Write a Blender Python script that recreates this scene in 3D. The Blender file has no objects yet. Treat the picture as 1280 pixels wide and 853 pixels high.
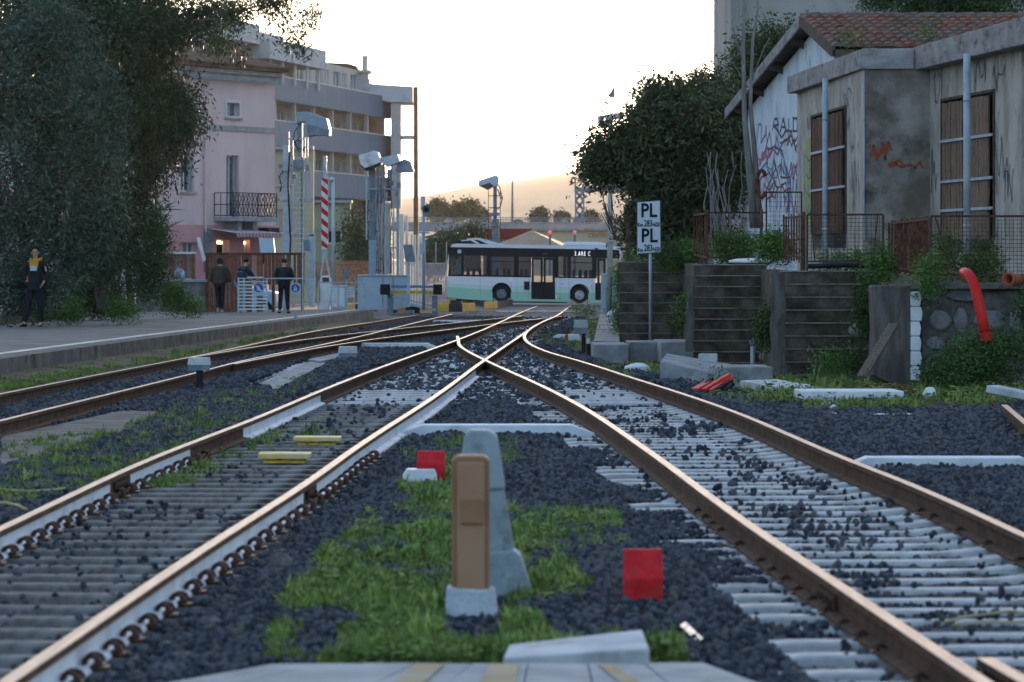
import bpy, bmesh, math, random
import numpy as np
from mathutils import noise as mn
from mathutils import Vector, Matrix
random.seed(7); RNG = np.random.default_rng(7)
R = math.radians
HAZE_D = 0.000085
F = 4460.0; HZ = 323.0; CZ = 1.65
C = bpy.context.scene.collection
scene = bpy.context.scene

# ------------------------------------------------------------------ geometry of the place
def drop(Y):
    Y = min(Y, 195.0); d = Y - 50.0
    return 0.005 * (d + math.sqrt(d * d + 225.0)) / 2
def G(px, py, dz=0.0):
    """ground point (on the plane dz above the rail tops) seen at px,py"""
    lo, hi = 5.0, 195.0
    f = lambda Y: F * (CZ + drop(Y) - dz) / Y - (py - HZ)
    for _ in range(50):
        m = (lo + hi) / 2
        if f(m) > 0: lo = m
        else: hi = m
    Y = (lo + hi) / 2
    return Vector(((px - 640) / F * Y, Y, -drop(Y) + dz))
def P(px, py, Y): return Vector(((px - 640) / F * Y, Y, CZ + (HZ - py) / F * Y))
def mpx(Y): return Y / F       # metres per photo pixel at depth Y

# ------------------------------------------------------------------ materials
MATS = {}
def M(name, c1, c2=None, scale=4.0, rough=0.85, metal=0.0, bump=0.0, bscale=None, c3=None, s3=0.6, lo=0.38, hi=0.62,
      stretch=None, emis=None, estr=0.0, spec=0.12, trans=0.0, alpha=1.0, coat=0.0):
    if name in MATS: return MATS[name]
    m = bpy.data.materials.new(name); m.use_nodes = True
    nt = m.node_tree; b = nt.nodes['Principled BSDF']; L = nt.links.new
    b.inputs['Roughness'].default_value = rough; b.inputs['Metallic'].default_value = metal
    b.inputs['Specular IOR Level'].default_value = spec
    b.inputs['Base Color'].default_value = (*c1, 1)
    if trans: b.inputs['Transmission Weight'].default_value = trans
    if alpha < 1: b.inputs['Alpha'].default_value = alpha
    if coat: b.inputs['Coat Weight'].default_value = coat
    if emis: b.inputs['Emission Color'].default_value = (*emis, 1); b.inputs['Emission Strength'].default_value = estr
    tc = nt.nodes.new('ShaderNodeTexCoord'); src = tc.outputs['Object']
    if stretch:
        mp = nt.nodes.new('ShaderNodeMapping'); mp.inputs['Scale'].default_value = stretch
        L(src, mp.inputs[0]); src = mp.outputs[0]
    def noise(sc, det=6, r=0.6):
        n = nt.nodes.new('ShaderNodeTexNoise'); n.inputs['Scale'].default_value = sc
        n.inputs['Detail'].default_value = det; n.inputs['Roughness'].default_value = r
        L(src, n.inputs['Vector']); return n.outputs['Fac']
    if c2:
        rp = nt.nodes.new('ShaderNodeValToRGB'); L(noise(scale), rp.inputs[0])
        rp.color_ramp.elements[0].position = lo; rp.color_ramp.elements[1].position = hi
        rp.color_ramp.elements[0].color = (*c1, 1); rp.color_ramp.elements[1].color = (*c2, 1)
        out = rp.outputs[0]
        if c3:
            r2 = nt.nodes.new('ShaderNodeValToRGB'); L(noise(scale * s3 + 0.37, 8, 0.7), r2.inputs[0])
            r2.color_ramp.elements[0].position = 0.52; r2.color_ramp.elements[1].position = 0.68
            mx = nt.nodes.new('ShaderNodeMix'); mx.data_type = 'RGBA'
            L(r2.outputs[0], mx.inputs[0]); L(out, mx.inputs[6]); mx.inputs[7].default_value = (*c3, 1)
            out = mx.outputs[2]
        L(out, b.inputs['Base Color'])
    if bump:
        bp = nt.nodes.new('ShaderNodeBump'); bp.inputs['Strength'].default_value = bump
        bp.inputs['Distance'].default_value = 0.02
        L(noise(bscale or scale * 4, 8, 0.65), bp.inputs['Height']); L(bp.outputs[0], b.inputs['Normal'])
    MATS[name] = m; return m

# ------------------------------------------------------------------ mesh builder
class MB:
    def __init__(s): s.v = []; s.f = []; s.mi = []; s.cur = 0
    def add(s, vs, fs):
        o = len(s.v); s.v += [tuple(p) for p in vs]
        s.f += [[i + o for i in f] for f in fs]; s.mi += [s.cur] * len(fs); return s
    def hexa(s, b, t):
        n = len(b)
        return s.add(list(b) + list(t), [list(range(n))[::-1], list(range(n, 2 * n))] + [[i, (i + 1) % n, n + (i + 1) % n, n + i] for i in range(n)])
    def box(s, c, d, rz=0.0, rx=0.0, ry=0.0):
        m = Matrix.Rotation(rz, 3, 'Z') @ Matrix.Rotation(ry, 3, 'Y') @ Matrix.Rotation(rx, 3, 'X'); c = Vector(c)
        q = [(-1, -1), (1, -1), (1, 1), (-1, 1)]
        f = lambda z: [c + m @ Vector((x * d[0] / 2, y * d[1] / 2, z * d[2] / 2)) for x, y in q]
        return s.hexa(f(-1), f(1))
    def bar(s, a, b, w, h=None):
        """square bar from a to b"""
        h = h or w; a = Vector(a); b = Vector(b); t = (b - a).normalized()
        up = Vector((0, 0, 1)) if abs(t.z) < 0.95 else Vector((0, 1, 0))
        x = t.cross(up).normalized(); y = x.cross(t).normalized()
        f = lambda p: [p + x * (i * w / 2) + y * (j * h / 2) for i, j in ((-1, -1), (1, -1), (1, 1), (-1, 1))]
        return s.hexa(f(a), f(b))
    def tube(s, pts, r, n=8, cap=True):
        pts = [Vector(p) for p in pts]; rs = r if isinstance(r, (list, tuple)) else [r] * len(pts)
        rings = []; px = None
        for i, p in enumerate(pts):
            t = (pts[min(i + 1, len(pts) - 1)] - pts[max(i - 1, 0)]).normalized()
            if px is None:
                up = Vector((0, 0, 1)) if abs(t.z) < 0.9 else Vector((0, 1, 0))
                x = t.cross(up).normalized()
            else: x = (px - t * px.dot(t)).normalized()
            y = t.cross(x); px = x
            rings.append([p + (x * math.cos(2 * math.pi * k / n) + y * math.sin(2 * math.pi * k / n)) * rs[i] for k in range(n)])
        vs = [q for g in rings for q in g]; fs = []
        for i in range(len(pts) - 1):
            for k in range(n):
                a = i * n + k; b = i * n + (k + 1) % n
                fs.append([a, b, b + n, a + n])
        if cap: fs += [list(range(n))[::-1], [(len(pts) - 1) * n + k for k in range(n)]]
        return s.add(vs, fs)
    def prism(s, poly, off):
        """poly: list of 3D points, off: extrusion vector"""
        off = Vector(off); return s.hexa([Vector(p) for p in poly], [Vector(p) + off for p in poly])
    def sheet(s, pts): return s.add(pts, [list(range(len(pts)))])
    def ball(s, c, r, seg=10, rings=6, jit=0.0):
        c = Vector(c); r = Vector(r) if not isinstance(r, (int, float)) else Vector((r, r, r)); vs = []; fs = []
        for i in range(rings + 1):
            th = math.pi * i / rings
            for k in range(seg):
                ph = 2 * math.pi * k / seg; j = 1 + random.uniform(-jit, jit)
                vs.append(c + Vector((r.x * math.sin(th) * math.cos(ph), r.y * math.sin(th) * math.sin(ph), r.z * math.cos(th))) * j)
        for i in range(rings):
            for k in range(seg):
                a = i * seg + k; b = i * seg + (k + 1) % seg; fs.append([a, b, b + seg, a + seg])
        return s.add(vs, fs)
    def build(s, name, mats, parent=None, smooth=False, bevel=0.0):
        me = bpy.data.meshes.new(name); me.from_pydata(s.v, [], s.f)
        for m in (mats if isinstance(mats, (list, tuple)) else [mats]): me.materials.append(m)
        if any(s.mi): me.polygons.foreach_set('material_index', s.mi)
        me.validate()
        bm = bmesh.new(); bm.from_mesh(me); bmesh.ops.recalc_face_normals(bm, faces=bm.faces); bm.to_mesh(me); bm.free()
        if smooth: me.polygons.foreach_set('use_smooth', [True] * len(me.polygons))
        o = bpy.data.objects.new(name, me); C.objects.link(o)
        if bevel:
            bv = o.modifiers.new('bevel', 'BEVEL'); bv.width = bevel; bv.segments = 2; bv.limit_method = 'ANGLE'
        if parent: o.parent = parent; o.matrix_parent_inverse = Matrix.Translation(-parent.location) if parent.type == 'EMPTY' and parent.rotation_euler.z == 0 else parent.matrix_world.inverted()
        return o
def tag(o, label=None, cat=None, group=None, kind=None):
    for k, v in (('label', label), ('category', cat), ('group', group), ('kind', kind)):
        if v: o[k] = v
    return o
def thing(name, label, cat, loc=(0, 0, 0), group=None):
    o = bpy.data.objects.new(name, None); o.location = loc; C.objects.link(o); o.empty_display_size = 0.2
    return tag(o, label, cat, group)
def copy_tree(o, parent=None):
    c = o.copy(); C.objects.link(c)
    if parent: c.parent = parent
    for ch in list(KIDS.get(o.name, [])) or [q for q in o.children]: copy_tree(ch, c)
    return c
KIDS = {}

class Fac:
    """a vertical plane through p0 along d; pixel helpers place openings on it"""
    def __init__(s, p0, d=(1, 0)):
        s.p0 = Vector((p0[0], p0[1])); s.d = Vector(d).normalized()
        s.n = Vector((s.d.y, -s.d.x))
        if s.n.dot(-s.p0) < 0: s.n = -s.n
    def t(s, px):
        k = (px - 640) / F; return (k * s.p0.y - s.p0.x) / (s.d.x - k * s.d.y)
    def z(s, px, py): return CZ + (HZ - py) / F * (s.p0.y + s.d.y * s.t(px))
    def pt(s, t, z, o=0.0):
        q = s.p0 + s.d * t + s.n * o; return Vector((q.x, q.y, z))
    def px(s, px, py, o=0.0): return s.pt(s.t(px), s.z(px, py), o)
    def abox(s, mb, t0, t1, z0, z1, o0, o1):
        return mb.hexa([s.pt(t0, z0, o0), s.pt(t1, z0, o0), s.pt(t1, z0, o1), s.pt(t0, z0, o1)],
                       [s.pt(t0, z1, o0), s.pt(t1, z1, o0), s.pt(t1, z1, o1), s.pt(t0, z1, o1)])
    def box(s, mb, x0, x1, y0, y1, o0, o1):
        c = (x0 + x1) / 2; return s.abox(mb, s.t(x0), s.t(x1), s.z(c, y1), s.z(c, y0), o0, o1)
    def poly(s, mb, pts, o0, o1):
        q = [s.px(x, y, o0) for x, y in pts]; off = s.n * (o1 - o0)
        return mb.prism(q, (off.x, off.y, 0))
    def frame(s, mb, x0, x1, y0, y1, w, o0, o1):
        """rectangular frame, w in metres"""
        c = (x0 + x1) / 2; a, b = s.t(x0), s.t(x1); lo, hi = s.z(c, y1), s.z(c, y0)
        s.abox(mb, a, a + w, lo, hi, o0, o1); s.abox(mb, b - w, b, lo, hi, o0, o1)
        s.abox(mb, a + w, b - w, lo, lo + w, o0, o1); s.abox(mb, a + w, b - w, hi - w, hi, o0, o1)
        return mb
def FR(Y): return Fac((0, Y), (1, 0))
def wall_with_holes(mb, fc, t0, t1, z0, z1, holes, o0, o1):
    """solid wall slab with rectangular openings (t0,t1,z0,z1)"""
    ts = sorted({t0, t1, *[h[0] for h in holes], *[h[1] for h in holes]}); zs = sorted({z0, z1, *[h[2] for h in holes], *[h[3] for h in holes]})
    ts = [t for t in ts if t0 <= t <= t1]; zs = [z for z in zs if z0 <= z <= z1]
    nt_, nz = len(ts) - 1, len(zs) - 1; solid = np.ones((nt_, nz), bool)
    for i in range(nt_):
        for j in range(nz):
            a = (ts[i] + ts[i + 1]) / 2; b = (zs[j] + zs[j + 1]) / 2
            if any(h[0] < a < h[1] and h[2] < b < h[3] for h in holes): solid[i, j] = False
    def q(p): mb.sheet(p)
    for i in range(nt_):
        for j in range(nz):
            if not solid[i, j]: continue
            a, b, c, d = ts[i], ts[i + 1], zs[j], zs[j + 1]
            for o in (o0, o1): q([fc.pt(a, c, o), fc.pt(b, c, o), fc.pt(b, d, o), fc.pt(a, d, o)])
            if i == 0 or not solid[i - 1, j]: q([fc.pt(a, c, o0), fc.pt(a, d, o0), fc.pt(a, d, o1), fc.pt(a, c, o1)])
            if i == nt_ - 1 or not solid[i + 1, j]: q([fc.pt(b, c, o0), fc.pt(b, d, o0), fc.pt(b, d, o1), fc.pt(b, c, o1)])
            if j == 0 or not solid[i, j - 1]: q([fc.pt(a, c, o0), fc.pt(b, c, o0), fc.pt(b, c, o1), fc.pt(a, c, o1)])
            if j == nz - 1 or not solid[i, j + 1]: q([fc.pt(a, d, o0), fc.pt(b, d, o0), fc.pt(b, d, o1), fc.pt(a, d, o1)])
    return mb

def fast_mesh(name, verts, nface, vpf, mats, midx=None, parent=None):
    """verts: (nface*vpf,3) array of separate faces"""
    me = bpy.data.meshes.new(name); me.vertices.add(len(verts)); me.vertices.foreach_set('co', np.asarray(verts, np.float32).ravel())
    me.loops.add(nface * vpf); me.loops.foreach_set('vertex_index', np.arange(nface * vpf, dtype=np.int32))
    me.polygons.add(nface); me.polygons.foreach_set('loop_start', np.arange(0, nface * vpf, vpf, dtype=np.int32))
    me.polygons.foreach_set('loop_total', np.full(nface, vpf, np.int32))
    for m in mats: me.materials.append(m)
    if midx is not None: me.polygons.foreach_set('material_index', np.asarray(midx, np.int32))
    me.update(calc_edges=True)
    o = bpy.data.objects.new(name, me); C.objects.link(o)
    if parent: o.parent = parent; o.matrix_parent_inverse = Matrix.Translation(-parent.location)
    return o

def leaves(name, clumps, n, size, mats, parent=None, aspect=0.4, droop=0.0, spread=0.35, wts=None, per=26, gapf=1.7, gapt=-0.06):
    """clumps: list of (centre, radius xyz) ellipsoids. Leaves gather on twigs inside each ellipsoid."""
    cs = np.array([c[0] for c in clumps]); rs = np.array([c[1] for c in clumps])
    w = rs[:, 0] * rs[:, 2]; w = w / w.sum()
    ntw = max(4, n // per)
    ci = RNG.choice(len(clumps), ntw, p=w)
    d = RNG.normal(size=(ntw, 3)); d /= np.linalg.norm(d, axis=1)[:, None]
    rad = RNG.uniform(0.25, 1, ntw) ** 0.45 * RNG.uniform(0.82, 1.12, ntw)
    tw = cs[ci] + d * rad[:, None] * rs[ci]
    tw_ = np.array([mn.noise(Vector(q) * gapf) for q in tw]); keep = tw_ > gapt
    if keep.sum() > 8: tw = tw[keep]; d = d[keep]; ntw = len(tw)
    ti = RNG.integers(0, ntw, n)
    p = tw[ti] + RNG.normal(size=(n, 3)) * (size * 2.2 * spread / 0.35)
    dirs = RNG.normal(size=(n, 3)) * 0.8 + d[ti] * 0.7; dirs[:, 2] -= droop
    dirs /= np.linalg.norm(dirs, axis=1)[:, None]
    oth = RNG.normal(size=(n, 3)); side = np.cross(dirs, oth); side /= np.linalg.norm(side, axis=1)[:, None] + 1e-9
    L_ = size * RNG.uniform(0.6, 1.35, n)[:, None]; Wd = L_ * aspect
    v = np.stack([p - dirs * L_ / 2, p + side * Wd / 2, p + dirs * L_ / 2, p - side * Wd / 2], 1).reshape(-1, 3)
    nm = len(mats); base = RNG.choice(nm, ntw, p=wts)[ti]; rnd = RNG.integers(0, nm, n)
    mi = np.where(RNG.random(n) < 0.7, base, rnd)
    return fast_mesh(name, v, n, 4, mats, mi, parent)

def text_mesh(name, body, size, mat, origin, xdir, parent, extrude=0.003, sx=1.0, bold=0.0, align='CENTER', spc=1.0, up=Vector((0, 0, 1))):
    cu = bpy.data.curves.new(name, 'FONT'); cu.body = body; cu.size = size; cu.extrude = extrude; cu.offset = bold
    cu.align_x = align; cu.align_y = 'CENTER'; cu.resolution_u = 2; cu.space_character = spc
    t = bpy.data.objects.new(name, cu); C.objects.link(t)
    bpy.context.view_layer.update()
    me = bpy.data.meshes.new_from_object(t.evaluated_get(bpy.context.evaluated_depsgraph_get()))
    bpy.data.objects.remove(t); bpy.data.curves.remove(cu)
    x = Vector(xdir).normalized(); z = x.cross(up)
    mt = Matrix(((x.x * sx, up.x, z.x, origin[0]), (x.y * sx, up.y, z.y, origin[1]), (x.z * sx, up.z, z.z, origin[2]), (0, 0, 0, 1)))
    me.transform(mt); me.materials.clear(); me.materials.append(mat)
    o = bpy.data.objects.new(name, me); C.objects.link(o)
    if parent: o.parent = parent; o.matrix_parent_inverse = Matrix.Translation(-parent.location)
    return o
def ribbon(mb, fc, pts, w, o):
    """painted stroke on a facade: pts are photo pixels"""
    q = [fc.px(x, y, o) for x, y in pts]; tt = [(fc.t(x), fc.z(x, y)) for x, y in pts]
    for i in range(len(q) - 1):
        a, b = Vector(tt[i]), Vector(tt[i + 1]); d = (b - a)
        if d.length < 1e-6: continue
        d.normalize(); s = Vector((-d.y, d.x)) * w / 2; e = d * w * 0.3
        c = [a - e - s, b + e - s, b + e + s, a - e + s]
        mb.sheet([fc.pt(k.x, k.y, o) for k in c])

# instanced loose stuff (gravel, grass): points with scale/rotation carried as attributes
def scatter(name, pts, rots, scls, variants, label, cat, mats_note=None):
    coll = bpy.data.collections.new(name + '_variants')
    for ob in variants: coll.objects.link(ob)
    me = bpy.data.meshes.new(name); me.vertices.add(len(pts)); me.vertices.foreach_set('co', np.asarray(pts, np.float32).ravel())
    a = me.attributes.new('rot', 'FLOAT_VECTOR', 'POINT'); a.data.foreach_set('vector', np.asarray(rots, np.float32).ravel())
    a = me.attributes.new('scl', 'FLOAT_VECTOR', 'POINT'); a.data.foreach_set('vector', np.asarray(scls, np.float32).ravel())
    a = me.attributes.new('idx', 'INT', 'POINT'); a.data.foreach_set('value', RNG.integers(0, len(variants), len(pts)).astype(np.int32))
    o = bpy.data.objects.new(name, me); C.objects.link(o); tag(o, label, cat, kind='stuff')
    ng = bpy.data.node_groups.new(name + '_nodes', 'GeometryNodeTree')
    ng.interface.new_socket('Geometry', in_out='INPUT', socket_type='NodeSocketGeometry')
    ng.interface.new_socket('Geometry', in_out='OUTPUT', socket_type='NodeSocketGeometry')
    N = ng.nodes.new; L = ng.links.new
    gi, go = N('NodeGroupInput'), N('NodeGroupOutput'); ip = N('GeometryNodeInstanceOnPoints'); ci = N('GeometryNodeCollectionInfo')
    ci.inputs['Collection'].default_value = coll; ci.inputs['Separate Children'].default_value = True; ci.inputs['Reset Children'].default_value = True
    def at(n, ty):
        k = N('GeometryNodeInputNamedAttribute'); k.data_type = ty; k.inputs['Name'].default_value = n; return k.outputs['Attribute']
    L(gi.outputs[0], ip.inputs['Points']); L(ci.outputs[0], ip.inputs['Instance']); ip.inputs['Pick Instance'].default_value = True
    L(at('idx', 'INT'), ip.inputs['Instance Index']); L(at('scl', 'FLOAT_VECTOR'), ip.inputs['Scale'])
    er = N('FunctionNodeEulerToRotation'); L(at('rot', 'FLOAT_VECTOR'), er.inputs[0]); L(er.outputs[0], ip.inputs['Rotation'])
    L(ip.outputs[0], go.inputs[0])
    md = o.modifiers.new('scatter', 'NODES'); md.node_group = ng
    return o
def loose(mb, name, mats, smooth=False):
    o = mb.build(name, mats, smooth=smooth); C.objects.unlink(o); return o

# ------------------------------------------------------------------ camera, world, sun
cam = bpy.data.cameras.new('camera'); co = bpy.data.objects.new('camera', cam); C.objects.link(co)
co.location = (0, 0, CZ); co.rotation_euler = (R(90), 0, 0)
cam.sensor_width = 36; cam.lens = 36 * F / 1280; cam.shift_y = -(426.5 - HZ) / 1280
cam.clip_start = 0.5; cam.clip_end = 20000
cam.dof.use_dof = True; cam.dof.focus_distance = 62; cam.dof.aperture_fstop = 5.0
scene.camera = co
SUN_AZ, SUN_EL = R(9), R(2.7)      # azimuth to the right of the view direction
w = bpy.data.worlds.new("World"); scene.world = w; w.use_nodes = True
nt = w.node_tree; sky = nt.nodes.new('ShaderNodeTexSky'); sky.sky_type = 'NISHITA'; sky.sun_disc = False
sky.sun_elevation = SUN_EL; sky.sun_rotation = SUN_AZ; sky.altitude = 10; sky.dust_density = 2.2; sky.air_density = 1.0; sky.ozone_density = 2.5
hs = nt.nodes.new('ShaderNodeHueSaturation'); hs.inputs['Saturation'].default_value = 0.62; nt.links.new(sky.outputs[0], hs.inputs['Color'])
tn = nt.nodes.new('ShaderNodeMix'); tn.data_type = 'RGBA'; tn.blend_type = 'MULTIPLY'; tn.inputs[0].default_value = 1; tn.inputs[7].default_value = (0.88, 1.0, 1.13, 1)
nt.links.new(hs.outputs[0], tn.inputs[6]); nt.links.new(tn.outputs[2], nt.nodes['Background'].inputs[0]); nt.nodes['Background'].inputs[1].default_value = 0.15
sl = bpy.data.lights.new('sun', 'SUN'); sl.energy = 2.0; sl.angle = R(0.5); sl.color = (1.0, 0.72, 0.45)
so = bpy.data.objects.new('sun', sl); C.objects.link(so)
sd = Vector((math.sin(SUN_AZ) * math.cos(SUN_EL), math.cos(SUN_AZ) * math.cos(SUN_EL), math.sin(SUN_EL)))
so.rotation_euler = sd.to_track_quat('Z', 'Y').to_euler()
scene.view_settings.view_transform = 'Standard'; scene.view_settings.look = 'None'
scene.view_settings.exposure = 2.8; scene.view_settings.gamma = 1.0; scene.view_settings.use_curve_mapping = False
scene.cycles.use_denoising = True; scene.cycles.max_bounces = 6; scene.cycles.volume_bounces = 0
scene.cycles.caustics_reflective = False; scene.cycles.caustics_refractive = False
scene.cycles.sample_clamp_indirect = 8
# ------------------------------------------------------------------ materials shared below
m_ballast = M('ballast', (0.045, 0.052, 0.062), (0.12, 0.125, 0.135), 30, 0.9, bump=0.8, bscale=60)
m_stone = [M('stone_dark', (0.024, 0.029, 0.038), (0.055, 0.063, 0.076), 12, 0.85), M('stone_mid', (0.055, 0.063, 0.075), (0.125, 0.133, 0.147), 12, 0.85),
           M('stone_pale', (0.14, 0.14, 0.14), (0.24, 0.23, 0.22), 12, 0.9)]
m_dirt = M('dirt', (0.06, 0.05, 0.035), (0.13, 0.11, 0.08), 3, 0.95, bump=0.6, c3=(0.045, 0.07, 0.02))
m_asph = M('asphalt', (0.05, 0.052, 0.055), (0.085, 0.085, 0.088), 6, 0.85, bump=0.3)
m_plat = M('platform_paving', (0.13, 0.13, 0.125), (0.22, 0.215, 0.20), 0.9, 0.9, bump=0.35, bscale=20, c3=(0.09, 0.095, 0.09))
m_conc = M('concrete', (0.22, 0.23, 0.24), (0.34, 0.35, 0.35), 2.5, 0.9, bump=0.35, bscale=18, c3=(0.15, 0.155, 0.155))
m_concl = M('pale_concrete', (0.42, 0.45, 0.47), (0.56, 0.58, 0.58), 3, 0.85, bump=0.3, bscale=18, c3=(0.28, 0.29, 0.28))
m_concd = M('dark_concrete', (0.06, 0.055, 0.05), (0.13, 0.12, 0.11), 2.2, 0.95, bump=0.5, bscale=14, c3=(0.05, 0.06, 0.03))
m_slp_a = M('old_sleeper', (0.13, 0.125, 0.115), (0.25, 0.24, 0.225), 5, 0.9, bump=0.5, bscale=25, c3=(0.07, 0.06, 0.05))
m_slp_b = M('pale_sleeper', (0.38, 0.39, 0.39), (0.56, 0.57, 0.56), 5, 0.7, bump=0.15, bscale=40, c3=(0.30, 0.29, 0.28))
m_rust = M('rail_rust', (0.045, 0.024, 0.016), (0.10, 0.055, 0.035), 6, 0.85, metal=0.0, bump=0.2, bscale=30)
m_head = M('rail_head', (0.25, 0.155, 0.105), (0.38, 0.265, 0.195), 3, 0.45, metal=0.7, stretch=(8, 0.4, 1))
m_white = M('white_paint', (0.62, 0.66, 0.70), (0.72, 0.75, 0.77), 3, 0.7, bump=0.15, c3=(0.45, 0.44, 0.42))
m_whiteweb = M('white_rail_paint', (0.60, 0.66, 0.72), (0.70, 0.74, 0.78), 2, 0.6, c3=(0.46, 0.46, 0.46), s3=1.4)
m_clip = M('clip_steel', (0.06, 0.03, 0.022), (0.13, 0.07, 0.05), 20, 0.55, metal=0.3)
m_black = M('black_metal', (0.012, 0.013, 0.016), (0.03, 0.03, 0.033), 8, 0.6)
m_yel = M('yellow_paint', (0.60, 0.36, 0.02), (0.70, 0.50, 0.08), 6, 0.7, c3=(0.35, 0.24, 0.05))
m_red = M('red_paint', (0.48, 0.012, 0.02), (0.62, 0.03, 0.035), 9, 0.7, bump=.15, c3=(0.30, 0.05, 0.045), s3=1.6)
m_galv = M('galvanised', (0.33, 0.40, 0.46), (0.45, 0.52, 0.57), 5, 0.5, metal=0.3)
m_galvd = M('dark_galvanised', (0.14, 0.18, 0.22), (0.22, 0.26, 0.30), 5, 0.55, metal=0.3)
m_rusty = M('rusty_iron', (0.075, 0.032, 0.022), (0.17, 0.08, 0.05), 9, 0.85, bump=0.3, c3=(0.06, 0.03, 0.025))

# ------------------------------------------------------------------ ground
ys = list(np.arange(-5, 30, 5)) + list(np.arange(30, 200, 6)) + [200, 300, 500, 900, 1600, 3000, 6000]
mb = MB(); xs = [-3000, -300, -40, -10, 10, 40, 300, 3000]
vs = [(x, y, -drop(y) - 0.26) for y in ys for x in xs]; nx = len(xs)
mb.add(vs, [[j * nx + i, j * nx + i + 1, (j + 1) * nx + i + 1, (j + 1) * nx + i] for j in range(len(ys) - 1) for i in range(nx - 1)])
mb.build('ground', m_dirt)['kind'] = 'structure'

def hermite(pts):
    pts = sorted(pts, key=lambda p: p[1]); X = np.array([p[0] for p in pts]); Y = np.array([p[1] for p in pts])
    dl = np.diff(X) / np.diff(Y); t = np.zeros(len(X)); t[0] = dl[0]; t[-1] = dl[-1]
    h = np.diff(Y)
    for i in range(1, len(X) - 1): t[i] = (dl[i - 1] * h[i] + dl[i] * h[i - 1]) / (h[i] + h[i - 1])
    def f(y):
        if y <= Y[0]: return X[0] + t[0] * (y - Y[0])
        if y >= Y[-1]: return X[-1] + t[-1] * (y - Y[-1])
        i = int(np.searchsorted(Y, y)) - 1; s = (y - Y[i]) / h[i]
        return ((2 * s**3 - 3 * s**2 + 1) * X[i] + (s**3 - 2 * s**2 + s) * h[i] * t[i] + (-2 * s**3 + 3 * s**2) * X[i + 1] + (s**3 - s**2) * h[i] * t[i + 1])
    return f
def curve(px): return hermite([tuple(G(x, y)[:2]) for x, y in px])
AL = curve([(0, 661), (169, 582), (324, 521), (400, 489), (569, 426), (670, 383.5), (691, 376)])
AR = curve([(7, 853), (131, 769), (230, 702), (380, 605.5), (444.5, 560), (537, 500), (606, 450), (649, 421), (668, 408), (689, 397)])
BI = curve([(1231, 853), (1062, 740), (950, 665), (811, 564), (740, 516), (606, 450), (588, 441), (574, 431), (573, 426)])
BO = curve([(1280, 669), (1204, 634), (1137, 605), (1061, 575), (921, 516), (780, 469), (727, 452), (685, 440), (661, 429), (655.5, 420), (662, 412), (697, 394), (711, 384)])
CL = curve([(0, 492.6), (246, 445), (400, 413), (483, 400)])
CR = curve([(0, 526), (225, 471), (300, 452), (400, 431.5), (534, 400)])
DL = curve([(240, 447), (317, 434), (400, 422), (537, 407), (634, 397)])
DR = curve([(292, 455), (400, 434.5), (602, 407), (689, 397)])

PROF = [(-0.035, 0.0), (0.035, 0.0), (0.037, -0.035), (0.009, -0.05), (0.009, -0.135), (0.07, -0.15), (0.07, -0.165), (-0.07, -0.165), (-0.07, -0.15), (-0.009, -0.135), (-0.009, -0.05), (-0.037, -0.035)]
def sweep(mb, fx, y0, y1, prof, step=None, mat_of=None):
    y = y0; st = []
    while y < y1 - 1e-6: st.append(y); y += step or max(0.5, y * 0.012)
    st.append(y1); n = len(prof); vs = []
    for y in st:
        dx = (fx(y + 0.05) - fx(y - 0.05)) / 0.1; l = math.hypot(dx, 1); nxv = Vector((1 / l, -dx / l)); z = -drop(y)
        for a, b in prof: vs.append((fx(y) + nxv.x * a, y + nxv.y * a, z + b))
    o = len(mb.v); mb.v += vs
    for i in range(len(st) - 1):
        for k in range(n):
            a = o + i * n + k; b = o + i * n + (k + 1) % n
            mb.f.append([a, b, b + n, a + n]); mb.mi.append(mat_of(k) if mat_of else 0)
    for base in (o, o + (len(st) - 1) * n): mb.f.append([base + k for k in range(n)]); mb.mi.append(0)
def rail(fx, y0, y1, label, paint=(), joints=(), side=1):
    mb = MB(); sweep(mb, fx, y0, y1, PROF, mat_of=lambda k: 1 if k in (0,) else 0)
    o = mb.build('rail', [m_rust, m_head]); tag(o, label, 'rail', 'running rails of the tracks')
    for a, b in paint:
        p = MB(); s = side
        sweep(p, fx, a, b, [(0.0125 * s, -0.05), (0.0125 * s, -0.134), (0.071 * s, -0.148), (0.074 * s, -0.166), (0.069 * s, -0.166), (0.068 * s, -0.150), (0.0095 * s, -0.137), (0.0095 * s, -0.051)])
        q = p.build('painted_web', m_whiteweb, o)
    for j in joints:
        p = MB()
        for s in (-1, 1):
            sweep(p, fx, j - 0.3, j + 0.3, [(0.010 * s, -0.055), (0.034 * s, -0.06), (0.026 * s, -0.125), (0.010 * s, -0.13)], step=0.3)
            for k in (-0.22, -0.1, 0.1, 0.22):
                x = fx(j + k); p.tube([(x + 0.02 * s, j + k, -0.092 - drop(j)), (x + 0.05 * s, j + k, -0.092 - drop(j))], 0.016, 6)
        p.build('fishplate', m_rust, o)
    return o
jA = G(385, 602).y; jA2 = G(150, 592).y
rail(AL, 10, 168, 'long left rail of the left track, its web painted white up to a joint', [(10, jA2 - 0.5), (jA2 + 0.7, 32), (36, 45)], [jA2])
rail(AR, 10, 117, 'right rail of the left track with broad white painted web, running through the crossing point', [(10, jA - 0.5), (jA + 0.6, 56)], [jA])
rail(BI, 10, 84, 'left rail of the right track, dull brown, curving through the crossing point', [], [G(1030, 725).y], -1)
rail(BO, 10, 170, 'outermost right rail of the right track, swinging in an S towards the road', [])
rail(CL, 30, 130, 'rusty rail nearest the platform', [])
rail(CR, 30, 132, 'second rusty rail from the platform with dark clips', [])
rail(DL, CL and G(240, 447).y, 126, 'rail branching off beside the platform rail towards the main line', [])
rail(DR, G(292, 455).y, 125, 'branching rail that crosses the main line in the distance', [])
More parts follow.
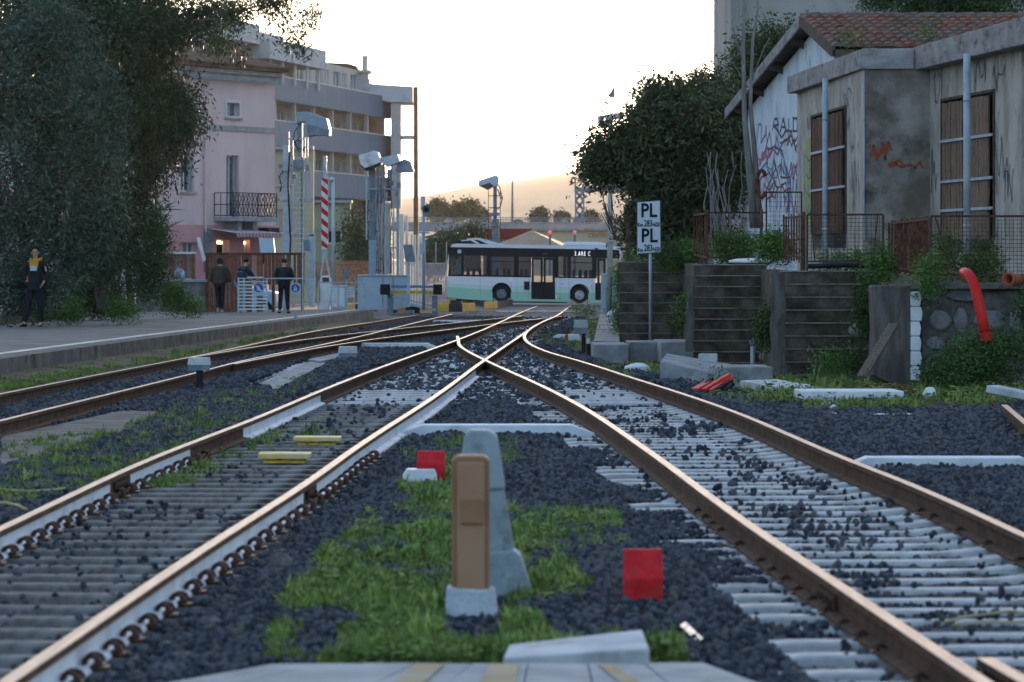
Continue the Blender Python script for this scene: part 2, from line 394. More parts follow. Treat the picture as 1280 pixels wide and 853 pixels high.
chk = hermite([tuple(G(1231, 822)[:2]), tuple(G(1285, 853)[:2])])
rail(chk, 12, G(1231, 822).y, 'short check rail end at the bottom right corner', [])
sdx = hermite([tuple(G(1255, 506)[:2]), tuple(G(1280, 527)[:2]), tuple(G(1330, 570)[:2])])
rail(sdx, 28, G(1255, 506).y, 'short rusty rail end at the right edge beyond the white block', [])

# ballast bed (gently uneven sheet a little above the ground)
def bx_left(y): return CL(y) - 1.0 if y > 30 else CL(30) - 1.0
def bx_right(y): return BO(y) + (2.2 if y < 40 else max(0.9, 2.2 - (y - 40) * 0.08))
mb = MB(); rows = list(np.arange(8, 60, 1.0)) + list(np.arange(60, 142, 3.0)); nxx = 60; vs = []
for y in rows:
    a, b = min(bx_left(y), -6), bx_right(y)
    if y < 30: a = -8.0
    if y < 46: b = max(b, 0.16 * y + 0.6)
    for i in range(nxx + 1):
        x = a + (b - a) * i / nxx; vs.append((x, y, -drop(y) - 0.222 + random.uniform(-0.012, 0.012)))
mb.add(vs, [[j * (nxx + 1) + i, j * (nxx + 1) + i + 1, (j + 1) * (nxx + 1) + i + 1, (j + 1) * (nxx + 1) + i] for j in range(len(rows) - 1) for i in range(nxx)])
tag(mb.build('ballast_bed', m_ballast, smooth=True), kind='structure')

# ------------------------------------------------------------------ sleepers
def sleeper_mesh(L_, mat, w=0.24, dip=0.05):
    mb = MB(); h = L_ / 2; st = [(-h, -0.012), (-h + 0.2, 0.0), (-0.55 * h, 0.0), (-0.35 * h, -dip), (0.35 * h, -dip), (0.55 * h, 0.0), (h - 0.25, 0.0), (h, -0.03)]
    vs = []
    for x, z in st: vs += [(x, -w / 2, -0.2), (x, -w / 2 + 0.03, z), (x, -w / 2 + 0.045, z + 0.012), (x, w / 2 - 0.045, z + 0.012), (x, w / 2 - 0.03, z), (x, w / 2, -0.2)]
    n = 6; fs = []
    for i in range(len(st) - 1):
        for k in range(n - 1): a = i * n + k; fs.append([a, a + 1, a + 1 + n, a + n])
    fs += [list(range(n)), [(len(st) - 1) * n + k for k in range(n)]]
    mb.add(vs, fs); return mb
me_sA = sleeper_mesh(2.4, m_slp_a, dip=0.0); me_sB = sleeper_mesh(2.6, m_slp_b, dip=0.028)
def proto(mb, mat, name): o = mb.build(name, mat); C.objects.unlink(o); return o.data
dA = proto(me_sA, m_slp_a, 'sleeper'); dB = proto(me_sB, m_slp_b, 'sleeper')
dT = {}
def long_data(L_, mat):
    k = round(L_ * 5) / 5; key = (k, mat.name)
    if key not in dT: dT[key] = proto(sleeper_mesh(k, mat, dip=0.0), mat, 'sleeper')
    return dT[key]
mb = MB()     # a spring clip curling over the rail foot
for s in (-1, 1):
    pts = [(0.06, s * 0.07, 0.0), (0.09, s * 0.075, 0.035)] + [(0.075 + 0.045 * math.cos(t), s * 0.07 - s * 0.012 * t, 0.035 + 0.045 * math.sin(t)) for t in np.linspace(0.3, 3.3, 7)] + [(0.0, s * 0.02, 0.02)]
    mb.tube(pts, 0.014, 6)
mb.tube([(0.10, 0, 0), (0.10, 0, 0.06)], 0.022, 6); mb.box((0.09, 0, 0.012), (0.12, 0.14, 0.02))
dC = proto(mb, m_clip, 'rail_clip')
for p in dC.polygons: p.use_smooth = True
SLP = []      # (Y, X, rot, data, label, group, rails)
def track(fl, fr, y0, y1, data, label, group, off=0.0, step=0.6):
    y = y0
    while y < y1:
        xl, xr = fl(y), fr(y); x = (xl + xr) / 2
        dx = (fl(y + .5) + fr(y + .5) - fl(y - .5) - fr(y - .5)) / 2
        SLP.append((y, x, -math.atan(dx), data, label, group, (xl - x, xr - x))); y += step * random.uniform(0.97, 1.03)
track(AL, AR, 12.2, 45.2, dA, 'weathered grey sleeper of the left track with dark clips, dark stones around it', 'sleepers of the left track')
track(BI, BO, 12.3, 45.2, dB, 'pale concrete sleeper of the right track half covered by dark stones', 'sleepers of the right track')
y = 45.6
while y < 84:
    l = AL(y) - 0.55; r = BO(y) + 0.55; dxx = (AL(y + 1) + BO(y + 1) - AL(y - 1) - BO(y - 1)) / 4
    SLP.append((y, (l + r) / 2, -math.atan(dxx), long_data(r - l, m_slp_b), 'long pale sleeper carrying both tracks around the crossing point', 'long sleepers under the points', None)); y += 0.62
while y < 138:
    l = AL(y) - 0.5; r = BO(y) + 0.5
    SLP.append((y, (l + r) / 2, -0.035, long_data(r - l, m_slp_b), 'pale sleeper of the single track beyond the points', 'sleepers beyond the points', None)); y += 0.62
track(CL, CR, 42, 66, dB, 'pale sleeper between the rusty rails beside the platform', 'sleepers of the platform track')
y = 66.5
while y < 120:
    l = CL(y) - 0.4; r = max(CR(y), DR(y) if y > G(292, 455).y else -99) + 0.4
    if r > AL(y) - 0.6: break
    SLP.append((y, (l + r) / 2, -0.05, long_data(r - l, m_slp_a), 'grey sleeper under the rails branching beside the platform', 'sleepers of the branching track', None)); y += 0.65
y = 31.0
while y < 39.5:
    SLP.append((y, sdx(y) + 0.72, -0.1, dB, 'pale sleeper end of the siding at the right edge', 'sleepers of the right siding', None)); y += 0.6
SLP.sort(key=lambda s: s[0])
rest = MB(); cnt = 0
vis = lambda x, y: abs(x) < 0.1435 * y + 1.6
for (y, x, rz, data, label, group, rl) in SLP:
    if not vis(x, y): continue
    cnt += 1; z = -drop(y) - 0.178
    if cnt <= 296:
        clips = rl and y < 33
        o = bpy.data.objects.new('sleeper', data); C.objects.link(o)
        o.location = (x, y, z + random.uniform(-0.008, 0.004)); o.rotation_euler.z = rz + random.uniform(-0.012, 0.012)
        tag(o, label, 'sleeper', group)
        if clips:
            for rx in rl:
                for s in (-1, 1):
                    if abs(x + rx) > 0.1435 * y + 0.4: continue
                    c = bpy.data.objects.new('rail_clip', dC); C.objects.link(c); c.parent = o
                    kc = 1.0 if group.startswith('sleepers of the left') else .62
                    if kc < 1 and (y > 26 or random.random() < .3): bpy.data.objects.remove(c); continue
                    c.scale = (kc * .9, kc, kc * .85)
                    c.location = (rx, 0, 0.012); c.rotation_euler.z = 0 if s > 0 else math.pi
    else:
        mt = Matrix.Translation((x, y, z)) @ Matrix.Rotation(rz, 4, 'Z')
        rest.add([mt @ v.co for v in data.vertices], [list(p.vertices) for p in data.polygons])
if rest.f: tag(rest.build('distant_sleepers', m_slp_b), 'far sleepers of the tracks running together near the road', 'sleepers', kind='stuff')
from mathutils import noise as mn
# ------------------------------------------------------------------ image-space regions on the ground
def inpoly(x, y, poly):
    c = False; j = len(poly) - 1
    for i in range(len(poly)):
        xi, yi = poly[i]; xj, yj = poly[j]
        if (yi > y) != (yj > y) and x < (xj - xi) * (y - yi) / (yj - yi) + xi: c = not c
        j = i
    return c
def topx(X, Y, z): return 640 + X * F / Y, HZ + (CZ - z) * F / Y
# platform edge line (dz = .22)
pe0, pe1 = G(0, 449, .22), G(441, 390.5, .22)
PE = lambda y: pe0.x + (pe1.x - pe0.x) * (y - pe0.y) / (pe1.y - pe0.y)
# ------------------------------------------------------------------ stones
def stone_var(mat, seed):
    random.seed(seed); bm = bmesh.new(); bmesh.ops.create_icosphere(bm, subdivisions=1, radius=1.0)
    a = (random.uniform(.8, 1.2), random.uniform(.7, 1.0), random.uniform(.55, .8))
    for v in bm.verts: v.co = Vector((v.co.x * a[0], v.co.y * a[1], v.co.z * a[2])) * random.uniform(.66, 1.25)
    me = bpy.data.meshes.new('stone'); bm.to_mesh(me); bm.free(); me.materials.append(mat)
    return bpy.data.objects.new('stone', me)
m_stone.append(M('stone_brown', (0.085, 0.075, 0.068), (0.15, 0.135, 0.12), 9, 0.9))
variants = [stone_var(m_stone[0], 1), stone_var(m_stone[0], 2), stone_var(m_stone[1], 3), stone_var(m_stone[1], 4), stone_var(m_stone[0], 5), stone_var(m_stone[1], 6), stone_var(m_stone[0], 8), stone_var(m_stone[1], 9), stone_var(m_stone[3], 10), stone_var(m_stone[0], 12), stone_var(m_stone[1], 13)]
random.seed(11)
sl_y = {}
for s in SLP:
    sl_y.setdefault(int(s[0]), []).append(s)
def over_sleeper(x, y):
    for k in (int(y) - 1, int(y), int(y) + 1):
        for s in sl_y.get(k, ()):
            if abs(y - s[0]) < 0.13:
                half = (s[3].vertices[-1].co.x)
                if abs(x - s[1]) < half: return True
    return False
WALK = [(210, 853), (340, 829), (880, 829), (945, 853), (960, 900), (180, 900)]
BARE = [[(0, 545), (150, 513), (210, 513), (150, 543), (0, 583)], [(305, 480), (400, 443), (425, 446), (350, 488)]]
pts = []; scl = []
def rails_near(x, y):
    for f, a, b in ((AL, 10, 168), (AR, 10, 117), (BI, 10, 84), (BO, 10, 168)):
        if a < y < b and abs(x - f(y)) < 0.085: return True
    if y > 30:
        for f in (CL, CR, DL if y > 57 else CL, DR if y > 57 else CR):
            if abs(x - f(y)) < 0.085: return True
    return False
def region_h(x, y):
    """height of the stone layer and how much of the sleepers it hides"""
    al, ar, bi, bo = AL(y), AR(y), BI(y), BO(y)
    n = mn.noise(Vector((x * 0.9, y * 0.35, 3.1)))
    if al < x < min(ar, bo) and y < 50: return -0.225 + 0.012 * n, 0.34 + 0.5 * n
    if bi < x < bo and y < 50: n2 = mn.noise(Vector((x * 2.2, y * 0.8, 8.1))); return -0.232, 0.16 + 1.3 * max(0, n2) + .5 * n
    if y >= 46 and al - .6 < x < bo + .6: return -0.205, 0.95 + 0.5 * n + .5 * mn.noise(Vector((x * 3, y * .6, 1)))
    if x < al: d = al - x
    elif ar < x < bi: d = min(x - ar, bi - x)
    else: d = x - bo
    if ar < x < bi and bi - x < 1.1 and y > 15 and mn.noise(Vector((y * .35, 9, 1))) > -0.02 and 0.15 < bi - x < 0.50: return -0.23, 0.25
    k = min(1, max(0, (d - 0.12) / 0.35))
    return -0.205 + 0.055 * k + 0.03 * n * k, 0.5 + k
for (y0, y1, dens, s0, s1) in ((12.5, 24, 620, .014, .030), (24, 34, 420, .017, .034), (34, 50, 190, .024, .044), (50, 80, 95, .03, .055), (80, 135, 40, .035, .065)):
    yy = y0
    while yy < y1:
        a = max(-0.146 * yy - .4, (PE(yy) + 0.9) if yy > 60 else (CL(yy) - 0.5 if yy > 32 else -99)); b = min(0.146 * yy + .4, bx_right(yy) if yy > 46 else 99)
        if yy > 46: b = min(b, BO(yy) + 1.6)
        n = int((b - a) * dens * 0.5)
        X = RNG.uniform(a, b, n); Yv = RNG.uniform(yy, yy + .5, n)
        for x, y in zip(X, Yv):
            if rails_near(x, y): continue
            h, cov = region_h(x, y)
            px, py = topx(x, y, h - drop(y))
            if px > 1000 and py < 512 - max(0, (px - 1150)) * .05 and y > 40: continue
            if any(inpoly(px, py, p) for p in BARE) or (py > 828 and inpoly(px, py, WALK)): continue
            if over_sleeper(x, y):
                if h < -0.20:
                    if random.random() > max(.02, cov - .25) * .85: continue
                    h = -0.17
                elif h < -0.165: h = -0.16
            pts.append((x, y, h - drop(y) + random.uniform(-.012, .014))); q = random.uniform(s0, s1) * (1.45 if random.random() < .07 else 1); scl.append((q, q, q))
        yy += .5
pts = np.array(pts); scl = np.array(scl)
scatter('ballast_stones', pts, RNG.uniform(0, 6.28, (len(pts), 3)), scl, variants, 'dark blue grey crushed stones filling the tracks', 'gravel')
# larger pale stones and rubbish bits are things one can count
def rock(px, py, wpx, hpx, label, mat, dz=-0.19, cat='rock', name='rock'):
    g = G(px, py, dz); r = wpx * mpx(g.y) / 2; h = hpx * mpx(g.y)
    m = MB(); random.seed(int(px * 7 + py)); m.ball((0, 0, 0), (r, r * .8, h * .62), 9, 6, jit=0.13)
    o = m.build(name, mat); o.location = g + Vector((0, 0, h * .3)); tag(o, label, cat); return o
m_rockb = M('brown_rock', (0.10, 0.10, 0.10), (0.20, 0.19, 0.18), 14, 0.9, bump=.6)
m_wbit = M('white_plastic', (0.62, 0.66, 0.68), (0.74, 0.76, 0.76), 8, 0.5)
for a in [(352, 716, 34, 28, 'large grey rounded stone beside the white painted rail', m_rockb), (228, 838, 36, 26, 'grey stone near the bottom left below the white rail', m_rockb),
          (262, 790, 34, 22, 'square grey stone beside the rail clips', m_rockb), (205, 850, 46, 24, 'flat dark stone at the bottom edge', m_rockb),
          (318, 722, 38, 8, 'flat pale stone flake next to the rail', m_conc), (652, 494, 10, 7, 'small pale rock between the diverging tracks', m_rockb),
          (1018, 770, 18, 9, 'white pebble lying near the right rail', m_wbit), (912, 758, 20, 9, 'white chip of stone on dark gravel', m_wbit),
          (836, 632, 22, 8, 'pale stone lying by the sleeper ends', m_concl), (700, 672, 22, 14, 'brownish stone on the gravel right of the grey cabinet', m_rockb),
          (566, 462, 9, 8, 'white lump between the left rails near the crossing point', m_wbit), (556, 456, 8, 7, 'second white lump just behind the first', m_wbit), (578, 458, 7, 5, 'small white lump right of the other two', m_wbit),
          (196, 469, 7, 6, 'white paper ball between the rusty rails', m_wbit), (317, 443, 6, 5, 'small white litter on the branching track', m_wbit), (154, 448, 11, 5, 'white scrap in the grass below the platform', m_wbit),
          (1162, 496, 18, 13, 'white crumpled scrap in front of the stone wall', m_wbit), (1042, 523, 15, 8, 'pale stone at the edge of the grass right of the track', m_concl), (1043, 512, 11, 7, 'white cup lying in the grass', m_wbit),
          (1120, 479, 9, 8, 'tiny white litter below the stone wall corner', m_wbit), (1012, 487, 10, 5, 'flat grey stone behind the white painted slab', m_conc), (948, 498, 12, 6, 'rounded stone in the weeds left of the white painted slab', m_rockb),
          (1062, 500, 8, 5, 'pale chip on the grass in front of the white painted slab', m_concl), (880, 520, 6, 4, 'pale chip on the gravel below the red plastic scrap', m_concl), (700, 440, 7, 5, 'white scrap near the small lidded box right of the points', m_wbit), (688, 446, 8, 5, 'grey stone near the small lidded box right of the points', m_rockb),
          (420, 768, 16, 9, 'brown stone at the left edge of the foreground grass', m_rockb), (300, 660, 20, 11, 'brown stone between the left track and the grass', m_rockb), (470, 742, 15, 8, 'grey stone sunk in the foreground grass', m_rockb), (690, 745, 18, 10, 'grey stone in the grass between the grey cabinet and the red block', m_rockb),
          (760, 612, 10, 6, 'pale stone on the gravel beyond the red block', m_concl), (610, 486, 8, 4, 'thin dark pebble in front of the crossing point', m_rockb), (1000, 468, 9, 6, 'white scrap at the foot of the rusty post', m_wbit)]:
    rock(*a)
# ------------------------------------------------------------------ platform
m_line = M('worn_white_line', (0.60, 0.57, 0.46), (0.72, 0.70, 0.62), 1.5, .8, c3=(0.30, 0.28, 0.23))
mb = MB(); Y0, Y1 = 30.0, 126.0; rows = list(np.arange(Y0, Y1, 4)) + [Y1]
def plat_strip(mb, o0, o1, z0, z1, ys_):
    vs = []
    for y in ys_: vs += [(PE(y) - o0, y, z0 - drop(y)), (PE(y) - o0, y, z1 - drop(y)), (PE(y) - o1, y, z1 - drop(y)), (PE(y) - o1, y, z0 - drop(y))]
    fs = []
    for i in range(len(ys_) - 1):
        for k in range(4): a = i * 4 + k; b = i * 4 + (k + 1) % 4; fs.append([a, b, b + 4, a + 4])
    fs += [[0, 1, 2, 3], [4 * len(ys_) - 4 + k for k in range(4)]]
    mb.add(vs, fs)
plat_strip(mb, 0.30, 26, -.3, .216, rows); tag(mb.build('platform', m_plat), kind='structure')
mb = MB(); plat_strip(mb, 0.0, 0.297, -.3, .222, rows)
m_edge = M('platform_edge', (0.10, 0.10, 0.095), (0.17, 0.165, 0.15), 2, .9, bump=.4, c3=(0.045, 0.04, 0.03))
tag(mb.build('platform_edge', m_edge), kind='structure')
mb = MB(); vs = []
for y in rows: vs += [(PE(y) - .48, y, .224 - drop(y)), (PE(y) - .70, y, .224 - drop(y))]
mb.add(vs, [[2 * i, 2 * i + 1, 2 * i + 3, 2 * i + 2] for i in range(len(rows) - 1)]); tag(mb.build('platform_line', m_line), kind='structure')
mb = MB(); ry = list(np.arange(34, 122, 4.0)); vs = []
for y in ry:
    w2 = max(.25, min(CL(y) - .22 - PE(y), 1.3)) if y < 110 else .3
    for u, zz in ((.004, .0), (.35, -.05), (.7, -.13), (1.0, -.205)): vs.append((PE(y) + w2 * u, y, zz - drop(y) + random.uniform(-.01, .01)))
mb.add(vs, [[4 * i + k, 4 * i + k + 1, 4 * i + k + 5, 4 * i + k + 4] for i in range(len(ry) - 1) for k in range(3)]); tag(mb.build('grass_bank', m_dirt, smooth=True), kind='structure')
# low kerb wall behind the platform and the planted ground behind it
k0, k1 = G(-40, 410, .22), G(190, 389, .22)
mb = MB(); n = 9
for i in range(n):
    a = k0.lerp(k1, i / n); b = k0.lerp(k1, (i + 0.985) / n); h = .27 + random.uniform(-.02, .02)
    d = (b - a).normalized(); s = Vector((-d.y, d.x, 0)) * .22
    mb.hexa([a - Vector((0, 0, .1)), b - Vector((0, 0, .1)), b + s - Vector((0, 0, .1)), a + s - Vector((0, 0, .1))], [a + Vector((0, 0, h)), b + Vector((0, 0, h)), b + s + Vector((0, 0, h)), a + s + Vector((0, 0, h))])
m_kerb = M('old_kerb', (0.11, 0.095, 0.08), (0.18, 0.165, 0.145), 3, .9, bump=.5, c3=(0.06, 0.08, 0.04))
tag(mb.build('low_wall', m_kerb), 'low stained concrete kerb wall between the platform and the trees', 'wall')
mb = MB(); q = [k0 + Vector((-.1, .15, .15)), k1 + Vector((-.1, .15, .15)), Vector((-13.5, 135, -.35)), Vector((-60, 135, -.2)), Vector((-60, 60, .3))]
mb.prism(q, (0, 0, -.6)); tag(mb.build('planting_bed', m_dirt), kind='structure')
# ------------------------------------------------------------------ walkway and slabs
mb = MB(); z = -.045
xs_ = [210, 300, 396, 470, 560, 655, 740, 835, 945]; t0 = [340, 400, 455, 520, 590, 660, 735, 805, 880]
for i in range(8):
    q = [G(xs_[i] + 1, 853, z) , G(xs_[i + 1] - 1, 853, z), G(t0[i + 1] - 1, 829, z), G(t0[i] + 1, 829, z)]
    f = [q[0] + (q[0] - q[3]) * 1.5, q[1] + (q[1] - q[2]) * 1.5, q[2], q[3]]
    mb.prism([p + Vector((0, 0, random.uniform(-.004, .002))) for p in f], (0, 0, -.14))
m_walk = M('walkway_slab', (0.30, 0.31, 0.32), (0.42, 0.43, 0.43), 1.6, .85, bump=.35, bscale=25, c3=(0.22, 0.215, 0.20))
tag(mb.build('walkway', m_walk), kind='structure')
m_ystain = M('faded_yellow', (0.36, 0.27, 0.15), (0.44, 0.36, 0.23), 3, .9, c3=(.33, .32, .28))
for x0, x1, x2, x3 in ((490, 530, 556, 520), (600, 645, 648, 612), (775, 800, 765, 748)):
    mb = MB(); q = [G(a, b, z + .006) for a, b in ((x0, 853), (x1, 853), (x2, 830), (x3, 830))]
    mb.sheet([q[0] + (q[0] - q[3]), q[1] + (q[1] - q[2]), q[2], q[3]]); tag(mb.build('walkway_marking', m_ystain), kind='structure')
for q in ([(0, 546), (150, 514), (208, 514), (150, 542), (0, 582), (-30, 590), (-30, 552)],):
    mb = MB(); mb.prism([G(a, b, -.15) for a, b in q][::-1], (0, 0, -.08)); tag(mb.build('path', m_edge), kind='structure')
mb = MB(); mb.prism([G(a, b, -.14) for a, b in ((308, 486), (395, 449), (420, 447), (345, 487))], (0, 0, -.09)); mb.prism([G(a, b, -.11) for a, b in ((385, 449), (424, 441), (428, 446), (400, 452))], (0, 0, -.09))
tag(mb.build('concrete_slabs', m_conc), 'row of pale cable trough lids between the branching and left tracks', 'concrete slabs')
# loose tilted slab lying in front
mb = MB(); hi = [P(629, 822, 15.15), P(812, 811, 15.15), P(803, 787, 15.8), P(636, 806, 15.8)]; lo = [p - Vector((0, -.01, .05)) for p in hi]; lo[1].z -= .02
mb.hexa(lo, hi); tag(mb.build('loose_slab', m_concl, bevel=.008), 'long tilted slab of pale concrete lying loose at the edge of the walkway', 'concrete slab')
# white-painted blocks across the six-foot
def white_block(x0, x1, ytop, ybot, label, taper=True, mat=m_white, dz=-.2, dep=.30):
    g = G((x0 + x1) / 2, ybot, dz); Y = g.y; a, b = P(x0, ybot, Y), P(x1, ybot, Y); h = (ybot - ytop) * mpx(Y) - dep * .12; t = (b.x - a.x) * (.12 if taper else .01)
    pf = [(0, 0), (b.x - a.x, 0), (b.x - a.x, h * .35), (b.x - a.x - t, h), (t, h), (0, h * .35)]
    m = MB(); m.prism([(a.x + u, Y, g.z + v) for u, v in pf], (0, dep, 0)); o = m.build('marker_block', mat, bevel=.012); return tag(o, label, 'marker block', 'white painted blocks between the tracks')
white_block(498, 744, 527, 549, 'long white painted block with tapered ends lying where the two main tracks part')
white_block(1054, 1310, 567, 592, 'long white painted block at the right edge beside the right track', mat=m_white)
white_block(433, 548, 427, 438, 'white painted block between the branching track and the left track, beside a grey lidded box')
white_block(533, 614, 399, 406, 'farthest white painted block near the striped kerbs')
white_block(1070, 1162, 514, 524, 'thin broken pale slab lying in the grass right of the track', taper=False, mat=m_concl)
# yellow balises
def balise(x0, x1, y0, y1, label):
    g = G((x0 + x1) / 2, y1 + 3, -.17); Y = g.y; wd = (x1 - x0) * mpx(Y); h = (y1 - y0) * mpx(Y)
    t = thing('balise', label, 'balise', (P((x0 + x1) / 2, 0, Y).x, Y + .2, g.z), 'yellow blocks in the left track')
    m = MB(); m.box((0, 0, h * .62), (wd, .34, h * .42)); m.build('top_plate', m_yelt, t, bevel=.006).matrix_parent_inverse = Matrix()
    m = MB(); m.box((0, 0, h * .12), (wd * .8, .3, h * .22)); m.tube([(0, -.15, h * .2), (0, -.2, h * .2)], .014, 8); m.build('foot', m_yel, t).matrix_parent_inverse = Matrix()
m_yelt = M('yellow_top', (0.62, 0.45, 0.12), (0.70, 0.56, 0.26), 6, .6, c3=(.55, .48, .3))
balise(322, 387, 562, 577, 'nearer yellow block bolted across the sleepers of the left track')
balise(366, 425, 542, 554, 'farther yellow block half hidden by grass in the left track')
# red prisms
def red_marker(x0, x1, y0, y1, ybend, label):
    g = G((x0 + x1) / 2, y1, -.2); Y = g.y; a = P(x0, y1, Y).x; b = P(x1, y1, Y).x; h = (y1 - y0) * mpx(Y); hb = (y1 - ybend) * mpx(Y)
    m = MB(); m.prism([(a, Y, g.z - .02), (a, Y, g.z + hb), (a, Y + .11, g.z + h), (a, Y + .16, g.z + h), (a, Y + .16, g.z - .02)], (b - a, 0, 0))
    return tag(m.build('red_marker', m_red, bevel=.006), label, 'track marker', 'red markers beside the tracks')
red_marker(521, 556, 565, 613, 580, 'red block marker standing behind a small white box near the left track')
red_marker(780, 829, 689, 767, 724, 'red block marker standing alone near the right track in the foreground')
g = G(524, 609, -.2); m = MB(); Y = g.y - .5; m.prism([P(503, 600, Y), P(503, 594, Y), P(508, 587, Y), P(543, 587, Y), P(546, 594, Y), P(546, 605, Y), P(503, 607, Y)], (0, .2, 0))
tag(m.build('white_box', m_wbit, bevel=.008), 'small white box standing in front of the red block near the left track', 'box')
# brown cabinet on a concrete foot
Y = 18.0; t = thing('cable_cabinet', 'tall narrow brown plastic cable cabinet on a white concrete foot', 'cabinet', P(589, 785, Y))
m_brn = M('brown_plastic', (0.27, 0.135, 0.07), (0.33, 0.175, 0.095), 3, .6, bump=.05, c3=(.22, .13, .08)); m_brnl = M('brown_plastic_light', (0.36, 0.20, 0.115), (0.40, 0.235, 0.14), 3, .55, c3=(.3, .19, .12))
def cab(m, x0, x1, y0, y1, Ya, Yb, ch=4):
    q = [(x0, y1), (x1, y1), (x1, y0 + ch), (x1 - ch, y0), (x0 + ch, y0), (x0, y0 + ch)]
    m.prism([P(a, b, Ya) for a, b in q], (0, Yb - Ya, 0))
m = MB(); cab(m, 564.5, 612, 570, 746, Y, Y + .16, 6); m.build('housing', m_brn, t, bevel=.012)
m = MB(); cab(m, 571, 606, 578, 742, Y - .022, Y + .002, 3); m.build('door', m_brnl, t, bevel=.008)
m = MB(); cab(m, 577, 604, 624, 655, Y - .045, Y - .02, 1.5); m.build('lock_cover', m_brn, t, bevel=.004)
m = MB(); m.hexa([P(554, 800, Y - .06), P(626, 800, Y - .06), P(626, 800, Y - .06) + Vector((0, .3, 0)), P(554, 800, Y - .06) + Vector((0, .3, 0))],
                 [P(558, 735, Y - .03), P(618, 738, Y - .03), P(618, 738, Y - .03) + Vector((0, .22, 0)), P(558, 735, Y - .03) + Vector((0, .22, 0))])
m.build('foot', M('white_foot', (0.42, 0.47, 0.52), (0.58, 0.62, 0.65), 9, .85, bump=.6, c3=(.35, .36, .36)), t, bevel=.012)
# grey cabinet leaning behind
Y = 18.9; t = thing('grey_cabinet', 'grey plastic cable post with a flared foot behind the brown cabinet', 'cabinet', P(620, 785, Y))
m_gry = M('grey_plastic', (0.23, 0.29, 0.32), (0.32, 0.38, 0.41), 5, .65, c3=(.19, .22, .22), s3=1.8)
m = MB(); m.prism([P(a, b, Y + .02) for a, b in ((577, 565), (581, 543), (590, 538), (611, 538), (621, 545), (632, 612), (600, 614), (577, 614))], (0, .2, 0)); m.build('cap', m_gry, t, bevel=.015)
m = MB(); m.prism([P(a, b, Y + .04) for a, b in ((578, 611), (630, 611), (643, 690), (640, 702), (580, 702))], (0, .16, 0)); m.build('shaft', m_gry, t, bevel=.008)
m = MB(); m.prism([P(a, b, Y - .02) for a, b in ((570, 790), (566, 775), (585, 694), (641, 688), (650, 694), (678, 776), (668, 790))], (0, .26, 0)); m.build('flared_foot', m_gry, t, bevel=.01)
m = MB(); m.tube([P(a, b, Y - .06) for a, b in ((606, 742), (618, 745), (626, 756), (628, 772), (624, 784))], .003, 6); tag(m.build('thin_cable', m_concl, smooth=True), 'thin pale cable loop at the foot of the two cabinets', 'cable')
# stick on the grass, dark glossy shard, wires
m = MB(); a, b = G(494, 697, -.15), G(566, 691, -.15); m.bar(a, b, .035, .03); m.bar(a + Vector((.1, .05, .03)), b + Vector((-.2, .0, .02)), .03, .02); tag(m.build('wooden_slat', m_concd), 'dark weathered slat lying in the grass left of the brown cabinet', 'slat')
m = MB(); a = G(850, 795, -.17); b = G(872, 808, -.17); m.hexa([a, b, b + Vector((.03, .06, 0)), a + Vector((.03, .06, 0))], [a + Vector((.0, .02, .05)), b + Vector((0, .02, .02)), b + Vector((.03, .07, .03)), a + Vector((.03, .08, .06))])
tag(m.build('dark_shard', M('dark_gloss', (.03, .04, .05), rough=.15)), 'dark shiny shard lying on the gravel below the red block', 'debris')
m_wire = M('yellow_wire', (.35, .28, .14), (.45, .38, .2), 9, .7)
m = MB(); m.tube([G(x, y, -.13) for x, y in ((1180, 778), (1205, 771), (1235, 768), (1262, 764), (1290, 768))], .008, 6); m.tube([G(x, y, -.12) for x, y in ((1190, 781), (1230, 779), (1290, 777))], .006, 6)
tag(m.build('loose_cable', m_wire, smooth=True), 'loose yellowish cable lying across the pale sleepers at lower right', 'cable')
m = MB(); m.tube([G(x, y, -.12) for x, y in ((-20, 607), (10, 613), (40, 614), (72, 612), (84, 610))], .010, 6); m.tube([G(x, y, -.12) for x, y in ((-20, 628), (8, 629), (22, 632), (33, 637))], .012, 6)
tag(m.build('loose_hose', m_wire, smooth=True), 'pair of thin brown hoses lying in the gravel at the left edge', 'hose')
# point machine boxes and small posts
def lidbox(x0, x1, y0, ybox, y1, px0, px1, label, post=m_black, dz=-.2, lid=m_concl, name='trackside_box', group='grey lidded trackside boxes'):
    g = G((px0 + px1) / 2, y1, dz); Y = g.y; t = thing(name, label, 'trackside box', g, group); k = mpx(Y)
    m = MB(); wd = (x1 - x0) * k; h = (ybox - y0) * k; c = P((x0 + x1) / 2, (y0 + ybox) / 2, Y)
    m.hexa([c + Vector((a * wd / 2, b * wd * .35, -h * .1)) for a, b in ((-1, -1), (1, -1), (1, 1), (-1, 1))], [c + Vector((a * wd * .46, b * wd * .3, h / 2)) for a, b in ((-1, -1), (1, -1), (1, 1), (-1, 1))]); m.build('lid', lid, t, bevel=.01)
    m = MB(); m.box(c + Vector((0, 0, -h * .3)), (wd * .92, wd * .6, h * .42)); m.build('box', m_galvd, t)
    m = MB(); m.tube([(P(px0, 0, Y).x / 2 + P(px1, 0, Y).x / 2, Y, g.z - .05), (P(px0, 0, Y).x / 2 + P(px1, 0, Y).x / 2, Y, c.z - h * .4)], (px1 - px0) * k / 2, 10); m.build('post', post, t, smooth=False)
lidbox(235, 263, 447, 463, 492, 245, 254, 'grey lidded box on a short black post beside the rusty rails')
lidbox(423, 447, 433, 448, 452, 428, 442, 'grey lidded box low on the gravel at the end of a white block')
lidbox(717, 735, 400, 417, 440, 727, 732, 'small greenish lidded box on a post right of the points', lid=M('green_grey', (.30, .38, .34), (.38, .44, .4), 8, .7))
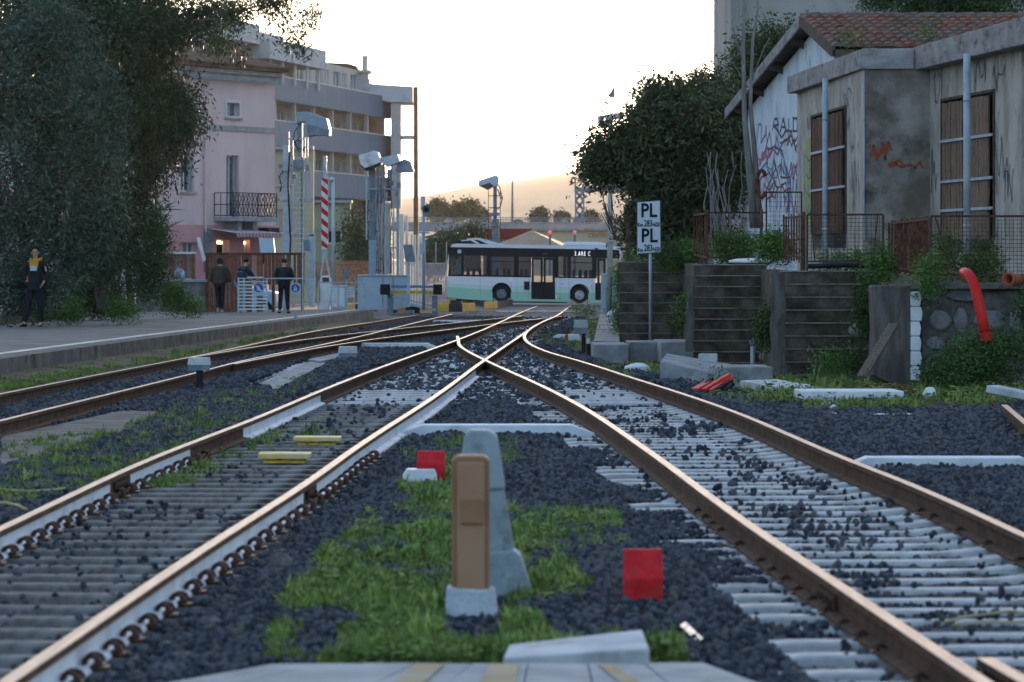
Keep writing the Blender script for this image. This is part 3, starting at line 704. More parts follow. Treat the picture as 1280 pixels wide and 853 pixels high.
def stub(x0, x1, y0, y1, label, dz=-.2, band=True):
    g = G((x0 + x1) / 2, y1, dz); Y = g.y; t = thing('marker_post', label, 'post', g, 'small black marker posts'); k = mpx(Y); h = (y1 - y0) * k; r = (x1 - x0) * k / 2
    m = MB(); m.tube([g + Vector((0, 0, -.05)), g + Vector((0, 0, h * .75))], r, 8); m.build('post', m_black, t)
    m = MB(); m.tube([g + Vector((0, 0, h * .75)), g + Vector((0, 0, h))], [r * 1.05, r * .8], 8); m.build('cap', m_galv, t)
stub(320, 326, 402, 426, 'taller black marker post in front of the platform edge')
stub(367, 372, 394, 417, 'smaller black marker post farther along the platform edge')
stub(733, 738.5, 423, 450, 'black marker post beside the concrete path right of the points')
m = MB(); g = G(707, 427, -.2); Y = g.y; m.prism([P(a, b, Y) for a, b in ((690, 427), (690, 423), (697, 418.5), (724, 418.5), (726, 427))], (0, .35, 0)); o = tag(m.build('white_block', m_white, bevel=.01), 'small white block with a red band right of the points', 'marker block')
m = MB(); m.prism([P(a, b, Y - .004) for a, b in ((706.5, 427), (706.5, 418.3), (710, 418.3), (710, 427))], (0, .36, .002)); m.build('red_band', m_red, o)
m = MB(); a = G(668, 428, -.19); m.tube([a, G(690, 422, -.17), G(700, 419, -.05)], .03, 6); tag(m.build('pale_pipe', m_white, smooth=True), 'thin white pipe running to the small banded block', 'pipe')
# ------------------------------------------------------------------ grass
def tuft(mat, seed, nb=9, h=1.0, broad=.05):
    random.seed(seed); m = MB()
    for i in range(nb):
        a = random.uniform(0, 6.28); l = h * random.uniform(.5, 1.1); lean = random.uniform(.15, .7); o = Vector((random.uniform(-.25, .25), random.uniform(-.25, .25), 0))
        d = Vector((math.cos(a), math.sin(a), 0)); s = Vector((-d.y, d.x, 0)) * broad; p1 = o + d * lean * .3 * l + Vector((0, 0, l * .6)); p2 = o + d * lean * .8 * l + Vector((0, 0, l * .95))
        m.add([o - s, o + s, p1 + s * .8, p1 - s * .8, p2], [[0, 1, 2, 3], [3, 2, 4]])
    return loose(m, 'tuft', mat)
def weed(mat, seed, nb=16):
    random.seed(seed); m = MB()
    for i in range(nb):
        a = random.uniform(0, 6.28); e = random.uniform(.1, 1.3); r = random.uniform(.3, 1); c = Vector((math.cos(a) * math.cos(e) * r, math.sin(a) * math.cos(e) * r, math.sin(e) * r * .9))
        d = Vector((random.uniform(-1, 1), random.uniform(-1, 1), random.uniform(-.3, .6))).normalized(); s = d.cross(Vector((random.uniform(-1, 1), random.uniform(-1, 1), 1))).normalized()
        m.sheet([c - d * .22, c + s * .11, c + d * .22, c - s * .11])
    return loose(m, 'weed', mat)
mg1 = M('grass_bright', (0.21, 0.30, 0.06), (0.34, 0.41, 0.11), 3, .7); mg2 = M('grass_green', (0.10, 0.17, 0.04), (0.17, 0.24, 0.06), 3, .7); mg3 = M('grass_dry', (0.22, 0.23, 0.08), (0.32, 0.30, 0.12), 3, .8)
mg4 = M('weed_dark', (0.05, 0.11, 0.03), (0.085, 0.16, 0.045), 3, .6)
def grass(name, regions, variants, label, s0, s1, flat=1.0):
    P_, S_ = [], []
    for poly, n, dz in regions:
        x0 = min(p[0] for p in poly); x1 = max(p[0] for p in poly); y0 = min(p[1] for p in poly); y1 = max(p[1] for p in poly)
        k = 0; tries = 0
        while k < n and tries < n * 12:
            tries += 1; x, y = random.uniform(x0, x1), random.uniform(y0, y1)
            if not inpoly(x, y, poly) or (548 < x < 634 and 738 < y < 812): continue
            g = G(x, y, dz if dz is not None else -.2)
            if mn.noise(Vector((g.x * 1.6, g.y * .8, len(P_) * 0 + 5))) < random.uniform(-.38, .14): continue
            if rails_near(g.x, g.y): continue
            P_.append(tuple(g)); nz_ = mn.noise(Vector((g.x * 3.1, g.y * 1.4, 2))); q = random.uniform(s0, s1) * (1 + .7 * nz_) * (1.5 if random.random() < .05 else 1); S_.append((q, q, q * random.uniform(.35, .95) * flat)); k += 1
    P_ = np.array(P_); r = np.zeros_like(P_); r[:, 2] = RNG.uniform(0, 6.28, len(P_)); r[:, 0] = RNG.normal(0, .12, len(P_))
    return scatter(name, P_, r, np.array(S_), variants, label, 'grass')
fg = [([(335, 828), (350, 765), (410, 690), (470, 650), (520, 612), (560, 600), (565, 830)], 6600, -.155), ([(560, 830), (620, 760), (700, 700), (760, 770), (790, 828), (845, 800), (850, 830)], 3600, -.155),
      ([(640, 640), (770, 640), (785, 685), (650, 700)], 1100, -.155), ([(450, 640), (560, 590), (640, 640), (700, 830), (400, 830)], 4200, -.155), ([(500, 552), (640, 548), (650, 575), (600, 610), (505, 580)], 800, -.165),
      ([(335, 828), (378, 800), (380, 836), (340, 838)], 130, -.19), ([(815, 825), (850, 800), (850, 830)], 60, -.19)]
grass('foreground_grass', fg, [tuft(mg1, 1), tuft(mg2, 2), tuft(mg2, 3), tuft(mg1, 4, 6, .8, .03), tuft(mg3, 5, 6), weed(mg2, 6, 9), tuft(mg3, 7, 7, 1.3, .02), tuft(mg2, 8, 12, .6, .04)], 'bright green grass growing around the brown and grey cabinets', .055, .125)
lf = [([(-10, 470), (0, 468), (200, 436), (330, 414), (400, 404), (398, 412), (246, 443), (0, 490)], 3600, -.08), ([(0, 505), (60, 495), (150, 482), (120, 490), (0, 520)], 200, -.2),
      ([(0, 590), (60, 570), (160, 535), (215, 512), (330, 480), (420, 460), (380, 490), (240, 560), (90, 620), (0, 640)], 2400, -.17), ([(160, 610), (190, 585), (230, 570), (262, 575), (250, 600), (200, 612)], 260, -.19),
      ([(290, 545), (330, 535), (345, 550), (310, 565)], 90, -.2), ([(375, 545), (420, 540), (432, 560), (380, 562)], 90, -.2), ([(0, 560), (80, 545), (140, 545), (30, 590)], 200, -.17), ([(170, 600), (350, 530), (360, 545), (240, 610)], 160, -.19),
      ([(620, 455), (650, 470), (640, 500), (600, 500)], 0, -.2)]
grass('trackside_grass', lf, [tuft(mg2, 11), tuft(mg1, 12), tuft(mg2, 13, 7, .8, .08), tuft(mg3, 14), tuft(mg2, 16)], 'thin green grass along the platform foot and between the tracks', .06, .13)
rt = [([(880, 500), (960, 480), (1010, 470), (1075, 462), (1130, 478), (1160, 478), (1290, 470), (1290, 505), (1150, 510), (1080, 512), (960, 508), (900, 505)], 2600, -.17), ([(745, 458), (830, 455), (845, 470), (790, 472), (750, 464)], 260, -.18),
      ([(668, 422), (700, 418), (735, 430), (735, 440), (690, 434)], 320, -.19), ([(735, 400), (748, 398), (744, 430), (737, 425)], 140, -.15), ([(720, 386), (745, 384), (740, 396), (722, 394)], 150, -.1), ([(905, 480), (970, 450), (1010, 455), (985, 475)], 260, -.17)]
grass('right_grass', rt, [tuft(mg2, 21), tuft(mg1, 22), weed(mg2, 23), tuft(mg3, 24), weed(mg4, 25)], 'grass and weeds below the retaining walls on the right', .07, .16)
# ================================================================== RIGHT SIDE: terrace, walls, station house, plants
m_soil = M('terrace_soil', (0.05, 0.05, 0.03), (0.10, 0.09, 0.06), 3, .95, bump=.6, c3=(.05, .09, .03))
zt = 1.42
mb = MB(); prof = [(2.5, 82.7), (4.15, 82.7), (3.42, 66.8), (4.85, 66.8), (4.36, 57.7), (5.8, 57.7), (5.36, 52.7), (14, 52.7), (60, 52.7), (60, 135), (4.2, 135), (3.9, 120)]
mb.hexa([Vector((x, y, -1.2)) for x, y in prof], [Vector((x, y, zt - (0.22 if y < 58 else 0) - (0.5 if y > 115 else 0))) for x, y in prof])
tag(mb.build('terrace', m_soil), kind='structure')
def course_wall(x0, x1, ytop, ybot, Y, rows_, label, mat, ret=None, dep=.5):
    """retaining wall of stacked old sleepers, faces the camera, with a return going back"""
    mb = MB(); a, b = P(x0, ybot, Y), P(x1, ybot, Y); z1 = P(x0, ytop, Y).z; z0 = a.z - .25; h = (z1 - z0) / rows_
    for i in range(rows_):
        c0 = -.02 * random.random(); e = random.uniform(-.01, .015); g = .008; xl = a.x + random.uniform(-.02, .02); xr = b.x + random.uniform(-.03, .03)
        # every course leans back a little and has a chamfered, lighter top edge
        y0_ = Y + i * .012 + random.uniform(0, .02)
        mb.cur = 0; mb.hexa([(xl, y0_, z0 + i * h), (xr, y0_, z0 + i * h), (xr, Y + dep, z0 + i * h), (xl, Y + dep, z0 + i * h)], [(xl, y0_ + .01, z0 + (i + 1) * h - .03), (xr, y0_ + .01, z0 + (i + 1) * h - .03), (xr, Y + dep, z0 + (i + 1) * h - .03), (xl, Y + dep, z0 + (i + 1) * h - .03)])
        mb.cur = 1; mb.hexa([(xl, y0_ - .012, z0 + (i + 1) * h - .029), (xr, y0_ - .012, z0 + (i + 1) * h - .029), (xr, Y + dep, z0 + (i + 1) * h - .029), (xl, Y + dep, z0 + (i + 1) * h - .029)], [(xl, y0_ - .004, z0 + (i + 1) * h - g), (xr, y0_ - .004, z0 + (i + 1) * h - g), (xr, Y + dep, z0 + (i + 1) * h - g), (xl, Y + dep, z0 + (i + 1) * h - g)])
    if ret:
        mb.cur = 0; r = Vector((ret[0], ret[1], 0)); d = (r - Vector((a.x, Y, 0))).normalized(); s = Vector((d.y, -d.x, 0)) * .12
        p = Vector((a.x + .14, Y + dep, 0)); q = r
        mb.hexa([Vector((v.x, v.y, z0)) for v in (p - s, p + s, q + s, q - s)], [Vector((v.x, v.y, z1 - .01)) for v in (p - s, p + s, q + s, q - s)])
    return tag(mb.build('retaining_wall', mat), label, 'wall', 'stacked retaining walls below the station house')
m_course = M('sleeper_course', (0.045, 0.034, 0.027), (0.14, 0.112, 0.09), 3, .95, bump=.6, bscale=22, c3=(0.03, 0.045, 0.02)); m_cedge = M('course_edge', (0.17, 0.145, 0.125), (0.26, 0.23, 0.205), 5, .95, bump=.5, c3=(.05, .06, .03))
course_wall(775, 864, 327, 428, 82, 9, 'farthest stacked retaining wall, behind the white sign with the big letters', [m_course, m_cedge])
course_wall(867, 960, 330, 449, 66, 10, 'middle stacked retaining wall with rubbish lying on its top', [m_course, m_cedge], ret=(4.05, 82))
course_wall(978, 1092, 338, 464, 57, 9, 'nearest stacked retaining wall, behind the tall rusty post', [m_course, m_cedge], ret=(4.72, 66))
def board(x0, x1, y0, y1, Y, label, mat, dep=.12, name='concrete_post', cat='post'):
    m = MB(); n = 7; L_, R_ = [], []
    for i in range(n + 1):
        y = y1 + (y0 - y1) * i / n; L_.append(P(x0 + random.uniform(-1.2, 1.2), y, Y)); R_.append(P(x1 + random.uniform(-1.2, 1.2), y, Y))
    m.prism(L_ + R_[::-1], (0, dep, 0)); return tag(m.build(name, mat), label, cat)
m_pil = M('rough_pillar', (0.075, 0.065, 0.06), (0.15, 0.135, 0.125), 2.5, .95, bump=.9, bscale=12, stretch=(3, 1, .7), c3=(.05, .06, .03))
board(964, 982, 342, 470, 56.5, 'upright slab at the left end of the nearest stacked wall', m_pil)
board(858, 868, 345, 440, 65.6, 'narrow upright slab at the left end of the middle stacked wall', m_pil)
# dark pillar with a white painted corner, and the rubble stone wall
m = MB(); Y = 51.9; m.prism([P(a, b, Y) for a, b in ((1091, 470), (1094, 410), (1092, 357), (1138, 357), (1139, 480), (1120, 482))], (0, .8, 0))
o = tag(m.build('wall_pillar', m_pil, bevel=.02), 'dark rough concrete pillar at the left end of the rubble stone wall', 'pillar')
m = MB()
for i in range(6):
    ya = 365 + i * 18.6; yb = ya + 18; dx = random.uniform(-2, 2)
    m.prism([P(a, b, Y - .05) for a, b in ((1138.5, ya), (1151 + dx, ya), (1153 + dx, ya + 8), (1151.5 + dx, yb), (1138.5, yb))], (0, .4, 0))
m.build('white_corner', m_white, o, bevel=.015)
m_mort = M('mortar', (0.085, 0.08, 0.075), (0.15, 0.145, 0.135), 6, .95, bump=.7, c3=(.04, .05, .03)); m_rub = M('rubble', (0.13, 0.135, 0.14), (0.23, 0.235, 0.235), 7, .9, bump=.7, c3=(.09, .1, .08))
m = MB(); z0, z1 = -.5, P(0, 362, 52).z; xa, xb = P(1153, 0, 52).x, 13.0
m.hexa([(xa, 52.08, z0), (xb, 52.08, z0), (xb, 52.6, z0), (xa, 52.6, z0)], [(xa, 52.12, z1), (xb, 52.12, z1), (xb, 52.6, z1), (xa, 52.6, z1)])
m.hexa([(xa, 51.98, z1 + .001), (xb, 51.98, z1 + .001), (xb, 52.7, z1 + .001), (xa, 52.7, z1 + .001)], [(xa, 52.0, z1 + .09), (xb, 52.0, z1 + .09), (xb, 52.7, z1 + .09), (xa, 52.7, z1 + .09)])
sw = m.build('stone_wall', m_mort, bevel=.015); tag(sw, 'rubble stone wall with grey boulders set in dark mortar, under the rusty mesh fence', 'wall')
m = MB(); random.seed(5); zz = z0 + .1
while zz < z1 - .05:
    x = xa + random.uniform(0.0, .1); hh = random.uniform(.24, .38)
    while x < 9.3:
        wd = random.uniform(.22, .58); ch = min(hh, z1 - zz - .02) * random.uniform(.8, 1.0)
        n = 13; c = Vector((x + wd / 2, 52.07, zz + hh / 2)); r1 = [c + Vector((math.cos(2 * math.pi * k / n) * wd * .5 * random.uniform(.82, 1.12), 0, math.sin(2 * math.pi * k / n) * ch * .5 * random.uniform(.85, 1.1))) for k in range(n)]
        r2 = [c + (p - c) * .84 + Vector((0, -random.uniform(.008, .022), 0)) for p in r1]
        if random.random() < .95: m.hexa(r1, r2)
        x += wd + random.uniform(.03, .1)
    zz += hh + .02
random.seed(31); m.build('rubble_stones', m_rub, sw)
# ------------------------------------------------------------------ station house
m_plas = M('old_plaster', (0.32, 0.285, 0.235), (0.51, 0.475, 0.42), 1.6, .92, bump=.6, bscale=20, c3=(0.13, 0.12, 0.105), s3=.9, stretch=(1, 1, .45))
m_plasd = M('stained_plaster', (0.17, 0.14, 0.11), (0.38, 0.35, 0.31), 1.3, .95, bump=.7, bscale=16, c3=(0.075, 0.062, 0.05), s3=.55, lo=.36, hi=.64)
m_slabc = M('canopy_concrete', (0.24, 0.225, 0.22), (0.36, 0.345, 0.335), 2.2, .92, bump=.5, c3=(0.10, 0.09, 0.08), stretch=(1, 1, 2))
m_wwall = M('graffiti_white', (0.52, 0.60, 0.68), (0.66, 0.72, 0.76), 1.6, .9, bump=.3, c3=(0.30, 0.33, 0.38), stretch=(1, 1, .5))
m_shut = M('brown_shutter', (0.085, 0.042, 0.028), (0.16, 0.085, 0.055), 5, .8, bump=.3, stretch=(6, 6, .6), c3=(.05, .03, .025))
m_shut2 = M('worn_shutter', (0.17, 0.11, 0.075), (0.30, 0.21, 0.15), 5, .85, bump=.3, stretch=(6, 6, .6), c3=(.08, .05, .04))
m_pipe = M('pale_blue_pipe', (0.36, 0.42, 0.48), (0.46, 0.52, 0.57), 3, .7, c3=(.28, .31, .33))
m_dark = M('dark_inside', (0.012, 0.012, 0.013), rough=.9)
m_wood = M('eave_wood', (0.07, 0.05, 0.04), (0.12, 0.09, 0.07), 4, .9, bump=.3)
m_tile = M('roof_tile', (0.12, 0.06, 0.045), (0.24, 0.125, 0.09), 2.2, .9, bump=.5, c3=(0.10, 0.10, 0.08), s3=1.6)
house = thing('station_house', 'abandoned station house with stained plaster, brown shutters and graffiti above the retaining walls', 'house', (8, 68, zt))
def hb(mb, name, mat, bevel=0, par=None): return mb.build(name, mat, par or house, bevel=bevel)
zb, zs = 1.2, 5.27
# right wing front wall (runs back towards the left) with a shutter opening
fR = Fac((7.97, 68.0), (8.85 - 7.97, 60 - 68.0)); tA, tB = 0, fR.t(1420) if False else 16.0
wt0, wt1 = fR.t(1178), fR.t(1243)
mb = MB(); wall_with_holes(mb, fR, 0, 20.0, zb, zs, [(wt0, wt1, 1.75, fR.z(1210, 121))], -.3, 0); hb(mb, 'front_wall', m_plas)
fF = FR(68.0); mb = MB(); fF.abox(mb, 6.70, 7.97, zb, 5.66, -.4, 0); hb(mb, 'stained_wall', m_plasd)
m = MB(); random.seed(77)
def smoke_blob(mb, cx, cy, rx, ry, o):
    pts_ = [fF.px(cx + math.cos(a) * rx * random.uniform(.75, 1.15), cy + math.sin(a) * ry * random.uniform(.75, 1.15), o) for a in np.linspace(0, 6.1, 16)]
    mb.sheet(pts_)
fL = Fac((6.70, 68.0), (6.24 - 6.70, 77.6 - 68.0))
lt0, lt1 = fL.t(1058), fL.t(1015)
mb = MB(); wall_with_holes(mb, fL, 0, 9.9, zb, zs, [(lt0, lt1, 1.85, fL.z(1036, 141))], -.3, 0); hb(mb, 'side_wall', m_plas)
# canopy slabs: long edge, own thickness, run into the house
mb = MB(); a, b = Vector((7.66, 68.2)), Vector((8.57, 59.9)); ext = b + (b - a) * 1.4
mb.hexa([(a.x, a.y, 5.24), (ext.x, ext.y, 5.24), (20, ext.y, 5.24), (20, 70.5, 5.24), (a.x, 70.5, 5.24)], [(a.x, a.y, 5.68), (ext.x, ext.y, 5.74), (20, ext.y, 5.74), (20, 70.5, 5.68), (a.x, 70.5, 5.68)]); hb(mb, 'flat_roof', m_slabc, .015)
mb = MB(); mb.hexa([(6.64, 67.95, 5.25), (7.655, 67.95, 5.25), (8.4, 73, 5.25), (8.4, 78.1, 5.25), (6.02, 78.1, 5.25)], [(6.64, 67.95, 5.63), (7.655, 67.95, 5.63), (8.4, 73, 5.63), (8.4, 78.1, 5.63), (6.02, 78.1, 5.63)]); hb(mb, 'flat_roof', m_slabc, .015)
# main gabled block behind
fG = Fac((6.60, 77.9), (5.72 - 6.60, 88.0 - 77.9)); zr = lambda t: 6.72 - t * .141   # roof underside along the gable wall
mb = MB(); L0, L1 = 0.0, 9.5
mb.prism([fG.pt(L0, zb, 0), fG.pt(L1, zb, 0), fG.pt(L1, zr(L1) - .1, 0), fG.pt(L0, zr(L0) - .1, 0), fG.pt(-3.2, zr(0) - 1.05, 0), fG.pt(-3.2, 5.0, 0), fG.pt(L0, 5.0, 0)], (.4, .03, 0)); hb(mb, 'gable_wall', m_wwall)
# back slope roof slab with verge, rafters under the eave
mb = MB(); ov = .30
def rp(t, o, z): return fG.pt(t, z, o)
mb.hexa([rp(0, ov, zr(0)), rp(11.0, ov, zr(11.0)), rp(11.0, -12, zr(11.0)), rp(0, -12, zr(0))], [rp(0, ov, zr(0) + .09), rp(11.0, ov, zr(11.0) + .09), rp(11.0, -12, zr(11.0) + .09), rp(0, -12, zr(0) + .09)]); hb(mb, 'rear_roof', m_wood)
mb = MB(); mb.hexa([rp(0, ov + .003, zr(0) - .05), rp(11.05, ov + .003, zr(11.05) - .05), rp(11.05, ov + .05, zr(11.05) - .05), rp(0, ov + .05, zr(0) - .05)], [rp(0, ov + .003, zr(0) + .2), rp(11.05, ov + .003, zr(11.05) + .2), rp(11.05, ov + .05, zr(11.05) + .2), rp(0, ov + .05, zr(0) + .2)])
hb(mb, 'verge_board', m_slabc)
for t in (1.3, 4.2, 7.0, 9.6):
    mb = MB(); mb.prism([rp(t, 0, zr(t) - .02), rp(t, ov, zr(t) - .02), rp(t, ov, zr(t) - .14), rp(t, 0, zr(t) - .24)], (0, .16, 0)); hb(mb, 'rafter', m_wood)
# near slope: real rows of curved tiles
rid = [rp(0, ov, zr(0) + .16), Vector((13, 78.0, zr(0) + .16))]; ea = [Vector((6.58, 73.1, 5.92)), Vector((13, 73.1, 5.92))]
mb = MB(); mb.hexa([ea[0] - Vector((0, 0, .12)), ea[1] - Vector((0, 0, .12)), rid[1] - Vector((0, 0, .12)), rid[0] - Vector((0, 0, .12))], [ea[0], ea[1], rid[1], rid[0]]); hb(mb, 'roof_deck', m_wood)
mb = MB(); nc = 30; nr = 9
for i in range(nc):
    for j in range(nr):
        u0, u1 = i / nc, (i + 1) / nc; v0, v1 = j / nr, (j + 1.25) / nr
        def q(u, v, h):
            a = ea[0].lerp(ea[1], u); b = rid[0].lerp(rid[1], u); return a.lerp(b, min(v, 1)) + Vector((0, -.02, h))
        prev = None; r = random.uniform(-.012, .012); mb.cur = random.choice((0, 0, 1, 2))
        cs = [(u0 + (u1 - u0) * (.5 - .5 * math.cos(math.pi * k / 5)), math.sin(math.pi * k / 5) * .085 + .02 + r) for k in range(6)]
        vs = [q(u, v0, h + .045) for u, h in cs] + [q(u, v1, h * .8) for u, h in cs]
        mb.add(vs, [[k, k + 1, k + 7, k + 6] for k in range(5)] + [[0, 5, 4, 3, 2, 1]])
m_tile2 = M('roof_tile_grey', (0.11, 0.085, 0.075), (0.19, 0.14, 0.12), 4, .9, bump=.4); m_tile3 = M('roof_tile_red', (0.17, 0.07, 0.05), (0.25, 0.12, 0.085), 4, .9, bump=.4)
hb(mb, 'tiled_roof', [m_tile, m_tile2, m_tile3])
mb = MB()
for k in range(16):
    x = 6.3 + k * .42; mb.tube([(x, 78.0, zr(0) + .2), (x + .44, 78.0, zr(0) + .215)], [.09, .105], 8)
hb(mb, 'ridge', m_tile2)
mb = MB(); mb.hexa([(rid[0].x - .04, 78, rid[0].z - .14), (rid[0].x + .04, 78, rid[0].z - .14), (ea[0].x + .04, 73.1, ea[0].z - .14), (ea[0].x - .04, 73.1, ea[0].z - .14)], [(rid[0].x - .04, 78, rid[0].z + .06), (rid[0].x + .04, 78, rid[0].z + .06), (ea[0].x + .04, 73.1, ea[0].z + .06), (ea[0].x - .04, 73.1, ea[0].z + .06)]); hb(mb, 'verge_board', m_wood)
mb = MB(); mb.box((22, 75, 3.2), (16, 12, 4.1)); mb.box((20, 84, 3.4), (26, 5, 4.4)); hb(mb, 'rear_wing', m_plas)  # unseen rest of the house, carried far right to shade the foreground
# shutters: planked leaves with iron crossbars, one frame each
def shutter(fc, x0, x1, y0, y1, leaves_, mat, bars_):
    zhi = fc.z((x0 + x1) / 2, y0); zlo = fc.z((x0 + x1) / 2, y1); t0, t1 = sorted((fc.t(x0), fc.t(x1)))
    m = MB(); fc.abox(m, t0, t1, zlo, zhi, -.28, -.24); w_ = hb(m, 'window', m_dark)
    m = MB(); s = .05
    for a, b, c, d in ((t0 - s, t0, zlo, zhi + s), (t1, t1 + s, zlo, zhi + s), (t0, t1, zhi, zhi + s)): fc.abox(m, a, b, c, d, -.05, .03)
    hb(m, 'frame', m_wood, par=w_)
    for a, b in leaves_:
        ta, tb = sorted((fc.t(a), fc.t(b))); m = MB(); n = max(4, int((tb - ta) / .11))
        for i in range(n):
            u = ta + (tb - ta) * i / n; v = ta + (tb - ta) * (i + .86) / n; j = random.uniform(0, .02); fc.abox(m, u, v, zlo, zhi - .03 - random.random() * .03, -.03 + j, .005 + j)
        sh = hb(m, 'shutter', mat, par=w_)
    for yb in bars_:
        zc = fc.z((x0 + x1) / 2, yb); m = MB(); fc.abox(m, t0 + .05, t1 - .45 * (t1 - t0 > 9), zc - .025, zc + .025, .03, .06); hb(m, 'shutter_bar', m_pipe, par=w_)
shutter(fR, 1178, 1243, 121, 300, ((1179, 1203.5), (1212, 1236)), m_shut2, (173, 225, 262))
shutter(fL, 1015.5, 1058, 141, 292, ((1016, 1030), (1035.5, 1052)), m_shut, (188, 236))
# posts / downpipes in front
for x, f, y0, lbl in ((1208.7, 9, 76, 'r'), (1031.5, 7, 107, 'l')):
    Y = 62.6 if lbl == 'r' else 71.2; r = f / 2 * mpx(Y); b = P(x, 300, Y)
    m = MB(); m.tube([(b.x, Y, 1.2), (b.x, Y, 5.24)], r, 12)
    for z in (2.2, 4.4): m.tube([(b.x, Y, z), (b.x, Y, z + .05)], r * 1.12, 12)
    o = hb(m, 'canopy_post', m_pipe); 
    for p in o.data.polygons: p.use_smooth = True
# cables and cracks, graffiti strokes as real paint films 3 mm proud
m_gb = M('graffiti_black', (0.09, 0.10, 0.13), rough=.8); m_gr = M('graffiti_red', (0.36, 0.09, 0.12), rough=.8); m_go = M('graffiti_orange', (0.36, 0.085, 0.04), rough=.8); m_gp = M('graffiti_pink', (0.50, 0.20, 0.30), rough=.8)
m_gg = M('graffiti_green', (0.25, 0.33, 0.15), (0.40, 0.42, 0.18), 4, .8, c3=(.12, .2, .16)); m_gl = M('graffiti_blue', (0.16, 0.25, 0.40), rough=.8); m_sb = M('soot', (0.055, 0.045, 0.036), (0.09, 0.075, 0.06), 3, .95)
def strokes(name, fc, lst, w_, mat):
    for s in lst:
        m = MB(); ribbon(m, fc, s, w_, .006 + random.random() * .004)
        k = [(x + random.uniform(-1, 1), y + random.uniform(-1.5, 1.5)) for x, y in s]; ribbon(m, fc, k, w_ * .6, .011 + random.random() * .002)
        hb(m, name, mat)
def scrib(cx, cy, wd, h, n=9):
    x = cx - wd / 2; out = []; y = cy
    for i in range(n): out.append((x + random.uniform(-.3, .5) * wd / n * 2, cy + random.uniform(-h, h) / 2)); x += wd / n
    return out
random.seed(3)
strokes('graffiti_tag', fG, [[(966, 163), (968, 149), (972, 149), (973, 156), (968, 157), (974, 165)], [(976, 165), (979, 148), (983, 165)], [(977, 159), (982, 159)], [(986, 148), (986, 164), (990, 164)], [(992, 148), (997, 148), (997, 164), (992, 164), (992, 148)], [(1000, 164), (1000, 147), (1004, 164), (1004, 147)]], .05, m_gb)
strokes('graffiti_tag', fG, [[(952, 200), (958, 185), (962, 165), (965, 185), (972, 193), (980, 176), (990, 170), (996, 190)], [(948, 235), (952, 222), (962, 216), (970, 228), (966, 244), (958, 250)], scrib(985, 215, 26, 34), scrib(975, 240, 40, 14)], .045, m_gr)
strokes('graffiti_tag', fG, [scrib(955, 200, 22, 40), scrib(962, 190, 26, 20), [(945, 215), (956, 190), (960, 205)], scrib(990, 255, 24, 30, 12)], .05, m_gp)
strokes('graffiti_tag', fG, [[(962, 262), (963, 236), (968, 228), (973, 236), (971, 262)], [(976, 262), (977, 232), (983, 228), (986, 245), (984, 262)], [(953, 250), (970, 210), (968, 200), (975, 230)], scrib(975, 205, 30, 50, 8)], .045, m_gb)
strokes('graffiti_tag', fG, [scrib(980, 200, 40, 60, 10), scrib(990, 240, 20, 60, 10)], .05, m_gl)
strokes('graffiti_tag', fG, [scrib(950, 170, 24, 40, 12), scrib(968, 215, 44, 24, 14)], .04, m_gl)
strokes('graffiti_tag', fG, [scrib(958, 232, 22, 30, 10), scrib(996, 215, 14, 60, 9), scrib(942, 230, 16, 40, 8)], .035, m_gp)
strokes('graffiti_tag', fG, [scrib(986, 170, 30, 16, 12), scrib(990, 180, 28, 14, 12), scrib(945, 260, 18, 30, 8)], .04, m_gb)
strokes('graffiti_tag', fF, [[(1088, 196), (1092, 182), (1096, 200), (1104, 180), (1106, 199), (1110, 178), (1114, 188)], [(1090, 190), (1100, 193), (1112, 182)], [(1112, 208), (1120, 204), (1126, 209), (1138, 206), (1144, 210), (1150, 203), (1153, 210)], [(1110, 207), (1124, 200), (1130, 208)]], .035, m_go)
strokes('graffiti_mark', fR, [scrib(1254, 200, 18, 60, 9), scrib(1250, 95, 18, 40, 8), scrib(1168, 215, 12, 60, 8), scrib(1262, 230, 14, 50, 8), scrib(1228, 90, 16, 30, 8), scrib(1173, 110, 12, 40)], .022, m_gb)
strokes('graffiti_mark', fL, [scrib(1063, 170, 12, 50, 9), scrib(1060, 130, 14, 40, 9), scrib(1068, 230, 8, 60), scrib(1012, 150, 6, 30)], .022, m_gb)
mb = MB()
for i in range(12):
    y = 175 + i * 9; mb.sheet([fL.px(a, b, .007) for a, b in ((1007 + random.uniform(-1, 1), y), (1014 + random.uniform(-1, 2), y - 3), (1016, y + 5.5), (1007, y + 8.6))])
hb(mb, 'graffiti_figure', m_gg)
for y in range(195, 280, 22):
    mb = MB(); ribbon(mb, fL, [(1008, y), (1012, y + 7), (1015, y + 2)], .03, .014); hb(mb, 'graffiti_tag', m_gb)
mb = MB(); mb.tube([fF.px(x, y, .03) for x, y in ((1079.5, 90), (1080, 180), (1079.6, 280), (1080, 300))], .018, 6); hb(mb, 'corner_trim', m_pipe)
# ------------------------------------------------------------------ concrete path blocks beside the track
def pathblock(x0, x1, yf0, yf1, depth, label, mat=m_conc, dz=-.2, skew=0.0, name='concrete_block'):
    g = G((x0 + x1) / 2, yf1, dz); Y = g.y; a, b = P(x0, yf1, Y), P(x1, yf1, Y); h = (yf1 - yf0) * mpx(Y); s = Vector((skew, depth, 0))
    m = MB(); m.hexa([a + Vector((0, 0, -.05)), b + Vector((0, 0, -.05)), b + s + Vector((0, 0, -.05)), a + s + Vector((0, 0, -.05))], [a + Vector((0, 0, h)), b + Vector((0, 0, h)), b + s + Vector((0, 0, h - .02)), a + s + Vector((0, 0, h - .02))])
    return tag(m.build(name, mat, bevel=.015), label, 'concrete block', 'concrete blocks along the right side')
a, b, c, d = G(741, 432, .03), G(775, 432, .03), G(771, 392, .03), G(750, 392, .03)
m = MB(); nn = 14
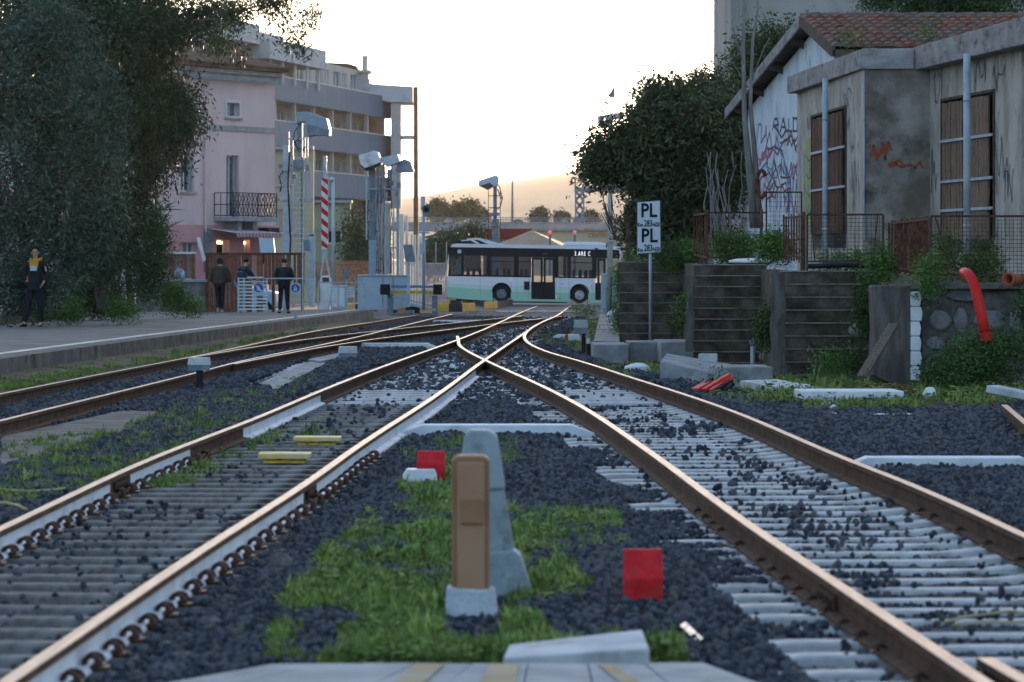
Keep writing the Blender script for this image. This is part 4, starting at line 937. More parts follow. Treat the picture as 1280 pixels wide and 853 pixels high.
for i in range(nn):
    k0_, k1_ = i / nn, (i + .99) / nn; q = [a.lerp(d, k0_), b.lerp(c, k0_), b.lerp(c, k1_), a.lerp(d, k1_)]; o_ = Vector((0, 0, random.uniform(-.015, .01)))
    m.hexa([p + Vector((0, 0, -.35)) for p in q], [p + o_ for p in q])
tag(m.build('path', m_conc), kind='structure')
pathblock(743, 786, 431, 451, 3.0, 'chipped grey concrete block at the near end of the narrow path')
pathblock(787, 826, 428, 449, 2.5, 'grey concrete block behind the foot of the white sign')
pathblock(826, 866, 428, 452, 3.5, 'tallest concrete block, ribbed on top, left of the middle stacked wall')
m = MB(); Y = G(868, 480, -.2).y; 
m.hexa([P(825, 478, Y), P(900, 484, Y), P(905, 480, Y) + Vector((.3, 2.5, 0)), P(828, 475, Y) + Vector((.2, 3.2, 0))], [P(825, 452, Y), P(900, 468, Y), P(905, 462, Y) + Vector((.3, 2.5, 0)), P(828, 449, Y) + Vector((.2, 3.2, 0))])
tag(m.build('concrete_block', m_conc, bevel=.015), 'sloping broken concrete block just left of the red plastic scrap', 'concrete block', 'concrete blocks along the right side')
pathblock(893, 966, 459, 481, 2.0, 'smooth grey concrete block right of the red plastic scrap')
m = MB(); q = [G(925, 476, -.1), G(1012, 492, -.16), G(1060, 489, -.14), G(970, 474, -.08)]; m.prism(q, (0, 0, -.12)); tag(m.build('concrete_block', m_concl), 'flat pale slab running from the grey block to the white painted slab', 'concrete block', 'concrete blocks along the right side')
pathblock(1003, 1130, 489, 505, 1.4, 'low white painted concrete slab in front of the leaning plank', mat=m_white)
pathblock(875, 897, 442, 452, .5, 'small pale stone block standing on the sloping block', mat=m_concl, dz=.08)
# red plastic scrap, white bags, planks, pipes
m = MB(); g = G(890, 490, -.15); Y = g.y
for i, (x0, y0, x1, y1, w_) in enumerate(((868, 488, 886, 478, 9), (880, 488, 911, 469, 6), (888, 489, 914, 473, 4))):
    m.cur = 0; m.bar(P(x0, y0, Y - .1 * i), P(x1, y1, Y + .25), w_ * mpx(Y) * 1.2, .05)
m.cur = 1; m.bar(P(876, 484, Y + .1), P(890, 473, Y + .3), .06, .03); m.bar(P(890, 490, Y - .2), P(915, 477, Y + .1), .06, .05); m.bar(P(905, 488, Y - .1), P(915, 480, Y), .12, .04)
m_redp = M('red_plastic', (0.55, 0.035, 0.03), (0.66, 0.07, 0.05), 8, .45)
tag(m.build('plastic_scrap', [m_redp, m_black], bevel=.006), 'broken red and black plastic scrap lying against the concrete blocks', 'scrap')
rock(893, 489, 20, 12, 'white crumpled bag in front of the red plastic scrap', m_wbit, cat='bag', name='plastic_bag')
o = rock(795, 466, 34, 13, 'white plastic bag lying beside the right track left of the red scrap', m_wbit, cat='bag', name='plastic_bag')
m = MB(); a, b = P(1077, 472, 49.6), P(1117, 406, 50.9); m.bar(a, b, .15, .05); m.bar(a + Vector((.02, -.04, .02)), b + Vector((.02, -.05, -.05)), .03, .03)
tag(m.build('plank', M('old_plank', (.09, .075, .06), (.17, .14, .11), 6, .9, bump=.4, stretch=(4, 4, 1)), bevel=.006), 'weathered plank leaning against the dark pillar', 'plank')
m = MB(); a, b = G(1083, 486, -.12), G(1148, 488, -.12); m.bar(a, b, .12, .04); m.bar(a + Vector((.1, .3, .04)), b + Vector((-.2, .2, .06)), .1, .03); m.bar(a + Vector((.2, -.1, .05)), a + Vector((.5, .5, .05)), .08, .03)
tag(m.build('plank_pile', M('brown_plank', (.10, .05, .035), (.17, .09, .06), 6, .9, bump=.4)), 'small heap of reddish brown boards at the foot of the dark pillar', 'boards')
m = MB(); a, b = P(1240, 486, 44.5), P(1290, 496, 44.0); m.bar(a, b, .22, .09); tag(m.build('concrete_beam', m_concl, bevel=.01), 'pale yellowish concrete beam end lying in the weeds at the right edge', 'beam')
m = MB(); Y = 50.4; pts_ = [P(x, y, Y + o_) for x, y, o_ in ((1205, 341, .6), (1210, 343, .35), (1216, 351, .15), (1220, 364, .05), (1224, 380, 0), (1228, 400, -.03), (1232, 420, -.05))]
m_pipr = M('red_pipe', (0.55, 0.018, 0.018), (0.64, 0.035, 0.03), 4, .5, bump=.1)
m.tube(pts_, .076, 14, cap=False); o = tag(m.build('drain_pipe', m_pipr, smooth=True), 'bent red plastic pipe hanging down over the stone wall', 'pipe'); sm = o.modifiers.new('s', 'SOLIDIFY'); sm.thickness = .012
m = MB(); q = pts_[-1]; m.tube([q + Vector((0, 0, .05)), q + Vector((.01, 0, -.07))], .084, 14, cap=False); m.build('collar', m_pipr, o, smooth=True)
m = MB(); a = P(1260, 349, 51.0); m.tube([a, a + Vector((.22, .35, -.02))], .085, 14, cap=False); m.tube([a, a + Vector((.03, .05, 0))], .1, 14, cap=False); o = tag(m.build('drain_pipe', M('orange_pipe', (.40, .10, .05), (.5, .15, .08), 5, .6), smooth=True), 'open end of an orange clay pipe lying on top of the stone wall', 'pipe'); sm = o.modifiers.new('s', 'SOLIDIFY'); sm.thickness = .012
m = MB(); a = P(1068, 415, 56.6); m.tube([a, a + Vector((.3, .35, .2))], .11, 14); tag(m.build('pipe_stub', m_conc, smooth=True), 'grey pipe stub sticking out of the nearest stacked wall', 'pipe')
# rubbish on the middle wall, standpipe
m = MB(); a = P(940, 329, 66.3); m.ball(a + Vector((0, .4, .03)), (.42, .3, .06), 10, 5, .12); tag(m.build('plastic_sheet', m_wbit), 'white crumpled plastic sheet lying on top of the middle stacked wall', 'rubbish')
m = MB(); a = P(962, 325, 66.4); m.ball(a + Vector((0, .4, .05)), (.28, .22, .14), 9, 5, .2); tag(m.build('rubble_lump', m_conc), 'grey lump of rubble beside the white plastic sheet', 'rubble')
m = MB(); g = G(941, 455, -.1); k = mpx(g.y); m.tube([g, g + Vector((0, 0, 22 * k))], 3 * k, 8); o = tag(m.build('standpipe', m_galv), 'short pale post with a tap in front of the middle stacked wall', 'standpipe')
m = MB(); m.ball(g + Vector((0, 0, 26 * k)), (5 * k, 3 * k, 4 * k), 8, 5); m.tube([g + Vector((0, 0, 26 * k)), g + Vector((0, 0, 36 * k))], 1.6 * k, 6); m.build('tap', m_galvd, o)
for a in [(960, 451, 26, 13, 'piece of brown flat stone against the upright slab', m_rockb), (933, 446, 12, 8, 'pale stone at the foot of the middle wall', m_conc), (978, 452, 22, 10, 'pale broken tile at the foot of the upright slab', m_concl), (858, 418, 9, 6, 'light stone by the far stacked wall', m_conc), (812, 428, 0.1, .1, '', None)][:4]: rock(*a, dz=-.12)
m = MB(); g = G(800, 440, -.15); m.bar(g, g + Vector((.35, 0, -.08)), .09, .07); m.bar(g + Vector((.3, .1, 0)), g + Vector((.55, .1, .02)), .1, .08); tag(m.build('brick_scrap', m_rusty), 'rust red scrap on the grass below the concrete blocks', 'scrap')
# ------------------------------------------------------------------ sign, posts, fences
Y = 76.0; g = G(813, 428, -.05); Y = g.y; k = mpx(Y)
t = thing('kilometre_sign', 'white sign with PL and kilometre figures on a slim blue grey pole', 'sign', g)
m = MB(); m.tube([g + Vector((0, 0, -.1)), P(813, 252, Y)], 2.0 * k, 10); m.build('pole', m_galv, t, smooth=True)
bb = FR(Y - .06)
m = MB(); bb.poly(m, [(797, 317), (797, 253.5), (824.5, 251.5), (825.5, 315)], 0, .025); brd = m.build('board', M('sign_white', (.60, .68, .74), (.66, .73, .78), 5, .5), t)
m = MB(); bb.poly(m, [(796.2, 318), (796.2, 252.7), (825.3, 250.6), (826.3, 316)], -.02, -.002); m.build('backing', m_galvd, t)
for s, x, y, sz, bold in (('PL', 811, 264, 24, .010), ('PL', 811.5, 295.5, 24, .010)):
    text_mesh('lettering', s, sz * k, m_black, P(x, y, Y - .09) , (1, 0, 0), brd, bold=bold, sx=.86)
for s, x, y, sz, sx in (('Km', 800.5, 281.5, 6.0, .8), ('283', 810.3, 279.8, 11.5, .62), ('+620', 819.8, 281, 7.5, .6), ('Km', 800.5, 313, 6.0, .8), ('283', 810.5, 310.5, 11.5, .62), ('+650', 820, 312, 7.5, .6)):
    text_mesh('lettering', s, sz * k, m_black, P(x, y, Y - .09), (1, 0, 0), brd, bold=.004, sx=sx)
def post(x, w_, y0, y1, label, mat=m_rusty, dz=-.15, low=None, name='rusty_post', lean=0):
    g = G(x, y1, dz); Y = g.y; k = mpx(Y); m = MB(); top = P(x + lean, y0, Y)
    m.prism([g + Vector((-w_ * k / 2, 0, -.1)), g + Vector((w_ * k / 2, 0, -.1)), g + Vector((w_ * k / 2, .02, -.1)), g + Vector((-w_ * k * .3, .02, -.1)), g + Vector((-w_ * k * .3, w_ * k, -.1)), g + Vector((-w_ * k / 2, w_ * k, -.1))], top - g + Vector((0, 0, .1)))
    o = tag(m.build(name, mat), label, 'post')
    if low:
        m = MB(); a = g.lerp(top, low); m.bar(g + Vector((0, -.004, -.02)), a + Vector((0, -.004, 0)), w_ * k * 1.05, w_ * k * .4); m.build('painted_foot', m_concl, o)
    return o
post(1004, 6, 265, 460, 'tall rusty angle iron post with a pale foot in front of the nearest stacked wall', low=.22)
post(883, 5, 262, 444, 'rusty angle iron post with a pale foot in front of the middle stacked wall', low=.3)
post(785, 5, 270, 427, 'rusty angle iron post left of the white sign')
def mesh_fence(name, label, p0, p1, z0, z1, dx, dz_, mat=m_rusty, wire=.004, frame=.02, group=None, diag=True):
    """framed welded mesh panel between two ground points"""
    p0 = Vector((p0[0], p0[1], 0)); p1 = Vector((p1[0], p1[1], 0)); L_ = (p1 - p0).length; d = (p1 - p0) / L_; U = Vector((0, 0, 1))
    q = lambda t, z: p0 + d * t + U * z
    t = thing(name, label, 'fence', q(0, z0), group); m = MB()
    n = max(2, int(L_ / dx))
    for i in range(1, n): m.bar(q(L_ * i / n, z0), q(L_ * i / n, z1), wire * 1.6)
    n = max(2, int((z1 - z0) / dz_))
    for i in range(1, n): m.bar(q(0, z0 + (z1 - z0) * i / n), q(L_, z0 + (z1 - z0) * i / n), wire * 1.6)
    m.build('mesh', mat, t); m = MB()
    m.bar(q(0, z0), q(L_, z0), frame * 1.4); m.bar(q(0, z1), q(L_, z1), frame * 1.6); m.bar(q(0, z0 - .15), q(0, z1), frame * 1.6); m.bar(q(L_, z0 - .15), q(L_, z1), frame * 1.6)
    m.build('frame', mat, t)
    if diag:
        m = MB(); m.bar(q(L_ * .1, z0), q(.06, z1), frame); m.build('brace', mat, t)
        m = MB(); m.bar(q(L_ * .86, z0), q(L_ * .93, z1), frame); m.build('brace', mat, t)
    return t
m_wire2 = M('dark_wire', (.05, .032, .028), (.10, .06, .045), 9, .8)
zf = lambda y, Y: CZ + (HZ - y) / F * Y
GF = 'rusty fence panels in front of the station house'
mesh_fence('mesh_fence', 'rusty framed mesh panel in front of the left shuttered window', (P(1009, 0, 57.4).x, 57.4), (P(1104, 0, 57.4).x, 57.4), zf(327, 57.4), zf(268.5, 57.4), .062, .062, m_wire2, group=GF)
mesh_fence('mesh_fence', 'rusty framed mesh panel above the stone wall at the right edge', (P(1164, 0, 53.2).x, 53.2), (9.4, 53.2), zf(344, 53.2), zf(270.5, 53.2), .058, .058, m_wire2, group=GF)
mesh_fence('mesh_fence', 'overgrown mesh panel behind the middle stacked wall', (P(884, 0, 70).x, 70), (P(958, 0, 70).x, 70), zf(322, 70), zf(266, 70), .11, .11, m_wire2, group=GF, diag=False)
mesh_fence('mesh_fence', 'mesh panel in front of the graffiti wall left of the first shutter', (P(958, 0, 73).x, 73), (P(1002, 0, 73).x, 73), zf(300, 73), zf(240.5, 73), .09, .09, m_wire2, group=GF, diag=False)
def slat_fence(name, label, x0, Y0, x1, Y1, ya0, yb0, ya1, yb1, n, mat, group=None, w_=.035):
    t = thing(name, label, 'fence', P(x0, yb0, Y0), group); m = MB()
    for i in range(n):
        f = i / (n - 1) if n > 1 else 0; Y = Y0 + (Y1 - Y0) * f; x = x0 + (x1 - x0) * f; a = P(x, yb0 + (yb1 - yb0) * f + random.uniform(-2, 2), Y); b = P(x + random.uniform(-.8, .8), ya0 + (ya1 - ya0) * f + random.uniform(-1.5, 1.5), Y); m.bar(a, b, w_ * random.uniform(.7, 1.2), w_ * .5)
    m.build('slats', mat, t); m = MB(); m.bar(P(x0, ya0 + 3, Y0), P(x1, ya1 + 3, Y1), .03); m.bar(P(x0, yb0 - 6, Y0), P(x1, yb1 - 6, Y1), .03); m.build('rails', mat, t); return t
slat_fence('iron_fence', 'dense rusty bar panel turned sideways between the two mesh panels', 1112, 57.3, 1163, 53.3, 277, 340, 271, 347, 17, m_rusty, GF, .04)
slat_fence('iron_fence', 'narrow rusty bar panel left of the tall rusty post', 980, 59.5, 1002, 57.6, 270, 325, 268, 328, 8, m_rusty, GF, .03)
slat_fence('iron_fence', 'rusty bar panel behind the post of the middle wall', 868, 70, 884, 67, 266, 325, 264, 328, 6, m_rusty, GF, .03)
m = MB(); Y = 69; g_ = P(951, 316, Y); m.tube([g_, P(952, 262, Y)], .03, 6)
pp = [P(952 + math.cos(a) * 6, 230 + math.sin(a) * 17, Y) for a in np.linspace(.6, 5.7, 12)]; m.tube(pp, .04, 6); tag(m.build('iron_hoop', m_rusty, smooth=True), 'rusty iron post with an oval hoop on top beside the graffiti wall', 'iron hoop')
m = MB(); a = P(1010, 333, 57.0); m.tube([a, a + Vector((.6, .1, .02)), a + Vector((1.2, .05, .0))], .04, 8); tag(m.build('black_pipe', m_black, smooth=True), 'black pipe lying along the top of the nearest stacked wall', 'pipe')
# ------------------------------------------------------------------ tower block behind
m_tower = M('tower_plaster', (0.34, 0.32, 0.29), (0.41, 0.39, 0.36), .5, .9, bump=.2, c3=(0.22, 0.2, 0.18), stretch=(1, 1, .3))
t = thing('tower_block', 'tall plain beige block rising behind the station house', 'building', (14, 112, 0)); f = FR(112)
m = MB(); f.abox(m, f.t(928), f.t(1500), 0, 19, -16, 0); m.build('wall', m_tower, t)
m = MB(); f.abox(m, f.t(912.5), f.t(928) - .003, 0, 19, -3, .25); f.abox(m, f.t(915.5), f.t(917), 0, 19, .25, .31); f.abox(m, f.t(924), f.t(926), 0, 19, .25, .31); m.build('corner_pier', m_tower, t)
# ================================================================== vegetation
lf_d = [M('leaf_dark', (0.032, 0.058, 0.028), (0.055, 0.09, 0.042), 2, .55), M('leaf_mid', (0.035, 0.062, 0.026), (0.055, 0.09, 0.035), 2, .55), M('leaf_olive', (0.055, 0.068, 0.028), (0.08, 0.095, 0.04), 2, .6)]
lf_b = [M('leaf_bluegreen', (0.055, 0.105, 0.070), (0.080, 0.14, 0.095), 2, .6), M('leaf_bluedark', (0.030, 0.062, 0.042), (0.048, 0.085, 0.058), 2, .6), M('leaf_grey', (0.085, 0.125, 0.09), (0.12, 0.165, 0.125), 2, .6)]
lf_g = [M('leaf_fresh', (0.09, 0.17, 0.03), (0.15, 0.25, 0.05), 2, .6), M('leaf_green', (0.05, 0.11, 0.025), (0.085, 0.16, 0.04), 2, .6)]
lf_r = [lf_d[1], M('leaf_olive_green', (0.065, 0.085, 0.035), (0.10, 0.12, 0.05), 2, .5, spec=.3), M('leaf_brown', (0.085, 0.075, 0.035), (0.13, 0.11, 0.05), 2, .55)]
m_bark = M('bark', (0.075, 0.06, 0.05), (0.15, 0.12, 0.10), 5, .95, bump=.8, stretch=(2, 2, .4)); m_barkg = M('pale_bark', (0.17, 0.155, 0.14), (0.27, 0.25, 0.23), 5, .95, bump=.6, stretch=(2, 2, .4))
def pxl(lst, Y): return [((P(x, y, Y + dY)), (rx * mpx(Y), dd, ry * mpx(Y))) for x, y, rx, ry, dY, dd in lst]
def tree(name, label, Y, blobs, n, size, mats, limbs, cat='tree', group=None, bark=m_bark, **kw):
    x, y, r = limbs[0][0] if limbs else (blobs[0][0], blobs[0][1] + blobs[0][3], 1)
    t = thing(name, label, cat, P(x, y, Y), group)
    if limbs:
        m = MB()
        for lb in limbs:
            ps = []; rs = []
            for i in range(len(lb)):
                ps.append(P(lb[i][0], lb[i][1], Y + (lb[i][3] if len(lb[i]) > 3 else 0))); rs.append(lb[i][2] * mpx(Y))
            m.tube(ps, rs, 8)
        m.build('trunk' if cat == 'tree' else 'stem', bark, t, smooth=True)
    leaves('crown' if cat == 'tree' else 'foliage', pxl(blobs, Y), n, size, mats, t, **kw)
    return t
random.seed(21)
# left: big evergreens behind the platform
tree('olive_tree', 'broad blue green tree at the left edge behind the person in the black jacket', 84, [(20, 210, 75, 110, 0, 1.6), (95, 150, 62, 95, .5, 1.4), (45, 310, 70, 60, 0, 1.2), (110, 240, 48, 80, 0, 1.2), (-10, 110, 60, 80, 0, 1.3), (20, 365, 50, 26, -.5, .8), (60, 60, 60, 60, 1, 1.2)], 90000, .12, lf_b,
     [[(30, 395, 9), (34, 330, 8), (25, 250, 6), (10, 150, 3)], [(34, 330, 6), (70, 270, 5), (95, 170, 3)], [(30, 300, 4), (60, 330, 3), (80, 300, 2)]], aspect=.34, spread=.28)
tree('eucalyptus_tree', 'tall dark leaning tree with drooping sprays reaching over the pink house', 90, [(145, 60, 68, 70, 0, 1.8), (190, 30, 42, 36, 0, 1.2), (60, 20, 90, 50, 0, 1.8), (165, 140, 50, 65, 0, 1.3), (196, 150, 36, 48, -.5, .9), (222, 138, 20, 38, -.5, .5), (150, 220, 36, 55, 0, 1.2), (185, 205, 24, 40, 0, .8), (243, 34, 18, 13, 0, .6), (128, 290, 40, 55, 0, 1.2), (262, 18, 30, 12, 0, .6), (215, 182, 13, 24, 0, .4)], 95000, .15, [lf_d[0], lf_d[1], lf_d[1], lf_b[1], lf_d[2]],
     [[(130, 388, 9), (122, 330, 8), (105, 290, 7), (120, 200, 6), (150, 100, 4), (190, 40, 3), (250, 20, 1.5), (300, 12, 1)], [(104, 345, 8), (112, 300, 7), (104, 280, 6), (70, 180, 4), (50, 60, 3)], [(140, 120, 3), (190, 130, 2), (225, 140, 1.2)]], aspect=.27, droop=.9, per=30, spread=.28)
tree('eucalyptus_tree', 'thin overhanging sprays of leaves against the sky above the apartment block', 88, [(290, 20, 16, 14, 0, .3), (318, 8, 22, 8, 0, .3), (345, 4, 20, 7, 0, .3), (372, 10, 16, 8, 0, .3), (385, 22, 9, 12, 0, .2), (356, 48, 6, 8, 0, .15), (330, 34, 4, 9, 0, .15), (376, 55, 4, 12, 0, .15), (276, 55, 16, 10, 0, .3), (300, 48, 8, 8, 0, .2), (294, 72, 10, 6, 0, .2), (392, 8, 6, 8, 0, .2), (345, 28, 4, 12, 0, .1), (364, 30, 3, 14, 0, .1)], 5200, .12, lf_r,
     [[(240, 26, 1.6), (270, 24, 1.4), (300, 14, 1.1), (330, 5, .9), (360, 0, .7), (392, 6, .5)], [(300, 14, .8), (320, 20, .6), (330, 32, .4)], [(345, 3, .6), (352, 20, .5), (356, 42, .4)], [(370, 2, .5), (380, 20, .4), (376, 50, .3)], [(250, 30, 1), (280, 50, .7), (296, 68, .4)]], aspect=.28, droop=1.0, per=12, spread=.22)
tree('laurel_tree', 'dense dark green shrub tree between the leaning trunks and the stone wall', 96, [(150, 330, 34, 60, 0, 1.2), (185, 320, 26, 55, 0, .8), (170, 270, 26, 34, 0, .8), (90, 360, 40, 36, 0, 1.2), (128, 372, 26, 20, 0, .8)], 40000, .08, [lf_d[0], lf_d[1], lf_g[1]], [[(165, 392, 5), (160, 340, 4), (170, 280, 2.5)], [(122, 392, 6), (128, 350, 5), (120, 300, 3)]])
# spiky palm-like plant in front of the pink house
t = thing('spiky_plant', 'spiky long leaved plant in front of the pink house wall', 'plant', P(180, 345, 100)); m = MB(); random.seed(9)
for i in range(70):
    c = P(random.choice((185, 195, 200, 178)) + random.uniform(-8, 8), random.choice((262, 290, 305, 320)) + random.uniform(-10, 10), 100 + random.uniform(-.4, .4)); a = random.uniform(-.3, 2.2); l = random.uniform(.35, .75)
    d = Vector((math.cos(a), random.uniform(-.4, .4), math.sin(a) * .8)); s = Vector((-d.z, 0, d.x)).normalized() * .018; e = c + d * l
    m.add([c - s, c + s, c + d * l * .6 + s * .8, c + d * l * .6 - s * .8, e + Vector((0, 0, -.06 * l))], [[0, 1, 2, 3], [3, 2, 4]])
m.build('fronds', [lf_b[0]], t); m = MB(); m.tube([P(180, 345, 100), P(184, 300, 100), P(190, 260, 100)], [.05, .04, .02], 6); m.tube([P(182, 330, 100), P(198, 300, 100)], [.04, .02], 6); m.build('stem', m_bark, t)
for (x, y, rx, ry, n, lab) in ((212, 372, 14, 20, 4200, 'small bright green bush in front of the stone wall'), (85, 386, 14, 10, 1800, 'low green weed clump hanging over the kerb wall'), (236, 384, 14, 7, 1500, 'low weeds at the right foot of the stone wall'), (60, 388, 34, 8, 2400, 'strip of green weeds growing behind the kerb wall'), (160, 388, 30, 7, 2000, 'weeds behind the kerb wall right of the leaning trunks')):
    tree('bush', lab, 100 if x > 200 else 86.5, [(x, y, rx, ry, 0, .5)], n, .07, lf_g, [], cat='bush')
# right: evergreen mass between the mast and the house
tree('bay_tree', 'large dark evergreen tree right of the bus, spreading left over the mast', 92, [(775, 196, 33, 26, 0, .9), (746, 200, 16, 13, 0, .4), (760, 176, 16, 10, 0, .4), (812, 182, 38, 44, 0, 1.3), (840, 165, 44, 52, 0, 1.4), (880, 175, 44, 58, 0, 1.4), (750, 209, 22, 11, 0, .5), (834, 240, 36, 44, 0, 1.2), (870, 235, 50, 50, 0, 1.3), (905, 200, 30, 60, .5, 1), (835, 285, 50, 34, 0, 1), (815, 280, 15, 34, 0, .7), (820, 128, 20, 14, 0, .5), (838, 122, 12, 10, 0, .4)], 90000, .17, lf_r,
     [[(850, 330, 6), (845, 270, 5), (820, 200, 3), (770, 190, 1.5)], [(848, 290, 4), (885, 220, 3), (890, 130, 2)], [(850, 300, 4), (800, 240, 2), (760, 215, 1.2)]], aspect=.30, spread=.25, per=16, gapt=.0, gapf=2.2)
tree('bay_tree', 'reddish tinged evergreen crown close to the roof edge of the station house', 96, [(890, 120, 26, 26, 0, .9), (905, 150, 26, 40, 0, 1), (875, 110, 14, 12, 0, .5), (915, 120, 16, 22, 0, .5), (885, 97, 10, 6, 0, .3)], 15000, .10, lf_r, [[(900, 300, 4), (898, 200, 3), (890, 120, 1.5)]], aspect=.34)
tree('creeper_bush', 'leafy green shrub with fresh shoots growing above the roof edge', 93, [(955, 70, 26, 20, 0, .5), (975, 52, 18, 16, 0, .5), (935, 95, 20, 22, 0, .5), (990, 38, 14, 10, 0, .4), (965, 88, 18, 14, 0, .4), (945, 118, 14, 14, 0, .4)], 8000, .13, [lf_d[1], lf_g[1], lf_r[2]], [[(935, 200, 2), (940, 130, 1.5), (960, 70, 1)]], cat='bush', aspect=.4)
tree('pine_tree', 'dark tree crown showing above the roof at the upper right', 100, [(1130, -6, 40, 22, 0, 1), (1180, -8, 50, 28, 0, 1), (1240, -4, 45, 26, 0, 1), (1090, -4, 14, 16, 0, .6), (1210, 6, 40, 14, 0, .8)], 26000, .10, [lf_d[0], lf_d[1], lf_g[1]], [[(1190, 120, 8), (1190, 0, 6)]])
# bare stems in front of the graffiti wall
def stems(name, label, Y, lst, mat, cat='tree'):
    m = MB()
    for lb in lst: m.tube([P(x, y, Y + (i % 2) * .05) for i, (x, y, r) in enumerate(lb)], [r * mpx(Y) for x, y, r in lb], 7)
    return tag(m.build(name, mat, smooth=True), label, cat)
stems('bare_tree', 'pair of tall bare trunks rising beside the gable wall to the top of the picture', 74, [[(943, 285, 6), (938, 220, 5), (931, 150, 3.5), (929, 60, 2.5), (932, -10, 1.5)], [(950, 285, 5), (945, 210, 3.5), (938, 130, 2.5), (941, 50, 2), (948, 10, 1.4), (946, -10, 1)], [(930, 80, 1.2), (920, 50, .8), (915, 25, .5)], [(935, 110, 1), (918, 82, .7), (910, 70, .4)], [(940, 100, 1), (955, 60, .6), (962, 48, .4)]], m_barkg)
random.seed(14); tw = []
for i in range(16):
    x = random.uniform(885, 925); h = random.uniform(170, 240); a = [(x + random.uniform(-4, 4), 320, 1.6)]; cx = x
    for y in range(300, int(h), -22): cx += random.uniform(-7, 7); a.append((cx, y, max(.5, 1.5 * (y - 150) / 170)))
    tw.append(a)
stems('bare_shrub', 'leafless pale grey shrub stems in front of the dark evergreen', 73, tw, m_barkg, 'shrub')
random.seed(15); tw = []
for i in range(14):
    a = [(770 + random.uniform(-3, 3), 300, .9)]; cx = 770; s = random.uniform(-4.5, -.5)
    for y in range(290, random.randint(235, 262), -12): cx += s + random.uniform(-2.5, 1.5); a.append((cx, y, .55))
    tw.append(a)
stems('bare_shrub', 'thin bare twigs fanning out left of the evergreen beside the gantry', 96, tw, m_bark, 'shrub')
# low green growth on the terrace and over the walls
GR = 'green bushes on the retaining walls'
for (x, y, rx, ry, Y, n, lab, mt) in (
    (905, 312, 50, 17, 71, 9000, 'wide green bush on top of the middle stacked wall', lf_g), (840, 320, 34, 18, 80, 7000, 'dark green bush above the far stacked wall right of the sign', [lf_d[1], lf_g[1]]),
    (784, 340, 11, 34, 84, 9000, 'bright ivy bush hugging the left end of the far stacked wall', lf_g), (776, 400, 7, 30, 83, 2200, 'narrow ivy strip hanging at the left corner of the far wall', lf_g), (862, 375, 8, 42, 67.5, 2400, 'ivy hanging between the far and the middle stacked walls', lf_g),
    (850, 405, 14, 12, 80.5, 1300, 'small weed clump at the foot of the far stacked wall', [lf_d[1], lf_g[1]]),
    (960, 380, 12, 48, 58.6, 4200, 'ivy hanging down the right end of the middle stacked wall', [lf_d[1], lf_g[1]]), (968, 318, 22, 20, 60, 4000, 'green bush behind the narrow rusty bars', lf_g),
    (1085, 385, 10, 40, 56.2, 3600, 'ivy trailing down the right end of the nearest stacked wall', [lf_d[1], lf_g[1]]), (1060, 329, 36, 5, 57.8, 1600, 'low weeds behind the mesh panel of the left window', lf_g),
    (1100, 330, 12, 22, 56.6, 2200, 'small upright weed beside the dense rusty bars', lf_g), (1162, 350, 8, 26, 51.6, 1500, 'bright upright weed beside the white wall corner', lf_g),
    (1205, 334, 48, 9, 54, 3600, 'weeds growing behind the mesh above the stone wall', lf_g), (1228, 316, 9, 16, 54.2, 900, 'taller dark weed behind the right mesh panel', [lf_d[1], lf_g[1]]), (1182, 312, 10, 12, 54.2, 1000, 'small weed left of the red pipe behind the mesh', lf_g),
    (1240, 450, 58, 30, 50.5, 10000, 'large leafy bush at the foot of the stone wall by the right edge', [lf_d[1], lf_g[1], lf_g[1]]), (1178, 468, 26, 13, 50.2, 2600, 'leafy bush against the white painted wall corner', [lf_d[1], lf_g[1]]), (1290, 392, 16, 24, 51, 1500, 'tall weeds in front of the stone wall at the very right edge', [lf_d[1], lf_g[1]]),
    (1068, 450, 14, 14, 54, 1000, 'weed clump left of the leaning plank', [lf_d[1], lf_g[1]]), (1048, 455, 24, 10, 55, 1400, 'low weeds at the foot of the nearest stacked wall', lf_g), (730, 388, 20, 6, 128, 1400, 'low green weeds beside the road right of the tracks', lf_g),
    (898, 480, 10, 8, 52, 300, 'tiny weed beside the red plastic scrap', lf_g), (1099, 58, 8, 8, 72.9, 0, '', lf_g)):
    if n: tree('bush', lab, Y, [(x, y, rx, ry, 0, min(rx, 30) * mpx(Y))], n, .05, mt, [], cat='bush', group=GR, aspect=.5)
for (x, y, rx, ry, Y, n, lab) in ((1063, 47, 9, 8, 73, 260, 'small weed growing on the roof tiles near the gable'), (1160, 40, 10, 8, 73, 300, 'small weed growing on the roof tiles behind the canopy'), (1098, 8, 0, 0, 0, 0, '')):
    if n: tree('bush', lab, Y, [(x, y, rx, ry, 0, .15)], n, .07, lf_g, [], cat='bush')
